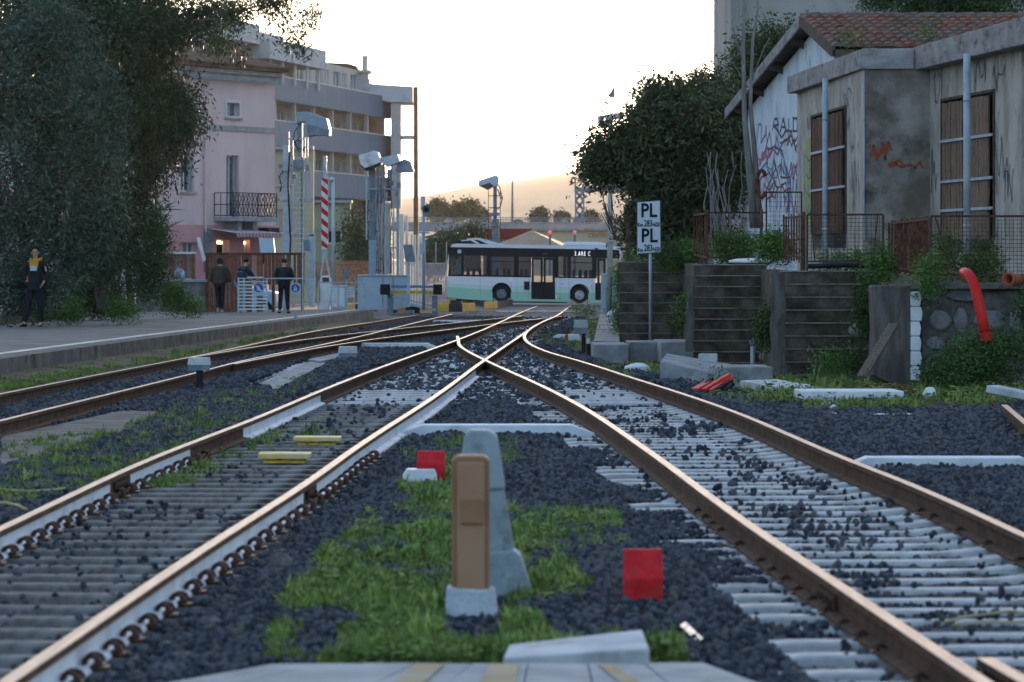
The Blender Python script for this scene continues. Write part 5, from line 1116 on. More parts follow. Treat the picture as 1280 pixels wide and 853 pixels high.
# far trees beyond the overpass
lf_f = [M('leaf_far', (0.05, 0.06, 0.03), (0.07, 0.085, 0.04), .5, .8), M('leaf_far2', (0.075, 0.085, 0.045), (0.10, 0.11, 0.06), .5, .8)]
GT = 'trees beyond the overpass'
for (bl, lab) in (([(548, 262, 9, 14, 0, 3), (543, 272, 10, 8, 0, 3), (556, 270, 8, 8, 0, 2)], 'tall far tree right of the brown column beyond the overpass'), ([(568, 266, 10, 9, 0, 3), (578, 262, 8, 8, 0, 3)], 'rounded far tree in the middle of the group beyond the overpass'), ([(590, 262, 8, 10, 0, 3), (597, 269, 9, 6, 0, 3), (604, 272, 5, 4, 0, 2)], 'far tree at the right end of the group, beside the lidded mast'),
                  ([(677, 270, 5, 7, 0, 2), (670, 273, 4, 4, 0, 1)], 'small far tree left of the gantry beyond the overpass'), ([(702, 273, 5, 4, 0, 2)], 'low far bush left of the gantry'), ([(738, 273, 5, 4, 0, 2)], 'low far bush right of the gantry')):
    tree('far_tree', lab, 420, bl, 2600, .34, lf_f, [[(bl[0][0], 285, .8), (bl[0][0], bl[0][1], .5)]], group=GT, aspect=.6, spread=.16)
# ================================================================== LEFT BUILDINGS
m_pink = M('pink_plaster', (0.60, 0.48, 0.49), (0.66, 0.54, 0.54), .6, .9, bump=.15, c3=(0.54, 0.45, 0.46), stretch=(1, 1, .4)); m_pinkd = M('pink_plinth', (0.48, 0.26, 0.28), (0.54, 0.31, 0.33), .8, .9, bump=.15)
m_corn = M('cornice', (0.28, 0.30, 0.32), (0.36, 0.38, 0.39), 2, .85, c3=(.2, .21, .22)); m_wfr = M('window_frame_white', (0.55, 0.62, 0.68), rough=.5); m_reveal = M('reveal_grey', (0.20, 0.24, 0.28), (0.26, 0.29, 0.33), 2, .8)
m_glass = M('window_glass', (0.06, 0.09, 0.12), (0.12, 0.16, 0.20), 1.2, .12, spec=.8); m_cream = M('curtain', (0.40, 0.44, 0.46), (0.5, .52, .52), 4, .9, stretch=(6, 6, .3))
hs_ = thing('pink_house', 'tall pink plastered house with a tiled roof, iron balcony and striped awning', 'house', P(300, 388, 150))
fp = Fac((P(300, 0, 150).x, 150), (.574, 1)); 
t0, t1 = fp.t(203), fp.t(343.5)
def holes(fc, lst): return [(fc.t(a), fc.t(b), fc.z((a + b) / 2, d), fc.z((a + b) / 2, c)) for a, b, c, d in lst]
H_ = [(226, 242.7, 191.6, 240), (283, 299, 194.5, 272), (282.5, 299.5, 127, 147), (225, 246, 303, 318), (236, 243.5, 123, 139)]
zc = fp.z(300, 100); zpl = fp.z(300, 282)
m = MB(); wall_with_holes(m, fp, t0, t1, zpl, zc, holes(fp, H_[:3]), -.35, 0); m.build('wall', m_pink, hs_)
m = MB(); wall_with_holes(m, fp, t0, t1, -.8, zpl - .002, holes(fp, [H_[3], (270, 286, 300, 340), (304, 312, 300, 340)]), -.35, .03); m.build('plinth', m_pinkd, hs_)
m = MB(); side = Vector((-fp.n.y, fp.n.x)) ; c0 = fp.pt(t0, 0, 0)
nb = -fp.n; 
def back(p, d): return Vector((p.x + nb.x * d, p.y + nb.y * d, p.z))
m.hexa([fp.pt(t0, -.8, -.01), back(fp.pt(t0, -.8, 0), 9), back(fp.pt(t0 + .3, -.8, 0), 9), fp.pt(t0 + .3, -.8, -.3)], [fp.pt(t0, zc, -.01), back(fp.pt(t0, zc, 0), 9), back(fp.pt(t0 + .3, zc, 0), 9), fp.pt(t0 + .3, zc, -.3)]); 
m.hexa([back(fp.pt(t0, -.8, 0), 9), back(fp.pt(t1, -.8, 0), 9), back(fp.pt(t1, -.8, 0), 9.3), back(fp.pt(t0, -.8, 0), 9.3)], [back(fp.pt(t0, zc, 0), 9), back(fp.pt(t1, zc, 0), 9), back(fp.pt(t1, zc, 0), 9.3), back(fp.pt(t0, zc, 0), 9.3)])
m.hexa([fp.pt(t1 - .3, -.8, -.36), back(fp.pt(t1 - .3, -.8, 0), 8.9), back(fp.pt(t1, -.8, 0), 8.9), fp.pt(t1, -.8, -.36)], [fp.pt(t1 - .3, zc, -.36), back(fp.pt(t1 - .3, zc, 0), 8.9), back(fp.pt(t1, zc, 0), 8.9), fp.pt(t1, zc, -.36)]); m.build('side_wall', m_pink, hs_)
m = MB(); fp.abox(m, t0 - .1, t1 + .1, zc, zc + .22, -.3, .12); fp.abox(m, t0 - .2, t1 + .2, zc + .22, zc + .40, -.3, .25); m.build('cornice', m_corn, hs_)
zsd = fp.z(300, 164.5); m = MB(); fp.abox(m, t0, t1, zsd, zsd + .13, .002, .06); fp.abox(m, t0, t1, zsd + .14, zsd + .22, .002, .03); m.build('string_course', m_corn, hs_)
m = MB(); e = .45; zr0 = zc + .41; A_ = [fp.pt(t0 - e, zr0, e), fp.pt(t1 + e, zr0, e), back(fp.pt(t1 + e, zr0, 0), 9.6), back(fp.pt(t0 - e, zr0, 0), 9.6)]; ap0 = back(fp.pt(t0 + 3.8, zr0 + 1.75, 0), 4.6); ap1 = back(fp.pt(t1 - 4.0, zr0 + 1.75, 0), 4.6)
up = Vector((0, 0, .14)); low = A_; hi = [p + up for p in A_]
m.add(low + hi + [ap0, ap1], [[3, 2, 1, 0], [0, 1, 5, 4], [1, 2, 6, 5], [2, 3, 7, 6], [3, 0, 4, 7], [4, 5, 9, 8], [5, 6, 9], [6, 7, 8, 9], [7, 4, 8]])
m_rtd = M('old_roof_tiles', (0.09, 0.06, 0.045), (0.16, 0.11, 0.085), 1.5, .95, bump=.8, bscale=5, c3=(.11, .09, .06)); rf = m.build('roof', m_rtd, hs_)
m = MB(); 
for i in range(60):
    u = i / 60; a = A_[0].lerp(A_[1], u) + up; top = (ap0.lerp(ap1, max(0, min(1, (u * (t1 - t0 + .9) - 4.2) / (t1 - t0 - 7.8)))) if True else ap0)
    tt = min(1, min(u, 1 - u) * 2.6 + .02); b = a.lerp(Vector((a.x + nb.x * 5, a.y + nb.y * 5, zr0 + .14 + 1.7)), tt); m.tube([a + Vector((fp.n.x * .05, fp.n.y * .05, 0)), b], .075, 6)
m.build('tile_rows', m_rtd, rf)
m = MB(); fp.box(m, 215, 343, 98, 101, .25, .33); m.build('gutter', m_galvd, hs_)
def window(fc, par, x0, x1, y0, y1, mull=1, rev=-.22, glass=None, fw=.06, sill=True, left_gap=0.0, reveal=True):
    g = MB(); fc.box(g, x0, x1, y0, y1, rev - .06, rev - .03); w_ = g.build('window', glass or m_glass, par)
    f = MB(); fc.frame(f, x0, x1, y0, y1, fw, rev - .03, rev + .02); 
    a, b = fc.t(x0), fc.t(x1); c = (x0 + x1) / 2
    for i in range(mull): u = a + (b - a) * (i + 1) / (mull + 1); fc.abox(f, u - fw / 2, u + fw / 2, fc.z(c, y1) + fw, fc.z(c, y0) - fw, rev - .03, rev + .025)
    f.build('frame', m_wfr, w_)
    if sill: s = MB(); fc.abox(s, a - .1, b + .1, fc.z(c, y1) - .09, fc.z(c, y1) - .004, .002, .1); s.build('sill', m_corn, w_)
    return w_
window(fp, hs_, 226, 242.7, 191.6, 240, 1); window(fp, hs_, 283, 299, 194.5, 272, 1, sill=False); window(fp, hs_, 282.5, 299.5, 127, 147, 1); window(fp, hs_, 225, 246, 303, 318, 2, sill=False)
m = MB(); fp.frame(m, 281.5, 300.5, 125.8, 148.5, .10, .002, .04); m.build('window_surround', m_wfr, hs_)
for a, b, c, d in ((283, 299, 194.5, 272), (226, 242.7, 191.6, 240)):
    m = MB(); u, v = fp.t(b) - .28, fp.t(b); fp.abox(m, u, v, fp.z((a + b) / 2, d), fp.z((a + b) / 2, c), -.20, -.12); m.build('shutter', m_reveal, hs_)
# balcony
bl = MB(); ta, tb = fp.t(267.5), fp.t(322); z1 = fp.z(300, 272); fp.abox(bl, ta, tb, z1 - .17, z1, .002, 1.0); fp.abox(bl, ta + .9, ta + 1.15, z1 - .6, z1 - .172, .03, .6); fp.abox(bl, tb - 1.2, tb - .95, z1 - .6, z1 - .172, .03, .6); bal = bl.build('balcony', m_corn, hs_)
rl = MB(); zt2 = z1 + 1.0; q = [(ta, .02), (ta, .97), (tb, .97), (tb, .02)]
for i in range(3):
    (a, oa), (b, ob) = q[i], q[i + 1]
    for z in (z1 + .06, z1 + .52, zt2): rl.bar(fp.pt(a, z, oa), fp.pt(b, z, ob), .035)
    n = 3 if i != 1 else 9
    for k in range(n + 1): u = k / n; rl.bar(fp.pt(a + (b - a) * u, z1, oa + (ob - oa) * u), fp.pt(a + (b - a) * u, zt2, oa + (ob - oa) * u), .03)
    if i == 1:
        for k in range(14):
            u, v = k / 14, (k + 1) / 14
            for za, zb_ in ((z1 + .08, z1 + .5), (z1 + .54, zt2 - .03)): rl.bar(fp.pt(a + (b - a) * u, za, oa), fp.pt(a + (b - a) * v, zb_, oa), .018); rl.bar(fp.pt(a + (b - a) * u, zb_, oa), fp.pt(a + (b - a) * v, za, oa), .018)
rl.build('railing', m_black, bal)
# awning with scalloped valance
ta, tb = fp.t(263), fp.t(318); zh = fp.z(300, 286.5); zl = fp.z(300, 291.5); m = MB(); n = 26
for i in range(n):
    m.cur = i % 2; u, v = ta + (tb - ta) * i / n, ta + (tb - ta) * (i + 1) / n; m.hexa([fp.pt(u, zh - .02, .03), fp.pt(v, zh - .02, .03), fp.pt(v, zl - .02, 1.3), fp.pt(u, zl - .02, 1.3)], [fp.pt(u, zh, .03), fp.pt(v, zh, .03), fp.pt(v, zl, 1.3), fp.pt(u, zl, 1.3)])
    m.cur = 2 if i % 2 else 1; k = [fp.pt(u, zl, 1.31), fp.pt(v, zl, 1.31), fp.pt(v, zl - .15, 1.32), fp.pt((u + v) / 2, zl - .22, 1.32), fp.pt(u, zl - .15, 1.32)]; m.prism(k, (fp.n.x * .01, fp.n.y * .01, 0))
m_awr = M('awning_red', (.40, .12, .09), rough=.8); m_awg = M('awning_grey', (.30, .33, .38), rough=.8); m.build('awning', [m_white, m_awg, m_awr], hs_)
for a, b in ((270, 286), (304, 312)):
    w_ = window(fp, hs_, a, b, 300, 340, 0, sill=False, fw=.12, glass=m_dark); 
m_lit = M('lit_bulb', (.9, .8, .4), emis=(1, .75, .3), estr=1.5)
for a, b in ((275, 281), (306, 310)): m = MB(); fp.box(m, a, b, 302.5, 305, -.16, -.12); m.build('lamp', m_lit, hs_)
m = MB(); fp.box(m, 254, 262.5, 286, 340, .035, .1); m.build('downpipe', m_galvd, hs_)
m = MB(); m.tube([fp.px(254.8, 101, .08), fp.px(254.8, 290, .08)], .05, 6); m.build('downpipe', m_pink, hs_)
m = MB(); m.prism([P(a, b, 139) for a, b in ((323.5, 297), (342, 298), (344, 318), (325.5, 318))], (0, .1, 0)); m.bar(P(334, 318, 139.05), P(334, 392, 139.05), .06); tag(m.build('info_board', M('pale_blue_board', (.42, .55, .66), (.47, .6, .7), 3, .5)), 'tilted pale blue board on a post under the end of the awning', 'board')
m = MB(); fp.box(m, 313, 327, 285, 297, .4, .9); fp.box(m, 318, 324, 297, 330, .4, .5); m.build('sign_case', m_black, hs_)
# yellow house and olive block
ye = thing('yellow_house', 'pale yellow building squeezed between the pink house and the grey mast', 'house', P(365, 385, 200)); f = FR(200); m_yh = M('yellow_plaster', (.38, .345, .23), (.44, .40, .28), .6, .9, bump=.1, c3=(.36, .33, .23))
m = MB(); wall_with_holes(m, f, f.t(320), f.t(392), -1, f.z(0, 186), holes(f, [(347, 356, 205, 232), (347, 356, 262, 292), (362, 369, 205, 232), (362, 369, 262, 292)]), -.3, 0); f.abox(m, f.t(320), f.t(391), -1, f.z(0, 186) - .01, -1.0, -.31); m.build('wall', m_yh, ye)
for a in ((347, 356, 205, 232), (347, 356, 262, 292), (362, 369, 205, 232), (362, 369, 262, 292)): window(f, ye, *a, mull=0, glass=m_glass)
m = MB(); f.box(m, 340, 392, 247, 249.5, .002, .1); f.box(m, 340, 392, 183, 187, -.5, .4); m.build('cornice', m_corn, ye)
ol = thing('olive_block', 'plain olive green low building behind the raised barrier', 'building', P(410, 380, 232)); f = FR(232); m_ol = M('olive_plaster', (.24, .255, .17), (.29, .30, .205), .6, .9, bump=.1, c3=(.20, .21, .15))
m = MB(); wall_with_holes(m, f, f.t(378), f.t(438), -1, f.z(0, 253), holes(f, [(401, 427, 288, 304.5)]), -.3, 0); f.abox(m, f.t(378), f.t(437.8), -1, f.z(0, 253) - .01, -1.0, -.31); m.build('wall', m_ol, ol)
window(f, ol, 401, 427, 288, 304.5, 2, glass=m_dark); m = MB(); f.box(m, 376, 440, 250.5, 253.8, -1.1, .4); m.build('roof_edge', m_corn, ol)
# ------------------------------------------------------------------ apartment block with long blue-grey balconies
ab = thing('apartment_block', 'four storey apartment block with long corrugated blue grey balcony fronts', 'building', P(430, 385, 262))
fa = Fac((P(419, 0, 258).x, 258), (.206, 1)); T0, T1 = fa.t(285), fa.t(489)
m_aw = M('apartment_wall', (.44, .415, .38), (.52, .49, .45), .5, .9, bump=.1, c3=(.38, .36, .33)); m_bal = M('balcony_blue', (.07, .15, .24), (.10, .20, .30), .8, .6, stretch=(5, 5, .2)); m_cap = M('white_cap', (.62, .58, .52), rough=.6); m_slab = M('slab_grey', (.44, .47, .50), (.50, .53, .55), .7, .85, c3=(.33, .35, .37))
levels = [(109, 137), (161.4, 190), (216.9, 247)]
zt_ = [fa.z(419, a) for a, b in levels]; zb_ = [fa.z(419, b) for a, b in levels]
def openings(fc, ts, zs_): return [(a, b, c, d) for a, b in ts for c, d in zs_]
opn = [(T0 + 3 + i * 5.2, T0 + 5.0 + i * 5.2) for i in range(9)] + [(T0 + 5.6 + i * 5.2, T0 + 7.0 + i * 5.2) for i in range(9)]
opn = [o for o in opn if o[1] < T1 - .8]
zz = [(zt_[1] - 1.1, zb_[0] - .5), (zt_[2] - 1.1, zb_[1] - .5), (zt_[0] - 1.1, zt_[0] + 1.5), (2.7, zb_[2] - .6)]
m = MB(); wall_with_holes(m, fa, T0, T1, -1, 16.0, openings(fa, opn, zz), -2.1, -1.8); m.build('wall', m_aw, ab)
m = MB(); fa.abox(m, T0, T1, -1, 15.9, -12, -2.6); m.build('core', m_aw, ab)
m = MB(); fa.abox(m, T1 - .25, T1 - .01, -1, zb_[0] - .03, -2.59, -.6); m.build('side_wall', m_aw, ab)
for (a, b) in opn:
    for (c, d) in zz[:3]:
        g = MB(); fa.abox(g, a, b, c, d, -2.12, -2.08); w_ = g.build('window', m_glass if random.random() < .6 else m_cream, ab); fr = MB()
        for u, v in ((a, a + .12), (b - .12, b), ((a + b) / 2 - .07, (a + b) / 2 + .07)): fa.abox(fr, u, v, c, d, -1.98, -1.86)
        fr.build('frame', m_wfr, w_)
for i, (zt2, zb2) in enumerate(zip(zt_, zb_)):
    s = MB(); fa.abox(s, T0, T1, zb2 - .02, zb2 + .22, -1.79, -.06); bal = s.build('balcony', m_slab, ab)
    s = MB(); n = 150; 
    for k in range(n): u = T0 + (T1 - T0) * k / n; v = T0 + (T1 - T0) * (k + .8) / n; fa.abox(s, u, v, zb2 + .003, zt2, -.02, .05)
    fa.abox(s, T0, T1, zb2 + .02, zt2 - .02, -.05, -.021); fa.abox(s, T1 + .003, T1 + .06, zb2, zt2, -1.79, .05); s.build('balcony_front', m_bal, bal)
    s = MB(); fa.abox(s, T0, T1, zt2 + .002, zt2 + .07, -.05, .08); s.build('handrail', m_cap, bal)
    if i < 2:
        for k in range(8): u = T0 + 1.2 + k * 5.2; 
        for k in range(9):
            u = T0 + 1.6 + k * 5.2
            if u < T1: s = MB(); fa.abox(s, u, u + .3, zt_[i + 1] + .08, zb2 - .03, -.45, -.15); s.build('pillar', m_aw, ab)
# roof slab over the top floor (left half), lift tower, roof shed, chimney, right-hand end
m = MB(); tl, tr = fa.t(330), fa.t(401); za, zb3 = fa.z(401, 87.5), fa.z(401, 64); fa.abox(m, tl, tr, za, zb3, -9, .4); m.build('roof_slab', m_slab, ab)
m = MB(); fa.abox(m, fa.t(291), fa.t(323), 15.9, fa.z(307, 28), -6, .1); m.build('lift_tower', m_slab, ab)
m = MB(); fa.abox(m, fa.t(324) , fa.t(360), 15.95, fa.z(340, 42) , -6, -.3); m.build('roof_room', m_slab, ab)
for k in range(5): m = MB(); u = tl + 1 + k * 3.2; fa.abox(m, u, u + .14, zt_[0] - .5, za, .05, .2); m.build('roof_post', m_cap, ab) if u < tr else None
f2 = FR(272)
m = MB(); f2.poly(m, [(412, 108), (412, 88), (440, 87), (440, 112)], -6, .3); f2.poly(m, [(440.5, 112), (440.5, 87), (462, 100), (462, 116)], -6, .25); m.build('roof_room', m_slab, ab)
m = MB(); f2.poly(m, [(402, 82), (402, 79), (436, 80.5), (447, 84), (447, 86)], -3, 1.2); f2.box(m, 404, 405.5, 82, 104, .8, .9); f2.box(m, 412.5, 414, 84, 104, .8, .9); m.build('pergola', m_wood, ab)
m = MB(); f2.box(m, 452.5, 459, 71, 100, -.9, -.3); f2.box(m, 452, 459.6, 69.5, 71.5, -1, -.2); m.build('chimney', m_aw, ab)
m = MB(); f2.box(m, 440.5, 464, 88, 91.5, -2, .6); f2.box(m, 452, 460.5, 92, 104, -2, .3); m.build('roof_room', m_aw, ab)
m = MB(); f2.poly(m, [(459, 122), (459, 105), (516, 108.5), (516, 128), (488, 128)], -6, .2); m.build('roof_slab', m_slab, ab)
m = MB(); f2.box(m, 488.5, 501, 128.5, 260, -3, 0); f2.box(m, 460, 488, 254, 390, -3.2, -.4); m.build('end_wall', m_aw, ab)
m = MB(); f2.box(m, 501.5, 517, 169.5, 173, -3, .1); m.build('balcony', m_slab, ab)
m = MB(); f2.box(m, 501.5, 515, 153, 169, -.1, -.06); m.build('balcony_front', M('glass_rail', (.45, .42, .38), rough=.2, alpha=.45), ab)
m = MB(); f2.box(m, 489, 501, 153, 169, .01, .06); f2.box(m, 489, 501, 170, 245, .005, .02); m.build('end_trim', m_slab, ab)
m = MB(); m.hexa([P(517, 395, 262) , P(523.2, 395, 262), P(523.2, 395, 262) + Vector((0, .4, 0)), P(517, 395, 262) + Vector((0, .4, 0))], [P(516.8, 108.5, 262), P(522.6, 108.5, 262), P(522.6, 108.5, 262) + Vector((0, .4, 0)), P(516.8, 108.5, 262) + Vector((0, .4, 0))])
tag(m.build('steel_column', M('brown_steel', (.20, .115, .065), (.27, .16, .09), 1, .8, c3=(.15, .09, .06))), 'very tall brown steel column rising at the right end of the apartment block', 'column')
tree('bush', 'dark shrub against the wall right of the olive building', 222, [(443, 300, 10, 34, 0, 1), (450, 330, 12, 20, 0, 1)], 6000, .2, [lf_d[0], lf_d[1]], [], cat='bush')
# ------------------------------------------------------------------ fences on the left
sf = thing('slat_fence', 'reddish brown upright slat fence below the olive building', 'fence', P(425, 385, 178)); f = FR(178); m = MB()
for i in range(46): x = 390 + i * 1.62; f.box(m, x, x + 1.0, 326 + random.uniform(-.5, .5), 366, 0, .05)
m_corten = M('rust_red_slat', (.16, .065, .04), (.23, .10, .065), 5, .85, c3=(.11, .05, .035)); m.build('slats', m_corten, sf); m = MB(); f.box(m, 389, 465, 330, 331.5, -.06, -.005); f.box(m, 389, 465, 358, 359.5, -.06, -.005); m.build('rails', m_cap, sf)
cf = thing('rusty_screen', 'rust brown sheet screen behind the two standing men, with a solid left leaf', 'fence', P(300, 393, 118)); f = FR(118)
m = MB(); m.cur = 0
for i in range(8): x = 257 + i * 5.1; f.box(m, x, x + 4.7, 319, 396, -.03, .03 + .02 * (i % 2))
m.build('door_leaf', m_corten, cf); m = MB()
for i in range(18): x = 298 + i * 4.6; (f.box(m, x, x + (4.3 if i % 3 else 3.0), 319, 356 if i > 6 else 396, -.03, .02 + .015 * (i % 2)) if i % 5 != 4 else None)
m.build('panels', m_corten, cf)
m = MB(); f.box(m, 256, 381, 316, 319, -.06, .06); f.box(m, 257, 259.5, 319, 396, .035, .08); f.box(m, 340, 343.5, 319, 396, .035, .08); f.box(m, 377, 380, 319, 396, .035, .08); m.build('frame', m_rusty, cf)
gf = thing('garden_fence', 'row of brown fence posts and grey boards standing on the left stone wall', 'fence', P(218, 350, 117)); f = FR(117)
for a, b in ((181, 186), (198, 201), (213, 217.5), (227.5, 231.5), (240, 244)): m = MB(); f.box(m, a, b, 316, 349.5, 0, .08); m.build('post', m_corten, gf)
m = MB()
for i in range(11): x = 184 + i * 5.2; f.box(m, x, x + 4.9, 318, 348, -.05, -.01)
m.build('boards', M('grey_boards', (.17, .13, .12), (.24, .19, .17), 2, .9), gf); m = MB(); f.box(m, 180, 245, 315, 317.5, -.05, .1); m.build('top_rail', m_cap, gf)
f = FR(114.5); m = MB(); f.box(m, 170, 255, 353, 390, -.5, 0); o = tag(m.build('stone_wall', M('greyish_stone', (.11, .105, .10), (.20, .19, .175), 4, .95, bump=.9, c3=(.07, .08, .06))), 'low grey stone wall with a pale coping behind the platform end', 'wall'); m = MB(); f.box(m, 168, 258, 349.5, 353, -.55, .08); m.build('coping', m_conc, o, bevel=.01)
m = MB(); f.poly(m, [(246, 297), (250.5, 297), (257.5, 324), (256, 327), (254, 327)], .1, .14); tag(m.build('leaning_board', m_white), 'narrow white board leaning beside the rusty screen, above the low stone wall', 'board')
t = thing('domed_bin', 'small blue grey domed container standing on the left stone wall', 'container', P(224, 350, 114.6)); m = MB(); c = P(224, 349, 114.7)
m.tube([c + Vector((0, 0, z)) for z in (0, .22, .30, .35)], [.15, .15, .12, .05], 14); m.build('shell', m_galvd, t, smooth=True); m = MB(); m.tube([c + Vector((.1, -.04, z)) for z in (0, .2, .29)], [.09, .09, .03], 10); m.build('end_cap', m_galv, t, smooth=True)
# pale car half hidden behind the screen
car = thing('parked_car', 'pale blue car parked behind the rusty screen, only its nose and windscreen showing', 'car', P(270, 392, 128)); f = FR(128)
m_carp = M('pale_blue_car', (.32, .48, .60), (.34, .50, .62), 1, .25, coat=.5); m = MB(); f.poly(m, [(247, 386), (246, 372), (250, 366), (262, 362), (268, 350), (292, 349), (320, 362), (345, 365), (346, 386)], -1.6, 0); m.build('body', m_carp, car, bevel=.06)
m = MB(); f.poly(m, [(263, 361.5), (269, 351.5), (280, 351), (280, 361.5)], .002, .012); m.build('window', m_glass, car)
for x in (258, 330): m = MB(); c = P(x, 386, 128); m.tube([c + Vector((0, -.02, 0)), c + Vector((0, .2, 0))], .3, 16); wl = m.build('wheel', m_black, car); m = MB(); m.tube([c + Vector((0, -.03, 0)), c + Vector((0, -.01, 0))], .17, 12); m.build('rim', m_galv, wl)
m = MB(); f.box(m, 247, 252, 370, 374, .002, .03); m.build('headlight', m_wfr, car)
# ------------------------------------------------------------------ white rail barrier and signs near the men
f = FR(111.5); br = thing('platform_barrier', 'white slatted barrier panel with a round blue no walking sign', 'barrier', P(318, 390, 111.5)); m = MB()
for i in range(9): f.box(m, 298 + (i > 8), 334, 351.5 + i * 4.3, 353 + i * 4.3, 0, .05)
m.build('slats', m_white, br); m = MB(); f.box(m, 297, 299, 347, 391, -.02, .06); f.box(m, 304, 306, 349, 391, -.04, .0); f.box(m, 332.5, 334.5, 348, 391, -.04, .02); f.box(m, 297, 382, 347.5, 349, -.02, .03); m.build('frame', m_galv, br)
m = MB(); f.box(m, 310, 329, 346.3, 347.8, .0, .3); m.build('top_plate', m_white, br)
m_blue = M('sign_blue', (.03, .10, .35), rough=.5)
def disc(fc, cx, cy, rpx, o0, o1, mat, name, par, n=20):
    m = MB(); fc.poly(m, [(cx + math.cos(a) * rpx, cy + math.sin(a) * rpx) for a in np.linspace(0, 2 * math.pi, n, endpoint=False)], o0, o1); return m.build(name, mat, par)
def walker(fc, cx, cy, s, par, mat, slash):
    m = MB(); w_ = .03
    for L_ in ([(0, -2.4), (.2, .2)], [(.2, .2), (-1.3, 2.6)], [(.2, .2), (1.4, 2.7)], [(-.1, -1.8), (-1.5, .1)], [(-.1, -1.8), (1.5, -.2)]): ribbon(m, fc, [(cx + a * s, cy + b * s) for a, b in L_], .035, .062)
    fc.poly(m, [(cx + math.cos(a) * .6 * s, cy - 3.1 * s + math.sin(a) * .6 * s) for a in np.linspace(0, 5.6, 8)], .058, .064)
    if slash: ribbon(m, fc, [(cx - 3 * s, cy - 3 * s), (cx + 3 * s, cy + 3 * s)], .03, .066)
    m.build('pictogram', mat, par)
m = MB(); f.box(m, 317, 330, 354, 370, .05, .055); p_ = m.build('sign_plate', m_galv, br); disc(f, 323.3, 360, 5.6, .055, .058, m_blue, 'sign_disc', p_); walker(f, 323.3, 360.4, 1.1, p_, m_white, True)
sg = thing('walk_sign', 'round blue pedestrian sign on a square plate right of the man in the quilted jacket', 'sign', P(369, 392, 112)); m = MB(); f.box(m, 364, 375, 354, 367, .03, .05); p_ = m.build('sign_plate', m_galv, sg); disc(f, 369.4, 360.5, 5.3, .051, .056, m_blue, 'sign_disc', p_); walker(f, 369.4, 360.9, 1.05, p_, m_white, False)
m = MB(); m.tube([P(378.5, 393, 111.8), P(378.5, 300, 111.8)], .025, 8); m.build('post', m_galv, sg)
# ------------------------------------------------------------------ masts
def ladder(m, x0, x1, y0, y1, Y, step, r=.02):
    m.bar(P(x0, y0, Y), P(x0, y1, Y), r * 1.6); m.bar(P(x1, y0, Y), P(x1, y1, Y), r * 1.6); y = y0 + step
    while y < y1: m.bar(P(x0, y, Y), P(x1, y, Y), r); y += step
def pbar(m, x0, x1, y0, y1, Y, d): return FR(Y).box(m, x0, x1, y0, y1, -d, 0)
def cabl(m, lst, Y, r=.02): m.tube([P(x, y, Y + .03 * math.sin(i)) for i, (x, y) in enumerate(lst)], r, 6)
def head_box(m, quad, Y, d, under=None):
    m.prism([P(a, b, Y) for a, b in quad], (.05, d, 0))
# mast 1
Y = 122; t = thing('equipment_mast', 'tall blue grey mast with a ladder, brackets and a lidded box, nearest the pink house', 'mast', P(368, 388, Y), 'equipment masts around the level crossing')
m = MB(); pbar(m, 353.5, 361.5, 182, 388, Y, .2); m.build('column', m_galv, t, bevel=.01)
m = MB(); ladder(m, 366.5, 379, 196, 385, Y - .1, 6.4, .028); m.build('ladder', m_galv, t)
m = MB(); pbar(m, 372, 378, 150, 196, Y + .1, .14); pbar(m, 376.2, 378.8, 196, 388, Y + .15, .08); m.build('pole', m_galvd, t)
m = MB(); head_box(m, [(369.5, 141), (383, 139.5), (408, 148), (412, 164), (400, 163), (383, 167), (382, 152), (371, 153)], Y - .2, .7); hd = m.build('head_box', M('head_blue', (.24, .31, .38), (.30, .37, .43), 4, .5, c3=(.2, .25, .30)), t, bevel=.03)
m = MB(); head_box(m, [(383, 155), (412, 163), (411, 170), (395, 169), (384, 171)], Y - .22, .6); m.build('hood', m_galvd, hd, bevel=.02)
m = MB(); pbar(m, 348, 380, 211.5, 214, Y - .1, .5); pbar(m, 350, 372, 247, 251, Y - .1, .5); pbar(m, 360, 384, 152.5, 154, Y - .1, .3); pbar(m, 360, 381, 172.5, 174.5, Y, .3)
for x, y0, y1 in ((361, 165, 212), (366, 172, 212), (352, 212, 230), (381, 172, 212), (384.5, 172, 235)): m.bar(P(x, y0, Y - .15), P(x, y1, Y - .15), .035)
m.build('bracket', m_galv, t)
m = MB(); pbar(m, 348, 352.5, 205, 210, Y - .3, .2); pbar(m, 365, 370, 218, 223, Y - .3, .2); pbar(m, 367, 378, 200, 211, Y - .3, .2); pbar(m, 382, 386, 206, 212, Y - .3, .2); m.build('floodlight', m_galvd, t, bevel=.02)
m = MB(); pbar(m, 382, 388.5, 212, 252, Y - .2, .2); m.build('control_box', M('pinkish_box', (.42, .38, .42), (.48, .43, .46), 3, .6), t, bevel=.02)
m = MB(); cabl(m, [(372, 160), (368, 165), (367, 175), (371, 185), (379, 187), (384, 182)], Y - .3); cabl(m, [(374, 172), (369, 178), (373, 189), (382, 188)], Y - .35); cabl(m, [(354, 213), (349, 222), (352, 232), (350, 240)], Y - .3); cabl(m, [(362, 190), (360, 230), (363, 300), (361, 380)], Y - .3, .03)
m.build('cables', m_black, t, smooth=True)
m = MB(); pbar(m, 386, 393.5, 293, 382, 119, .18); pbar(m, 381.5, 393, 292, 295.5, 119, .15); o = tag(m.build('cabinet_post', m_galv, bevel=.01), 'pale grey square post with a short arm left of the raised barrier', 'post'); m = MB(); pbar(m, 379, 386, 300, 314, 118.9, .15); m.build('horn', m_galvd, o)
m = MB(); q = [P(x, y, 118) for x, y in ((382, 350), (394, 348), (393, 384), (388, 384))]; m.prism(q, (0, .4, 0)); tag(m.build('metal_casing', m_galv, bevel=.02), 'pale metal casing at the foot of the square post', 'casing')
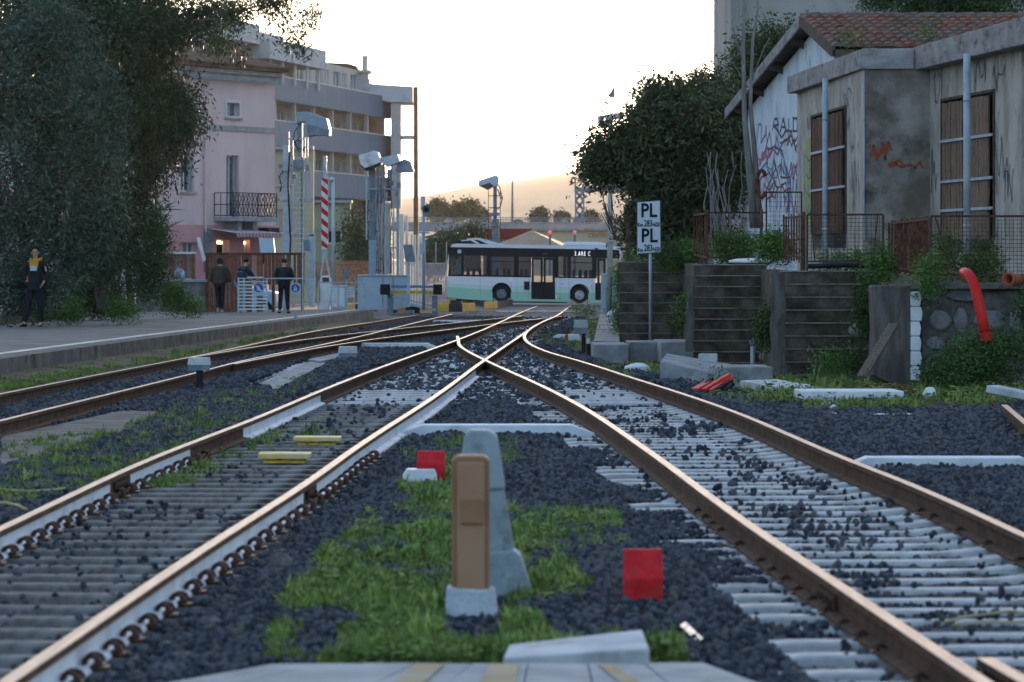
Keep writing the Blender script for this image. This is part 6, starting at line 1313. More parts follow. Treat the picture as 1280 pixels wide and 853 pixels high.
# raised barrier
Y = 128; t = thing('level_crossing_barrier', 'raised red and white striped barrier boom on a white drive unit', 'barrier', P(406, 390, Y), 'level crossing equipment')
m = MB(); pbar(m, 404, 408.5, 170 + 25, 222, Y, .08); pbar(m, 402.5, 409, 312, 325, Y, .1); m.build('boom_tip', m_galv, t)
m = MB(); y0, y1 = 221.5, 312.0; n = 7; x0, x1 = 401.8, 410.0; fB = FR(Y)
m.cur = 0; fB.box(m, x0, x1, y0, y1, -.1, 0); m.cur = 1; st = (y1 - y0) / 6.6
for i in range(7):
    a = y0 + i * st - 4; q = [(x0, a), (x1, a + 7), (x1, a + 7 + st * .5), (x0, a + st * .5)]; q = [(x, min(max(y, y0), y1)) for x, y in q]
    if q[2][1] - q[1][1] > .5 or q[3][1] - q[0][1] > .5: fB.poly(m, q, .0, .006)
m.build('boom', [m_white, M('barrier_red', (.60, .02, .02), rough=.5)], t)
m = MB(); m.bar(P(404, 325, Y), P(401, 345, Y), .07); m.bar(P(408, 325, Y), P(412, 345, Y), .07); m.build('boom_fork', m_galv, t)
m = MB(); fB.poly(m, [(399, 390), (400, 350), (402, 345), (411, 345), (414, 350), (415, 362), (410, 390)], -.5, .1); m.build('drive_unit', m_white, t, bevel=.03); m = MB(); pbar(m, 403, 411, 347, 352.5, Y - .12, .1); m.build('counterweight', m_rusty, t)
m = MB(); pbar(m, 395.5, 399, 360, 377, Y - .2, .2); m.build('yellow_box', m_yel, t)
m = MB(); m.tube([P(416.5, 352, 131), P(416.5, 226, 131)], .06, 8); o = tag(m.build('lamp_post', M('greenish_pole', (.42, .50, .50), (.48, .55, .55), 3, .6), smooth=True), 'slim pale green post right of the raised barrier', 'post'); m = MB(); m.ball(P(414.8, 225, 131), .11, 10, 6); m.build('lamp', m_galv, o, smooth=True)
f = FR(126); m = MB(); f.box(m, 413.5, 432, 357, 388, -.4, 0); o = tag(m.build('control_cabinet', m_galv, bevel=.02), 'pale blue control cabinet beside the barrier drive unit', 'cabinet'); m = MB(); f.box(m, 415, 422, 360, 384, .002, .02); f.box(m, 424, 431, 360, 384, .002, .02); m.build('door', m_white, o)
m = MB(); f.box(m, 433.5, 443, 358, 372, -.2, 0); o = tag(m.build('meter_box', m_white, bevel=.01), 'small white ribbed box on legs left of the concrete plant cabinet', 'box'); m = MB(); [f.box(m, 433, 443.5, 358 + i * 3.4, 359 + i * 3.4, .002, .03) for i in range(5)]; f.box(m, 434, 435, 372, 388, -.1, 0); f.box(m, 442, 443, 372, 388, -.1, 0); m.build('ribs', m_galv, o)
t = thing('guard_rail', 'thin grey pipe railing with a round mirror plate in front of the slat fence', 'railing', P(430, 385, 124)); m = MB(); m.tube([P(398, 353.5, 124), P(456, 353.5, 124)], .025, 6); [m.tube([P(x, 353.5, 124), P(x, 388, 124)], .022, 6) for x in (398, 433, 455)]; m.build('pipes', m_galv, t); m = MB(); m.tube([P(433.5, 348, 123.9), P(433.5, 353, 123.9)], .03, 6); m.build('stem', m_galv, t)
m = MB(); fz = FR(123.8); fz.poly(m, [(433 + a * 3.4, 342.5 + b * 7) for a, b in ((-1, .8), (-1, -.6), (-.5, -1), (.7, -1), (1, -.6), (1, .8), (.6, 1), (-.6, 1))], 0, .04); m.build('plate', m_galvd, t)
m_cabg = M('grey_cable', (.06, .07, .085), (.16, .18, .20), 3, .6)
# mast 2 cluster on a concrete plant cabinet
Y = 133; f = FR(Y); t = thing('equipment_cabin', 'large pale blue concrete equipment cabin at the foot of the triple box mast', 'cabin', P(480, 385, Y)); m = MB(); f.box(m, 447, 511.5, 345, 388, -1.6, 0); m.build('body', M('pale_blue_paint', (.36, .46, .56), (.41, .51, .60), 1.5, .7, c3=(.33, .41, .49)), t, bevel=.02); m = MB(); f.box(m, 478, 479, 346.5, 384, .002, .015); f.box(m, 491, 492, 346.5, 384, .002, .015); m.build('door_seam', m_galvd, t); m = MB(); f.box(m, 446, 512.5, 343.8, 345, -1.7, .05); m.build('roof', m_galv, t)
t = thing('equipment_mast', 'clustered mast with a ladder and three tilted lidded boxes at its top', 'mast', P(485, 345, Y), 'equipment masts around the level crossing')
m = MB(); pbar(m, 461.5, 469.5, 203, 344, Y + .4, .25); m.build('column', m_galvd, t); m = MB(); pbar(m, 461, 469.8, 300, 344, Y + .1, .2); m.build('column_base', M('mast_blue', (.26, .36, .45), (.30, .40, .5), 3, .6), t)
m = MB(); ladder(m, 483.5, 492, 240, 343, Y + .2, 6.6, .028); m.build('ladder', m_galv, t)
m = MB(); pbar(m, 478, 481.5, 208, 344, Y + .5, .14); pbar(m, 495.5, 499, 210, 344, Y + .5, .14); pbar(m, 472.5, 474.2, 205, 344, Y + .6, .1); pbar(m, 457, 459, 215, 300, Y + .6, .05); m.build('pole', m_galv, t)
for i, (q, lab) in enumerate((([(448, 194), (467, 188.5), (472, 190.5), (476, 203), (456, 210.5), (450, 205)], ''), ([(475, 197.5), (497, 193), (500, 202.5), (483, 209)], ''), ([(497, 204), (505, 199), (513, 202), (517, 215.5), (500, 216), (494, 214)], ''))):
    m = MB(); head_box(m, q, Y - .2 + i * .3, .6); h_ = m.build('head_box', (m_white, M('head_light', (.42, .50, .56), (.48, .55, .6), 3, .5), M('head_blue2', (.20, .26, .32), (.26, .32, .38), 3, .5))[i], t, bevel=.006)
    m = MB(); q2 = [(a, b + 2.5) for a, b in q if b > 199][-3:]; 
    if i == 0: m.prism([P(a, b, Y - .21) for a, b in ((450, 205), (456, 210.5), (476, 203), (476, 206), (457, 213.5), (451, 208.5))], (.05, .58, 0)); m.build('hood', m_black, h_)
m = MB()
for y in (216, 236, 283, 309): pbar(m, 470, 499, y, y + 2, Y + .1, .1)
pbar(m, 461, 499, 235.5, 237, Y - .1, .4); m.build('bracket', m_galv, t)
m = MB(); random.seed(8)
for i in range(7):
    x = random.choice((471, 474, 476, 480, 489)); cabl(m, [(x + random.uniform(-1.6, 1.6), yy) for yy in range(206, 344, 17)], Y - .05 - .05 * i, .013)
m.build('cables', m_cabg, t, smooth=True)
for a, b, c, d in ((484, 212, 490, 224), (486, 226, 492, 232), (474, 231, 477, 243), (496, 228, 501, 236), (494, 240, 498, 245), (477, 243, 480, 248), (481, 228, 484, 234)): m = MB(); pbar(m, a, c, b, d, Y - .1, .12); m.build('junction_box', m_galvd, t, bevel=.01)
# grey notice, horn post, picket rows, lamp
f = FR(129); t = thing('blank_sign', 'tilted dark grey blank sign seen from behind, left of the horn post', 'sign', P(512, 380, 129)); m = MB(); f.poly(m, [(504, 306), (515.5, 306), (519.5, 327.5), (507, 327.5)], 0, .05); m.build('board', m_galvd, t); m = MB(); pbar(m, 508.5, 512.5, 327.6, 384, 129, .1); m.build('post', m_galv, t)
t = thing('horn_post', 'slim blue grey post carrying a round horn loudspeaker and a small box', 'post', P(529, 385, 130)); m = MB(); m.tube([P(529.5, 388, 130), P(529.5, 246, 130)], .055, 8); m.build('pole', M('mast_blue', (.26, .36, .45)), t, smooth=True)
m = MB(); c = P(533, 262.5, 129.8); m.tube([c + Vector((0, .35, 0)), c + Vector((0, .1, 0)), c + Vector((0, -.1, 0))], [.05, .08, .17], 14, cap=False); h_ = m.build('horn', m_galv, t, smooth=True); m = MB(); m.ball(c + Vector((0, -.03, 0)), .08, 10, 6); m.build('horn_core', m_black, h_, smooth=True)
m = MB(); pbar(m, 524.5, 531, 304, 317.5, 129.8, .15); m.build('box', m_galv, t, bevel=.01); m = MB(); pbar(m, 526, 530, 245, 262, 129.9, .1); pbar(m, 522, 537, 290, 292, 129.9, .06); m.build('bracket', m_galv, t)
def pickets(name, label, Y, lst, mat, group=None, rails_=()):
    t = thing(name, label, 'fence', P(lst[0][0], lst[0][3], Y), group); m = MB()
    for a, b, c, d in lst: m.prism([P(a, d, Y), P(a, c + 1, Y), P((a + b) / 2, c, Y), P(b, c + 1, Y), P(b, d, Y)], (0, .03, 0))
    m.build('pickets', mat, t); m = MB()
    for a, b, c, d in rails_: m.hexa([P(a, d, Y + .05), P(b, d, Y + .05), P(b, d, Y + .1), P(a, d, Y + .1)], [P(a, c, Y + .05), P(b, c, Y + .05), P(b, c, Y + .1), P(a, c, Y + .1)])
    m.build('rails', m_galv, t); return t
m_pick = M('cream_picket', (.66, .60, .52), (.72, .66, .58), 3, .6)
t = thing('post_row', 'row of bright pale upright posts right of the clustered mast', 'posts', P(501, 385, 150))
mm = MB()
for i, (a, b, c, d) in enumerate(((499.5, 504, 268, 385), (506.8, 509.3, 269.5, 385), (513.3, 515.3, 293, 385), (517, 519, 293.5, 385), (521, 523.2, 294, 385), (525, 527, 296, 385))):
    mm.hexa([P(a, d, 150 + i), P(b, d, 150 + i), P(b, d, 150 + i) + Vector((.02, .5, 0)), P(a, d, 150 + i) + Vector((0, .5, 0))], [P(a, c, 150 + i), P(b, c, 150 + i), P(b, c, 150 + i) + Vector((.02, .5, 0)), P(a, c, 150 + i) + Vector((0, .5, 0))])
mm.build('pillars', m_pick, t)
pickets('picket_fence', 'pale grey upright picket fence between the clustered mast and the bus', 160, [(531 + i * 1.9, 532.1 + i * 1.9, 328 - (i % 7 == 0) * 26, 384) for i in range(15)] + [(511 + i * 3, 512.2 + i * 3, 318, 384) for i in range(6)], M('lilac_grey', (.38, .36, .40), (.45, .43, .46), 3, .7), None, ((500, 561, 329, 330.5), (500, 561, 352, 353)))
# ------------------------------------------------------------------ buffer stop
Y = 131.0; f = FR(Y); t = thing('buffer_stop', 'blue grey steel buffer stop with black pads and a yellow crossbeam', 'buffer stop', P(515, 394, Y))
m = MB(); f.box(m, 484, 491.5, 368, 393, -.25, 0); f.box(m, 540, 547, 370, 393, -.25, 0); m.build('upright', m_galvd, t); m = MB(); f.box(m, 488.5, 541, 363.6, 367.6, -.15, 0); m.build('crossbeam', m_yel, t); m = MB(); f.box(m, 489, 541, 357, 360.2, -.2, -.01); m.build('top_beam', M('beam_blue', (.16, .20, .34), (.2, .25, .38), 3, .6), t)
for a, b in ((475.5, 488), (541.5, 553)): m = MB(); f.box(m, a, b, 355.5, 368.6, -.1, .25); p_ = m.build('buffer_pad', m_black, t, bevel=.03)
m = MB(); m.bar(P(490, 371, Y - .02), P(540, 382, Y + .3), .1, .06); m.bar(P(492, 385, Y - .02), P(515, 381, Y), .1); m.bar(P(515, 381, Y), P(545, 388, Y), .1); m.build('diagonal', m_galv, t); m = MB(); f.box(m, 484, 547, 391.5, 395, -.2, .05); f.box(m, 508, 518, 388, 395, -.2, 1.0); m.build('base', m_galvd, t)
# striped kerb blocks
def kerb(lst, Y0, Y1, label_fmt, h=.28, dep=.35, dz=0):
    n = len(lst) - 1
    for i in range(n):
        (xa, ya), (xb, yb) = lst[i], lst[i + 1]; a, b = G(xa, ya, dz), G(xb, yb, dz); 
        m = MB(); s = Vector((0, dep, 0)); e = (b - a) * .008
        m.hexa([a + e, b - e, b - e + s, a + e + s], [p + Vector((0, o_, h)) for p, o_ in ((a + e, .06), (b - e, .06), (b - e + s, -.06), (a + e + s, -.06))])
        y_ = i % 2 == 0; tag(m.build('kerb_block', m_yel2 if y_ else m_blk2, bevel=.02), label_fmt % ('yellow' if y_ else 'black'), 'kerb block', 'yellow and black kerb blocks round the crossing')
m_yel2 = M('kerb_yellow', (.52, .30, .05), (.60, .38, .09), 3, .8, c3=(.42, .30, .12)); m_blk2 = M('kerb_black', (.03, .03, .035), (.06, .06, .065), 3, .8)
kerb([(430, 389), (444, 389), (455, 389), (463, 389.5), (472, 390)], 0, 0, '%s painted kerb block in the row left of the buffer stop')
kerb([(491, 392), (507, 393), (525, 393), (541, 392)], 0, 0, '%s painted kerb block in the curve behind the buffer stop', h=.33)
kerb([(546, 390), (561, 390), (578, 390), (594, 389)], 0, 0, '%s painted kerb block in the front row left of the crossing', h=.33)
kerb([(548, 380.5), (562, 380.5), (577, 380.5), (592, 381), (607, 382), (624, 384)], 0, 0, '%s painted kerb block in the rear row left of the crossing', h=.2)
kerb([(605, 386.5), (622, 385.5), (641, 382)], 0, 0, '%s painted kerb block at the right end, beside the rails', h=.3)
# road across the tracks
q = [G(-60, 383.5, .02), G(760, 390.5, .02), G(772, 383, .02)]
mb = MB(); rd = [(-18, 147), (-4.0, 147), (0, 143), (6, 141), (40, 141), (40, 192), (-60, 192), (-60, 150)]
mb.hexa([Vector((x, y, -drop(y) - .3)) for x, y in rd], [Vector((x, y, -drop(y) - .03)) for x, y in rd]); tag(mb.build('road', m_asph), kind='structure')
for yy in (150, 186):
    pass
m = MB(); vr = [(-14, 136), (6.5, 134), (6.5, 141.01), (0, 143.02), (-4, 147.02), (-14, 147.02)]; vz = [-.215, -.215, -.04, -.04, -.04, -.04]
m.hexa([Vector((x, y, -drop(y) - .5)) for x, y in vr], [Vector((x, y, -drop(y) + z)) for (x, y), z in zip(vr, vz)]); tag(m.build('verge', m_ballast), kind='structure')
m = MB(); c = G(640, 388, .03)
for i in range(6): a = i * .9; m.box((1.1 + a * .6 - 1.5, 143.6 + i * .02, -drop(143.6) - .035), (.86 * .6, 2.4, .05))
tag(m.build('crossing_panels', m_conc), kind='structure')
# ================================================================== BUS
Yb = 175.0; fb = FR(Yb); k = mpx(Yb)
bus = thing('city_bus', 'white and mint green city bus waiting on the road beyond the crossing', 'bus', P(660, 379, Yb))
m_bw = M('bus_white', (.60, .68, .75), (.62, .70, .77), .5, .3, coat=.4); m_bg = M('bus_mint', (.26, .54, .42), (.30, .58, .47), .4, .3, coat=.4); m_bgl = M('bus_mint_light', (.44, .64, .60), (.46, .66, .62), .4, .3, coat=.4)
m_bk = M('bus_black', (.02, .02, .024), rough=.25); m_bgls = M('bus_glass', (.05, .055, .06), rough=.08, alpha=.22)
sl_ = lambda x: (x - 560) * .0165     # the road falls a little to the right
def bp(x, y): return (x, y + sl_(x))
wins = [(563.5, 576.5, 320, 343.5), (579, 608, 319, 343.5), (612, 642.5, 320, 343.5), (648.5, 663, 319.5, 343.5), (698, 710, 318.5, 344), (712.5, 741.5, 318.5, 344)]
def bpoly(m, pts_, o0, o1): return fb.poly(m, [bp(x, y) for x, y in pts_], o0, o1)
def brect(m, x0, x1, y0, y1, o0, o1): return bpoly(m, [(x0, y1), (x0, y0), (x1, y0), (x1, y1)], o0, o1)
arch = lambda cx, n=9: [(cx - 11.5 * math.cos(a), 364.5 - 11.5 * math.sin(a)) for a in np.linspace(-.55, math.pi + .55, n)]
def arcpts(cx, ylow): return [(cx - 11.3, ylow)] + [(cx - 11.3 * math.cos(a), 364 - 10.8 * math.sin(a)) for a in np.linspace(0, math.pi, 11)] + [(cx + 11.3, ylow)]
W2 = -2.45
for off, side_ in ((0, 'near'), (W2, 'far')):
    # lower flank in segments round the wheel arches: white over mint
    for (o0, o1) in (((-.06, 0) if side_ == 'near' else (W2, W2 + .06)),):
        m = MB()
        bpoly(m, [(557.8, 345.5), (615.6, 345.5), (615.6, 356.95), (557.5, 354.55)], o0, o1); segs = [(638.6, 664)] + [(694, 712.6), (735.2, 744)] + ([(757, 772)] if True else [])
        for a, b in segs: brect(m, a, b, 345.5, 356.5 if a > 600 else 354.5, o0, o1)
        for cx in (627, 724):
            top = [(cx - 11.3, 345.5), (cx + 11.3, 345.5)]; ar = [(cx + 11.3 * math.cos(a), 364 - 10.6 * math.sin(a)) for a in np.linspace(0, math.pi, 13)]
            for i in range(12): bpoly(m, [(ar[i][0], 345.5), ar[i], ar[i + 1], (ar[i + 1][0], 345.5)], o0, o1)
        m.build('side_panel', m_bw, bus, bevel=0)
        m = MB()
        bpoly(m, [(557.4, 354.6), (615.6, 357), (615.6, 362), (557.3, 359)], o0, o1); 
        m.build('fade_band', m_bgl, bus)
        for a, b in segs: m = MB(); brect(m, a, b, 356.6, 364, o0, o1); m.build('fade_band', m_bgl, bus)
        m = MB(); bpoly(m, [(557.3, 359.1), (615.6, 362.1), (615.6, 375.5), (580, 374), (560, 371.8), (557, 368)], o0, o1)
        m.build('skirt', m_bg, bus)
        for a, b in segs: m = MB(); brect(m, a, b, 364.1, 375.4, o0, o1); m.build('skirt', m_bg, bus)
    o0, o1 = (-.05, .0) if side_ == 'near' else (W2, W2 + .05)
    m = MB(); xs2 = [561.5] + [v for w_ in wins for v in w_[:2]]
    # window band: dark frame round the glass
    edges = [561] + sum([[w_[0], w_[1]] for w_ in wins[:4]], []) + [664]
    for i in range(0, len(edges), 2): brect(m, edges[i], edges[i + 1], 309, 345.4, o0, o1)
    for w_ in wins[:4]: brect(m, w_[0], w_[1], 309, w_[2], o0, o1); brect(m, w_[0], w_[1], w_[3], 345.4, o0, o1)
    edges = [694, wins[4][0], wins[4][1], wins[5][0], wins[5][1], 746]
    for i in range(0, 6, 2): brect(m, edges[i], edges[i + 1], 309, 345.4, o0, o1)
    for w_ in wins[4:]: brect(m, w_[0], w_[1], 309, w_[2], o0, o1); brect(m, w_[0], w_[1], w_[3], 345.4, o0, o1)
    brect(m, 664, 694, 309, 320, o0, o1); brect(m, 746, 774, 309, 320, o0, o1); m.build('window_band', m_bk, bus)
    for w_ in wins:
        m = MB(); brect(m, w_[0], w_[1], w_[2], w_[3], o0 + .015, o0 + .03); p_ = m.build('window', m_bgls, bus)
        if w_[1] - w_[0] > 12 and w_[0] > 600: m = MB(); brect(m, w_[0], w_[1], 325.5, 326.3, o1, o1 + .015); m.build('window_bar', m_bk, p_)
# doors
for x0, x1 in ((664.5, 678.6), (679.4, 693.5), (746.5, 757)):
    m = MB(); brect(m, x0, x1, 320.2, 323, -.05, .01); brect(m, x0, x0 + 2.8, 323, 372, -.05, .01); brect(m, x1 - 2.8, x1, 323, 372, -.05, .01); brect(m, x0 + 2.8, x1 - 2.8, 368, 372, -.05, .01); d_ = m.build('door', m_bk, bus)
    m = MB(); brect(m, x0 + 2.8, x1 - 2.8, 323, 368, -.03, -.02); m.build('pane', m_bgls, d_)
m = MB(); brect(m, 664, 694, 372.5, 375.2, -.4, .02); brect(m, 744, 760, 372.5, 375.2, -.4, .02); m.build('sill', m_bg, bus)
for x in (600, 646, 660.5, 700, 711, 740): m = MB(); brect(m, x, x + .35, 346, 372 if x > 640 else 373, .001, .004); m.build('panel_seam', m_galvd, bus)
# roof, pods, ends, floor, chassis
m = MB(); bpoly(m, [(563, 308.9), (565, 305.8), (570, 304.6), (774, 304.6), (776, 308.9)], W2, .01); m.build('roof', m_bw, bus)
m = MB(); bpoly(m, [(566, 304.5), (571, 300.5), (583, 298), (592, 297.6), (606, 299.5), (618, 304.5)], W2 + .5, -.15); rp_ = m.build('roof_pod', m_bk, bus, bevel=.02)
m = MB(); bpoly(m, [(576, 300.2), (590, 298.7), (600, 304), (596, 304.2), (588, 300.4), (577, 301.4)], -.149, -.12); bpoly(m, [(583, 297.9), (597, 297.2), (618, 304.2), (610, 304.2), (598, 299.6), (584, 299)], -.149, -.11); bpoly(m, [(597, 297), (608, 299), (622, 303), (632, 304.3), (610, 304.3)], -1.2, -.16); m.build('pod_trim', m_bw, rp_)
m = MB(); bpoly(m, [(704, 304.4), (706, 300.8), (710, 299.8), (752, 299.8), (757, 301.5), (759, 304.4)], W2 + .4, -.2); m.build('roof_unit', m_bw, bus, bevel=.04)
m = MB(); bpoly(m, [(557.0, 371), (556.6, 345), (562, 309), (563.6, 309), (558.4, 345), (558.6, 371)], W2, 0); bpoly(m, [(776, 309), (778, 345), (777, 374), (775.5, 374), (775.5, 345), (774, 309)], W2, 0); m.build('end_panel', m_bw, bus)
m = MB(); brect(m, 560, 774, 351, 372, W2 + .5, -.6); brect(m, 570, 616, 371, 376, W2 + .5, -.5); brect(m, 640, 710, 371, 377, W2 + .5, -.5); m.build('chassis', m_black, bus)
m = MB(); m_seat = M('seat_blue', (.04, .07, .14), rough=.8)
for x in (620, 629, 634, 650, 656, 716, 724, 731, 737, 583, 590, 598): brect(m, x, x + 3.6, 335, 352, -1.0, -.55); brect(m, x, x + 3.6, 335.5, 352, -2.1, -1.6)
m.build('seats', m_seat, bus)
m = MB(); brect(m, 655, 662, 350.5, 361, .001, .02); m.build('vent', m_bk, bus)
disc(fb, 574.2, 314.6, 2.6, .001, .012, m_galv, 'emblem', bus); 
m_led = M('led_white', (.9, .95, 1), emis=(.9, .95, 1), estr=.18)
text_mesh('destination_display', '3.ARE C', 7.6 * k, m_led, fb.px(728, 315.0 + 2.6, .012), (1, -.0, -.0165), bus, bold=.0, sx=.52, spc=1.5)
text_mesh('small_lettering', '~~~~', 3.0 * k, m_galv, fb.px(681, 317.5, .012), (1, 0, 0), bus)
for x, y in ((702, 352), (699, 370.5), (739, 354)): m = MB(); brect(m, x, x + 1.3, y, y + 1.4, .001, .02); m.build('marker_lamp', m_bk, bus)
m = MB(); brect(m, 694.5, 696.2, 366, 371, .001, .02); m.build('reflector', m_white, bus)
for cx, rim in ((627, m_galvd), (724.5, m_galv)):
    c = fb.px(*bp(cx, 366.5), 0); c.y = Yb
    for yo in (.12, 2.05):
        m = MB(); m.tube([c + Vector((0, yo, 0)), c + Vector((0, yo + .28, 0))], 10.2 * k, 24); w_ = m.build('wheel', m_black, bus); 
        m = MB(); m.tube([c + Vector((0, yo - .02, 0)), c + Vector((0, yo + .05, 0))], [5.6 * k, 6.4 * k], 16); m.ball(c + Vector((0, yo - .03, 0)), 2.2 * k, 8, 5); rm = m.build('rim', rim, w_)
        m = MB(); [m.tube([c + Vector((math.cos(a) * 4 * k, yo - .04, math.sin(a) * 4 * k)), c + Vector((math.cos(a) * 4 * k, yo, math.sin(a) * 4 * k))], .6 * k, 6) for a in np.linspace(0, 5.5, 8)]; m.build('wheel_nuts', m_black, rm) if yo < 1 else None
    m = MB(); [bpoly(m, [(cx + 11.2 * math.cos(a), 364 - 10.6 * math.sin(a)), (cx + 11.2 * math.cos(b), 364 - 10.6 * math.sin(b)), (cx + 12.3 * math.cos(b), 364 - 11.8 * math.sin(b)), (cx + 12.3 * math.cos(a), 364 - 11.8 * math.sin(a))], -.6, .015) for a, b in zip(np.linspace(0, math.pi, 11)[:-1], np.linspace(0, math.pi, 11)[1:])]; m.build('wheel_arch', m_bk, bus)
# ================================================================== BACKGROUND beyond the road
m_ovp = M('overpass_concrete', (.27, .30, .33), (.33, .36, .38), .4, .9, c3=(.24, .26, .28)); m_bei = M('beige_wall', (.42, .36, .26), (.48, .42, .31), .3, .9, c3=(.36, .31, .24))
Yo = 330; f = FR(Yo); ov_ = thing('overpass', 'long grey concrete road overpass crossing behind the bus', 'overpass', P(650, 323, Yo))
m = MB(); f.box(m, 380, 1100, 279.5, 288.5, -9, 0); m.build('deck', m_ovp, ov_); m = MB(); f.box(m, 380, 1100, 277.6, 279.3, -.3, .12); m.build('kerb_beam', m_conc, ov_)
m = MB(); 
for x in range(380, 1100, 3): m.bar(P(x, 277.5, Yo), P(x, 272.2, Yo), .05)
for y in (272.2, 275): m.bar(P(380, y, Yo), P(1100, y, Yo), .06)
m.build('railing', m_galvd, ov_)
for x in (470, 545, 612, 760, 900): m = MB(); f.box(m, x, x + 7, 288.6, 345, -8, -1); m.build('pier', m_ovp, ov_)
bw = thing('beige_building', 'long low beige building under the overpass with faint lettering at its right end', 'building', P(730, 330, 318)); f = FR(318)
m = MB(); f.box(m, 668, 900, 287.5, 345, -6, 0); m.build('wall', m_bei, bw); m = MB(); f.box(m, 665, 903, 285.5, 288.4, -6.2, .4); m.build('roof_edge', m_conc, bw)
text_mesh('lettering', 'CENTRO', 7 * mpx(318), M('brown_letters', (.26, .19, .11), rough=.8), P(749, 295, 318) + Vector((0, -.02, 0)), (1, 0, 0), bw, bold=.02)
rb = thing('red_building', 'building with a deep red fascia behind the middle mast', 'building', P(632, 330, 300)); f = FR(300); m_rb = M('red_fascia', (.12, .012, .012), (.15, .018, .018), .6, .7); m = MB(); f.box(m, 601, 665, 286, 298, -5, 0); m.build('fascia', m_rb, rb); m = MB(); f.box(m, 604, 663, 298.2, 345, -5, -.5); m.build('wall', M('grey_brown_wall', (.17, .15, .14), (.23, .2, .19), .5, .9), rb)
m = MB(); f.poly(m, [(560, 340), (560, 305), (601, 300), (601, 340)], -6, -3); m.build('side_wing', M('grey_brown_wall', (.17, .15, .14)), rb)
cn = thing('pavilion', 'pavilion with a broad pale brown tent roof behind the bus', 'pavilion', P(665, 330, 270)); a, b, c, d, e = P(613, 309, 262), P(706, 309, 262), P(712, 307, 280), P(620, 306, 280), P(664.5, 288, 270)
m = MB(); m.add([a, b, c, d, e], [[0, 1, 4], [1, 2, 4], [2, 3, 4], [3, 0, 4], [3, 2, 1, 0]]); m.build('roof', M('tent_brown', (.30, .22, .15), (.38, .29, .2), .8, .85, c3=(.22, .16, .12)), cn); m = MB(); [m.bar(p, Vector((p.x, p.y, -1)), .25) for p in (a, b, c, d)]; m.build('posts', m_wood, cn)
sh = thing('shed', 'low shed with a sloping brown roof left of the bus', 'shed', P(560, 330, 245)); m = MB(); m.hexa([P(527, 299, 245), P(581, 286.5, 245), P(584, 288, 255), P(530, 299, 255)], [P(527, 297, 245), P(581, 283.5, 245), P(584, 285, 255), P(530, 297, 255)]); m.build('roof', M('shed_roof', (.12, .085, .065), (.17, .12, .09), .8, .9), sh); m = MB(); FR(246).poly(m, [(531, 345), (531, 300), (578, 289), (578, 345)], -7, 0); m.build('wall', M('shed_wall', (.24, .25, .25), (.3, .3, .3), .6, .9), sh)
for (x, y, rx, ry, Y, n, lab) in ((548, 318, 12, 12, 215, 3500, 'round dark bush left of the bus tail'), (567, 305, 8, 8, 222, 2200, 'round green bush above the tail of the bus'), (590, 296, 12, 9, 235, 3000, 'dark bush between the shed and the red building'), (536, 330, 8, 14, 208, 2000, 'bush behind the picket fence')): tree('bush', lab, Y, [(x, y, rx, ry, 0, .7)], n, .18, [lf_d[1], lf_d[2]], [], cat='bush')
# cars on the overpass
for x, wd, mt, lab in ((560, 14, m_white, 'white car driving on the overpass left of the lidded mast'), (647, 15, m_galvd, 'dark grey car on the overpass right of the thin lamp pole'), (705, 12, m_white, 'white car on the overpass left of the gantry')):
    Y = 333; f = FR(Y); t = thing('car', lab, 'car', P(x, 279, Y), 'cars on the overpass'); m = MB(); f.poly(m, [(x - wd / 2, 280), (x - wd / 2, 276.8), (x - wd * .3, 276), (x - wd * .18, 273.8), (x + wd * .2, 273.6), (x + wd * .36, 276.2), (x + wd / 2, 277), (x + wd / 2, 280)], -1.6, 0); m.build('body', mt, t, bevel=.05)
    m = MB(); f.poly(m, [(x - wd * .24, 276), (x - wd * .15, 274.3), (x + wd * .17, 274.2), (x + wd * .28, 276.2)], .002, .02); m.build('window', m_glass, t)
    for s in (-.3, .3): m = MB(); c = P(x + wd * s, 280, Y); m.tube([c, c + Vector((0, .2, 0))], .3, 10); m.build('wheel', m_black, t)
# gantry
Y = 322; t = thing('signal_gantry', 'lattice steel signal gantry standing above the overpass', 'gantry', P(725, 279, Y)); m = MB()
for x in (719.5, 729.5):
    for o_ in (0, 1.0): m.bar(P(x, 276, Y + o_), P(x, 238, Y + o_), .14)
for i in range(3):
    a = 239 + i * 12; m.bar(P(719.5, a, Y), P(729.5, a + 12, Y), .22); m.bar(P(729.5, a, Y), P(719.5, a + 12, Y), .22)
m.build('tower', m_galvd, t); m = MB(); pbar(m, 717, 732, 272, 280, Y, 1.4); m.build('footing', m_conc, t)
m = MB(); pbar(m, 718, 800, 234.5, 240, Y, 1.0); m.build('beam', m_galvd, t); m = MB(); m.bar(P(719, 223.5, Y), P(800, 224, Y), .12); 
for i in range(7): x = 719 + i * 12.2; m.bar(P(x, 223.5, Y), P(x, 235, Y), .12); m.bar(P(x + 4, 234.5, Y), P(x + 10, 224, Y), .06)
m.build('walkway_rail', m_galvd, t)
m = MB(); m.tube([P(640.5, 279, 335), P(640.5, 222, 335)], [.12, .07], 8); tag(m.build('lamp_pole', m_galvd, smooth=True), 'thin tall dark pole on the overpass right of the middle mast', 'pole')
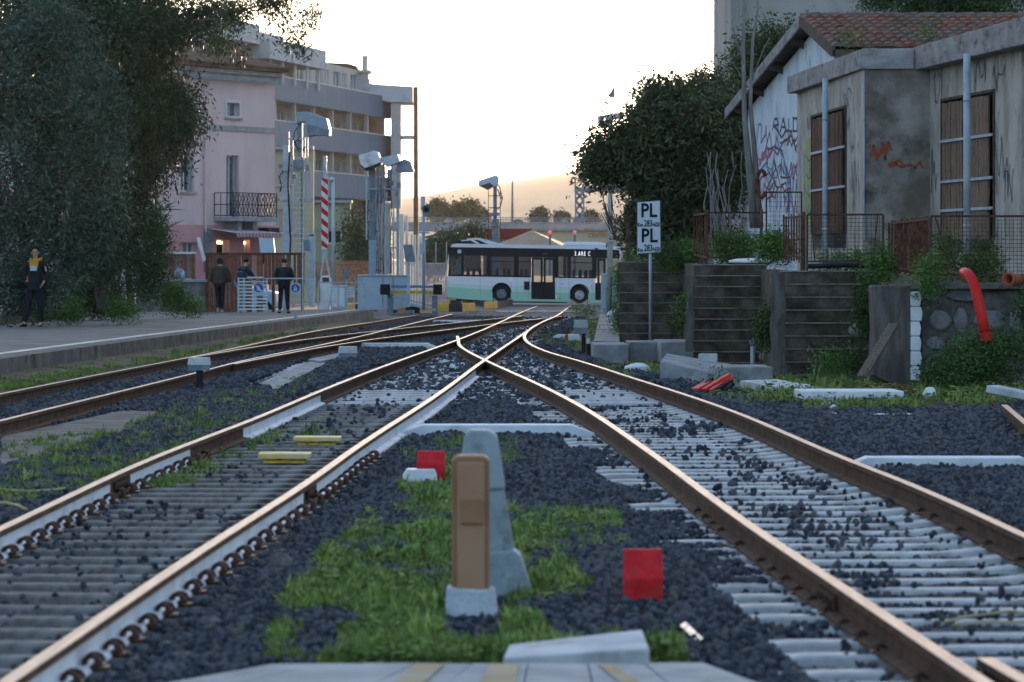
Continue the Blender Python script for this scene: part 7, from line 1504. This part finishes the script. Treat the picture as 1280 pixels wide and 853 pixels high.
# middle mast above the bus
Y = 200; t = thing('equipment_mast', 'grey mast with one tilted lidded box rising behind the bus', 'mast', P(618, 345, Y), 'equipment masts around the level crossing')
m = MB(); pbar(m, 616.5, 621.3, 233, 350, Y, .22); m.build('column', m_galvd, t); m = MB(); pbar(m, 615, 624, 274, 350, Y - .05, .2); m.build('column_base', m_galvd, t)
m = MB(); head_box(m, [(598, 226), (617, 219.5), (623, 220), (624, 231), (609, 236.5), (598, 232)], Y - .3, .9); h_ = m.build('head_box', M('head_light', (.42, .50, .56)), t, bevel=.02); m = MB(); head_box(m, [(599, 232.6), (612, 228.6), (617, 232.5), (609, 237.5)], Y - .33, .8); m.build('hood', M('hood_brown', (.10, .07, .055), rough=.8), h_)
m = MB(); [m.bar(P(x, 238, Y - .3), P(x, 300, Y - .3), .04) for x in (610.5, 625.3)]; [m.bar(P(610.5, y, Y - .3), P(625.3, y, Y - .3), .045) for y in (245, 260, 284)]; m.build('frame', m_rusty, t)
m = MB(); pbar(m, 611, 624.5, 266, 270, Y - .35, .3); m.build('platform', M('beam_blue', (.16, .20, .34)), t); m = MB(); cabl(m, [(624, 232), (628, 248), (626, 257), (622, 262)], Y - .4, .03); cabl(m, [(622, 236), (625, 245), (628, 250)], Y - .42, .03); m.build('cables', m_rusty, t, smooth=True)
# level crossing lights
m_redl = M('red_lamp', (.8, .05, .04), emis=(1, .08, .06), estr=.22)
for x, lab, on in ((687.5, 'lit red crossing light above the bus, left one', 1), (718.5, 'red crossing light above the bus, right one', 0)):
    Y = 205; t = thing('crossing_light', lab, 'light', P(x, 340, Y), 'red level crossing lights'); m = MB(); m.tube([P(x, 345, Y), P(x, 294, Y)], .07, 8); m.build('post', m_galvd, t); f = FR(Y)
    disc(f, x, 290.5, 2.9, 0, .06, m_galv, 'surround', t); disc(f, x, 290.5, 1.8 if on else 1.3, .061, .1, m_redl, 'lamp', t)
# mast right of the bus with a cluster of cameras
Y = 132; t = thing('concrete_mast', 'pale green grey round mast at the right end of the bus', 'mast', P(762, 390, Y), 'equipment masts around the level crossing'); m = MB(); m.tube([P(761.5, 394, Y), P(763, 235, Y)], [3.3 * mpx(Y), 3.0 * mpx(Y)], 12); m.build('shaft', M('green_concrete', (.32, .36, .33), (.40, .43, .40), 3, .8, c3=(.26, .30, .26)), t, smooth=True)
m = MB(); pbar(m, 759.6, 766.5, 300, 302, Y - .1, .2); m.build('collar', m_galv, t)
Y = 140; t = thing('camera_mast', 'mast top with a horn lamp and clustered camera boxes showing above the evergreen', 'mast', P(764, 390, Y), 'equipment masts around the level crossing')
m = MB(); pbar(m, 762, 766, 142, 390, Y, .15); m.build('column', m_galvd, t); m = MB(); [m.bar(P(x, 122, Y), P(x, 143, Y), .05) for x in (763.2, 766)]; m.build('neck', m_rusty, t)
m = MB(); m.prism([P(a, b, Y) for a, b in ((759, 119), (763, 116), (767, 108.5), (769, 111), (768.6, 122), (763, 121.5))], (0, .4, 0)); m.build('horn', M('grey_horn', (.24, .20, .19), (.3, .26, .24), 3, .7), t, bevel=.03)
for i, (a, b, c, d) in enumerate(((747, 144, 756, 158), (756, 143, 765, 152), (766, 141, 779, 149), (754, 150, 765, 160))): m = MB(); m.prism([P(a, b + 2, Y - .2), P(a + 3, b, Y - .2), P(c - 1, b, Y - .2), P(c, b + 3, Y - .2), P(c - 2, d, Y - .2), P(a + 1, d, Y - .2)], (0, .5, 0)); m.build('camera_box', M('camera_grey', (.36, .38, .42), (.44, .46, .5), 3, .6, c3=(.25, .27, .3)), t, bevel=.03)
f = FR(126); m = MB(); f.box(m, 751.5, 758.5, 342, 392, -.3, 0); o = tag(m.build('control_cabinet', m_galv, bevel=.02), 'slim pale blue cabinet standing left of the pale green mast', 'cabinet'); m = MB(); f.box(m, 752.3, 757.6, 346, 386, .002, .015); m.build('door', M('pale_blue_paint', (.36, .46, .56)), o)
f = FR(127); m = MB(); f.box(m, 766.5, 772.5, 345, 388, -.3, 0); o = tag(m.build('ribbed_cabinet', m_galv), 'narrow ribbed pale cabinet right of the pale green mast', 'cabinet'); m = MB(); [f.box(m, 768, 773, 348 + i * 9, 350 + i * 9, .002, .05) for i in range(5)]; m.build('ribs', m_white, o)
for a in ((768, 396, 18, 9, 'white lump at the foot of the pale green mast', m_wbit), (695, 392, 0, 0, '', 0))[:1]: rock(*a, dz=0)
hb2 = thing('shading_block', 'unseen plain block added beyond the road to shade the platform from the low sun', 'building', (30, 250, 0)); f = FR(250)  # added block hidden from the camera, keeps low sun off platform and rails
hh_ = [(13 + i * 5.5, 14.6 + i * 5.5, z, z + 1.5) for i in range(9) for z in (1.2, 4.4, 7.6)]
m = MB(); wall_with_holes(m, f, 11, 64, -1, 10.6, hh_, -.3, 0); f.abox(m, 11, 64, -1, 10.6, -12, -.31); m.build('wall', m_aw, hb2)
for a_, b_, c_, d_ in hh_: m = MB(); f.abox(m, a_, b_, c_, d_, -.25, -.2); m.build('window', m_glass, hb2)
m = MB(); f.abox(m, 10.6, 64.4, 10.6, 10.9, -12.3, .4); m.build('roof', m_slab, hb2)
# ================================================================== HILLS
def ridge(px): 
    pts_ = [(-400, 285), (200, 272), (380, 262), (480, 250), (535, 242), (580, 234), (640, 226), (690, 218), (720, 214), (780, 207), (900, 190), (1100, 172), (1400, 150), (2200, 100), (4000, 60)]
    for (a, ya), (b, yb) in zip(pts_, pts_[1:]):
        if a <= px <= b: return ya + (yb - ya) * (px - a) / (b - a)
    return 285 if px < 0 else 60
mb = MB(); nxh = 300; cols = [-500 + i * (4500 / nxh) for i in range(nxh + 1)]; rowsY = [2800, 3300, 3800, 4300, 4750, 5000, 5300]; prof_ = [0.0, .16, .36, .62, .85, 1, .8]; vs = []
for j, (Yh, pf) in enumerate(zip(rowsY, prof_)):
    for px_ in cols:
        H = (HZ - ridge(px_)) / F * 5000; nz = mn.noise(Vector((px_ * .012, j * .8, 0))) * 13 + mn.noise(Vector((px_ * .05, j * 1.3, 4))) * 5 + mn.noise(Vector((px_ * .17, j * 1.7, 7))) * 3
        vs.append(((px_ - 640) / F * 5000, Yh, -1 + pf * (H + nz * (.4 if pf == 1 else 1)) + CZ))
mb.add(vs, [[j * (nxh + 1) + i, j * (nxh + 1) + i + 1, (j + 1) * (nxh + 1) + i + 1, (j + 1) * (nxh + 1) + i] for j in range(6) for i in range(nxh)])
tag(mb.build('hills', M('hill_scrub', (.07, .08, .05), (.14, .13, .09), .004, .95), smooth=True), kind='structure')
# ================================================================== HAZE
m = MB(); m.hexa([(-4500, -400, -6), (4500, -400, -6), (4500, 5500, -6), (-4500, 5500, -6)], [(-4500, -400, 420), (4500, -400, 420), (4500, 5500, 420), (-4500, 5500, 420)])
hm = bpy.data.materials.new('haze'); hm.use_nodes = True; nt = hm.node_tree; nt.nodes.remove(nt.nodes['Principled BSDF']); pv = nt.nodes.new('ShaderNodeVolumePrincipled'); pv.inputs['Density'].default_value = HAZE_D; pv.inputs['Color'].default_value = (1, .92, .84, 1); pv.inputs['Anisotropy'].default_value = .4
nt.links.new(pv.outputs[0], nt.nodes['Material Output'].inputs['Volume']); tag(m.build('haze', hm), kind='stuff', label='warm evening haze filling the valley air', cat='haze')
# ================================================================== PEOPLE
def skin(name, verts, edges, radii, mat, parent=None, root=0, sub=2):
    me = bpy.data.meshes.new(name); me.from_pydata([tuple(v) for v in verts], edges, []); o = bpy.data.objects.new(name, me); C.objects.link(o)
    me.materials.append(mat); md = o.modifiers.new('skin', 'SKIN'); md.use_smooth_shade = True; md.branch_smoothing = .6
    me.update(); sv = me.skin_vertices[0].data if me.skin_vertices else None
    if sv is None: bpy.context.view_layer.update(); sv = me.skin_vertices[0].data
    for i, r in enumerate(radii): sv[i].radius = r if isinstance(r, tuple) else (r, r); sv[i].use_root = i == root
    sb = o.modifiers.new('sub', 'SUBSURF'); sb.levels = sub; sb.render_levels = sub
    if parent: o.parent = parent
    return o
def person(label, loc, H, yaw, J, mats, hood=None, hair='short', group='people waiting on the platform', face=True, bulk=1.0):
    """J: joint offsets in metres for a 1.75 m figure, x right, y back (away), z up"""
    s = H / 1.75; root = thing('person', label, 'person', loc, group); root.rotation_euler.z = yaw; root.scale = (s, s, s)
    skin_m, top_m, leg_m, shoe_m, hair_m = mats
    B = dict(pelvis=(0, 0, .95), waist=(0, 0, 1.08), chest=(0, 0, 1.27), sh=(0, 0, 1.42), neck=(0, 0, 1.50), head0=(0, -.01, 1.58), head1=(0, -.005, 1.67), head2=(0, .0, 1.72)); B.update(J)
    names = list(B); idx = {n: i for i, n in enumerate(names)}; V = [Vector(B[n]) for n in names]
    E = [('pelvis', 'waist'), ('waist', 'chest'), ('chest', 'sh'), ('sh', 'neck'), ('neck', 'head0'), ('head0', 'head1'), ('head1', 'head2')]
    rad = dict(pelvis=(.135, .11), waist=(.125, .10), chest=(.15, .115), sh=(.10, .075), neck=.052, head0=(.062, .075), head1=(.075, .092), head2=(.055, .07))
    for sd in 'lr':
        E += [('sh', sd + 'sho'), (sd + 'sho', sd + 'elb'), (sd + 'elb', sd + 'wri'), (sd + 'wri', sd + 'hand'), ('pelvis', sd + 'hip'), (sd + 'hip', sd + 'kne'), (sd + 'kne', sd + 'ank'), (sd + 'ank', sd + 'toe')]
        rad.update({sd + 'sho': .062, sd + 'elb': .043, sd + 'wri': .028, sd + 'hand': (.036, .018), sd + 'hip': .088, sd + 'kne': .060, sd + 'ank': .042, sd + 'toe': .036})
    R_ = [rad[n] for n in names]; ED = [(idx[a], idx[b]) for a, b in E]
    for sd in 'lr':      # five fingers
        w_, h_ = Vector(B[sd + 'wri']), Vector(B[sd + 'hand']); d = (h_ - w_).normalized(); q = Vector((0, 1, 0)) - d * d.y; q = q.normalized() if q.length > .1 else Vector((1, 0, 0))
        for kf, (of, ln, r) in enumerate(((-.030, .060, .008), (-.010, .070, .0085), (.010, .065, .0085), (.028, .052, .007), (-.045, .03, .010))):
            a = h_ + q * of + (d * .015 if kf < 4 else -d * .02); b = a + d * ln * .6 + q * of * .15; c = b + d * ln * .4 + Vector((0, -.012, -.004)) * 1
            n0 = len(V); V += [a, b, c]; R_ += [r * 1.1, r, r * .8]; ED += [(idx[sd + 'hand'], n0), (n0, n0 + 1), (n0 + 1, n0 + 2)]
    body = skin('body', V, ED, R_, skin_m, root)
    def sub_skin(nm, ns, es, rr, mat, sub=2):
        vv = [Vector(n) if not isinstance(n, str) else Vector(B[n]) for n in ns]; return skin(nm, vv, es, rr, mat, root, sub=sub)
    lerp = lambda a, b, t: Vector(B[a]).lerp(Vector(B[b]), t)
    # jacket with sleeves
    hem = Vector(B['pelvis']) + Vector((0, 0, -.06)); ns = [hem, 'pelvis', 'waist', 'chest', 'sh', 'lsho', 'lelb', lerp('lelb', 'lwri', .93), 'rsho', 'relb', lerp('relb', 'rwri', .93), Vector(B['sh']).lerp(Vector(B['neck']), .55)]
    sub_skin('jacket', ns, [(0, 1), (1, 2), (2, 3), (3, 4), (4, 5), (5, 6), (6, 7), (4, 8), (8, 9), (9, 10), (4, 11)], [tuple(q * bulk for q in (r if isinstance(r, tuple) else (r, r))) for r in ((.185, .15), (.19, .155), (.18, .15), (.195, .15), (.125, .105), .092, .072, .056, .092, .072, .056, .07)], top_m)
    ns = ['pelvis', 'lhip', 'lkne', lerp('lkne', 'lank', .97), 'rhip', 'rkne', lerp('rkne', 'rank', .97)]
    sub_skin('trousers', ns, [(0, 1), (1, 2), (2, 3), (0, 4), (4, 5), (5, 6)], [(.155, .13), .108, .078, .062, .108, .078, .062], leg_m)
    for sd in 'lr':
        a, b = Vector(B[sd + 'ank']), Vector(B[sd + 'toe']); heel = a + (a - b).normalized() * .05; heel.z = b.z; skin('shoe', [heel + Vector((0, 0, .005)), a.lerp(b, .35) + Vector((0, 0, -.02)), b, a + Vector((0, 0, .02))], [(0, 1), (1, 2), (1, 3)], [(.042, .04), (.046, .045), (.044, .032), .045], shoe_m, root)
    h1, h0, h2 = Vector(B['head1']), Vector(B['head0']), Vector(B['head2'])
    f_ = Vector((0, -1, 0)) if 'facev' not in J else Vector(J['facev']); 
    if hood:
        skin('hood', [h0 + Vector((0, .03, -.06)), h0 + Vector((0, .03, .02)), h1 + Vector((0, .025, 0)), h2 + Vector((0, .01, .01))], [(0, 1), (1, 2), (2, 3)], [(.11, .10), (.105, .11), (.115, .125), (.06, .07)], hood, root)
    else:
        back_ = -f_ * .03; skin('hair', [h0 + back_ * 1.6 + Vector((0, 0, .04)), h1 + back_ + Vector((0, 0, .035)), h2 + back_ * .3 + Vector((0, 0, .03))], [(0, 1), (1, 2)], [(.078, .066), (.095, .102), (.082, .094)], hair_m, root)
    if face:
        for sx in (-1, 1):
            m = MB(); side = f_.cross(Vector((0, 0, 1))); c = h0.lerp(h1, .62) + f_ * .083 + side * sx * .028; m.ball(c, .011, 8, 5); e = m.build('eye', m_black); e.parent = root
            m = MB(); m.ball(h0.lerp(h1, .4) + side * sx * .078, (.014, .02, .03), 8, 5); e = m.build('ear', skin_m, smooth=True); e.parent = root
        m = MB(); m.ball(h0.lerp(h1, .25) + f_ * .092, (.014, .02, .026), 8, 5); e = m.build('nose', skin_m, smooth=True); e.parent = root
        m = MB(); m.ball(h0.lerp(h1, -.25) + f_ * .080, (.024, .008, .006), 8, 5); e = m.build('mouth', M('lips', (.30, .12, .10)), smooth=True); e.parent = root
    return root
m_skin = M('skin', (.42, .25, .18), (.46, .28, .20), 8, .6); m_jb = M('black_jacket', (.012, .013, .016), (.022, .023, .027), 10, .7, bump=.2); m_tn = M('navy_trousers', (.010, .012, .020), (.018, .020, .03), 8, .85); m_sh = M('black_shoe', (.012, .012, .013), rough=.5); m_hair = M('dark_hair', (.02, .015, .012), rough=.7)
m_olv = M('olive_jacket', (.045, .036, .028), (.07, .056, .042), 12, .85, bump=.3); m_nvj = M('navy_jacket', (.022, .03, .05), (.035, .045, .07), 12, .8, bump=.2); m_jean = M('grey_jeans', (.16, .18, .21), (.22, .24, .27), 10, .85); m_quilt = M('quilted_black', (.012, .013, .018), (.024, .025, .034), 10, .6, bump=.3); m_wsh = M('pale_shoe', (.4, .4, .4), rough=.6)
g = G(44, 409.5, .22)
pj = dict(lsho=(-.17, .0, 1.40), lelb=(-.27, .06, 1.16), lwri=(-.17, -.02, 1.00), lhand=(-.12, -.06, .96), rsho=(.17, 0, 1.40), relb=(.25, .05, 1.14), rwri=(.20, -.12, .98), rhand=(.17, -.18, .92),
          lhip=(-.09, 0, .90), lkne=(-.15, -.05, .50), lank=(-.23, .03, .09), ltoe=(-.33, -.06, .035), rhip=(.09, 0, .90), rkne=(.12, -.05, .50), rank=(.12, .02, .09), rtoe=(.10, -.13, .035))
p1 = person('person in an open black jacket over a mustard top standing alone by the kerb wall', g, 1.86, 0, pj, (m_skin, m_jb, m_tn, m_sh, m_hair))
m_yt = M('mustard_cloth', (.50, .24, .02), (.56, .28, .03), 8, .8); m_lb = M('pale_blue_print', (.36, .48, .55), rough=.8)
m = MB(); m.prism([(-.115, -.152, 1.44), (.10, -.152, 1.44), (.06, -.160, 1.24), (-.08, -.160, 1.24)], (0, -.012, 0)); o = m.build('shirt_front', m_yt, bevel=.004); o.parent = p1
m = MB(); m.tube([(-.10, -.06, 1.475), (-.05, -.10, 1.455), (.05, -.10, 1.46), (.12, -.05, 1.48), (.13, .03, 1.5)], .035, 8); o = m.build('collar', m_yt, smooth=True); o.parent = p1
m = MB(); m.prism([(-.09, -.164, 1.34), (.055, -.164, 1.34), (.055, -.164, 1.23), (-.09, -.164, 1.23)], (0, -.01, 0)); o = m.build('shirt_print', m_lb); o.parent = p1
m = MB(); m.prism([(-.16, -.166, 1.13), (-.135, -.166, 1.13), (-.13, -.166, 1.02), (-.16, -.166, 1.02)], (0, -.01, 0)); o = m.build('zip_tab', M('orange_tab', (.5, .10, .03))); o.parent = p1
m = MB(); m.prism([(.215, -.075, 1.33), (.245, -.07, 1.33), (.26, -.06, 1.22), (.235, -.07, 1.22)], (0, -.012, 0)); o = m.build('sleeve_badge', M('badge', (.42, .40, .30))); o.parent = p1
m = MB(); m.ball(g + Vector((-.48, .16, .98)), (.18, .1, .10), 10, 6, .06); m.tube([g + Vector((-.45, .1, 1.04)), g + Vector((-.2, .03, 1.25)), g + Vector((.0, .0, 1.46))], .016, 6); tag(m.build('shoulder_bag', m_jb, smooth=True), 'black bag hanging behind the person in the open black jacket', 'bag')
stand = dict(lsho=(-.19, 0, 1.40), lelb=(-.25, -.03, 1.14), lwri=(-.21, -.20, .98), lhand=(-.16, -.25, .98), rsho=(.19, 0, 1.40), relb=(.25, -.03, 1.14), rwri=(.21, -.20, .98), rhand=(.16, -.25, .98), lhip=(-.09, 0, .90), lkne=(-.10, -.02, .5), lank=(-.10, .03, .09), ltoe=(-.13, -.13, .035), rhip=(.09, 0, .90), rkne=(.09, -.02, .5), rank=(.08, .03, .09), rtoe=(.11, -.13, .035))
# men seen from behind (turned by about 180 degrees)
g2 = G(275, 391.5, .22); pj = dict(stand); pj.update(lwri=(-.29, -.06, .93), lhand=(-.29, -.10, .86), rwri=(.29, -.06, .93), rhand=(.29, -.10, .86), lkne=(-.06, -.03, .5), lank=(-.05, .0, .09), ltoe=(-.06, -.15, .035), rkne=(.06, -.02, .5), rank=(.05, .14, .12), rtoe=(.05, .03, .04), head0=(0, -.03, 1.575), head1=(0, -.03, 1.665), head2=(0, -.03, 1.715))
person('person seen from behind in a puffy dark olive jacket and black beanie, walking away', g2, 1.80, math.pi - .1, pj, (m_skin, m_olv, m_jb, m_wsh, m_jb), bulk=1.28, hood=m_jb)
g3 = G(299, 392, .22); g3.y += .9; pj = dict(stand); pj.update(sh=(0, -.10, 1.39), neck=(0, -.15, 1.46), head0=(0, -.20, 1.52), head1=(0, -.23, 1.60), head2=(0, -.24, 1.65), chest=(0, -.04, 1.26), lsho=(-.18, -.09, 1.37), rsho=(.18, -.09, 1.37), relb=(.22, -.26, 1.14), rwri=(.17, -.44, 1.04), rhand=(.15, -.52, 1.04), lelb=(-.22, -.26, 1.14), lwri=(-.17, -.44, 1.04), lhand=(-.15, -.52, 1.04))
person('person in a dark navy jacket and grey jeans leaning on the white slatted barrier', g3, 1.80, math.pi - .8, pj, (m_skin, m_nvj, m_jean, m_wsh, m_jb), bulk=1.12)
g4 = G(355, 392.5, .22); pj = dict(stand); pj.update(head0=(0, -.05, 1.54), head1=(0, -.09, 1.61), head2=(0, -.11, 1.65), neck=(0, -.01, 1.49), lelb=(-.24, -.04, 1.13), relb=(.24, -.04, 1.13), lwri=(-.12, -.24, 1.02), rwri=(.12, -.24, 1.02), lhand=(-.05, -.28, 1.04), rhand=(.05, -.28, 1.04), lkne=(-.10, -.02, .5), rkne=(.11, -.02, .5), lank=(-.13, .02, .09), rank=(.13, .02, .09), ltoe=(-.18, -.12, .035), rtoe=(.18, -.12, .035))
person('person seen from behind in a black quilted coat, head bowed, standing by the platform edge', g4, 1.76, math.pi, pj, (m_skin, m_quilt, m_jb, m_sh, m_jb), bulk=1.22)
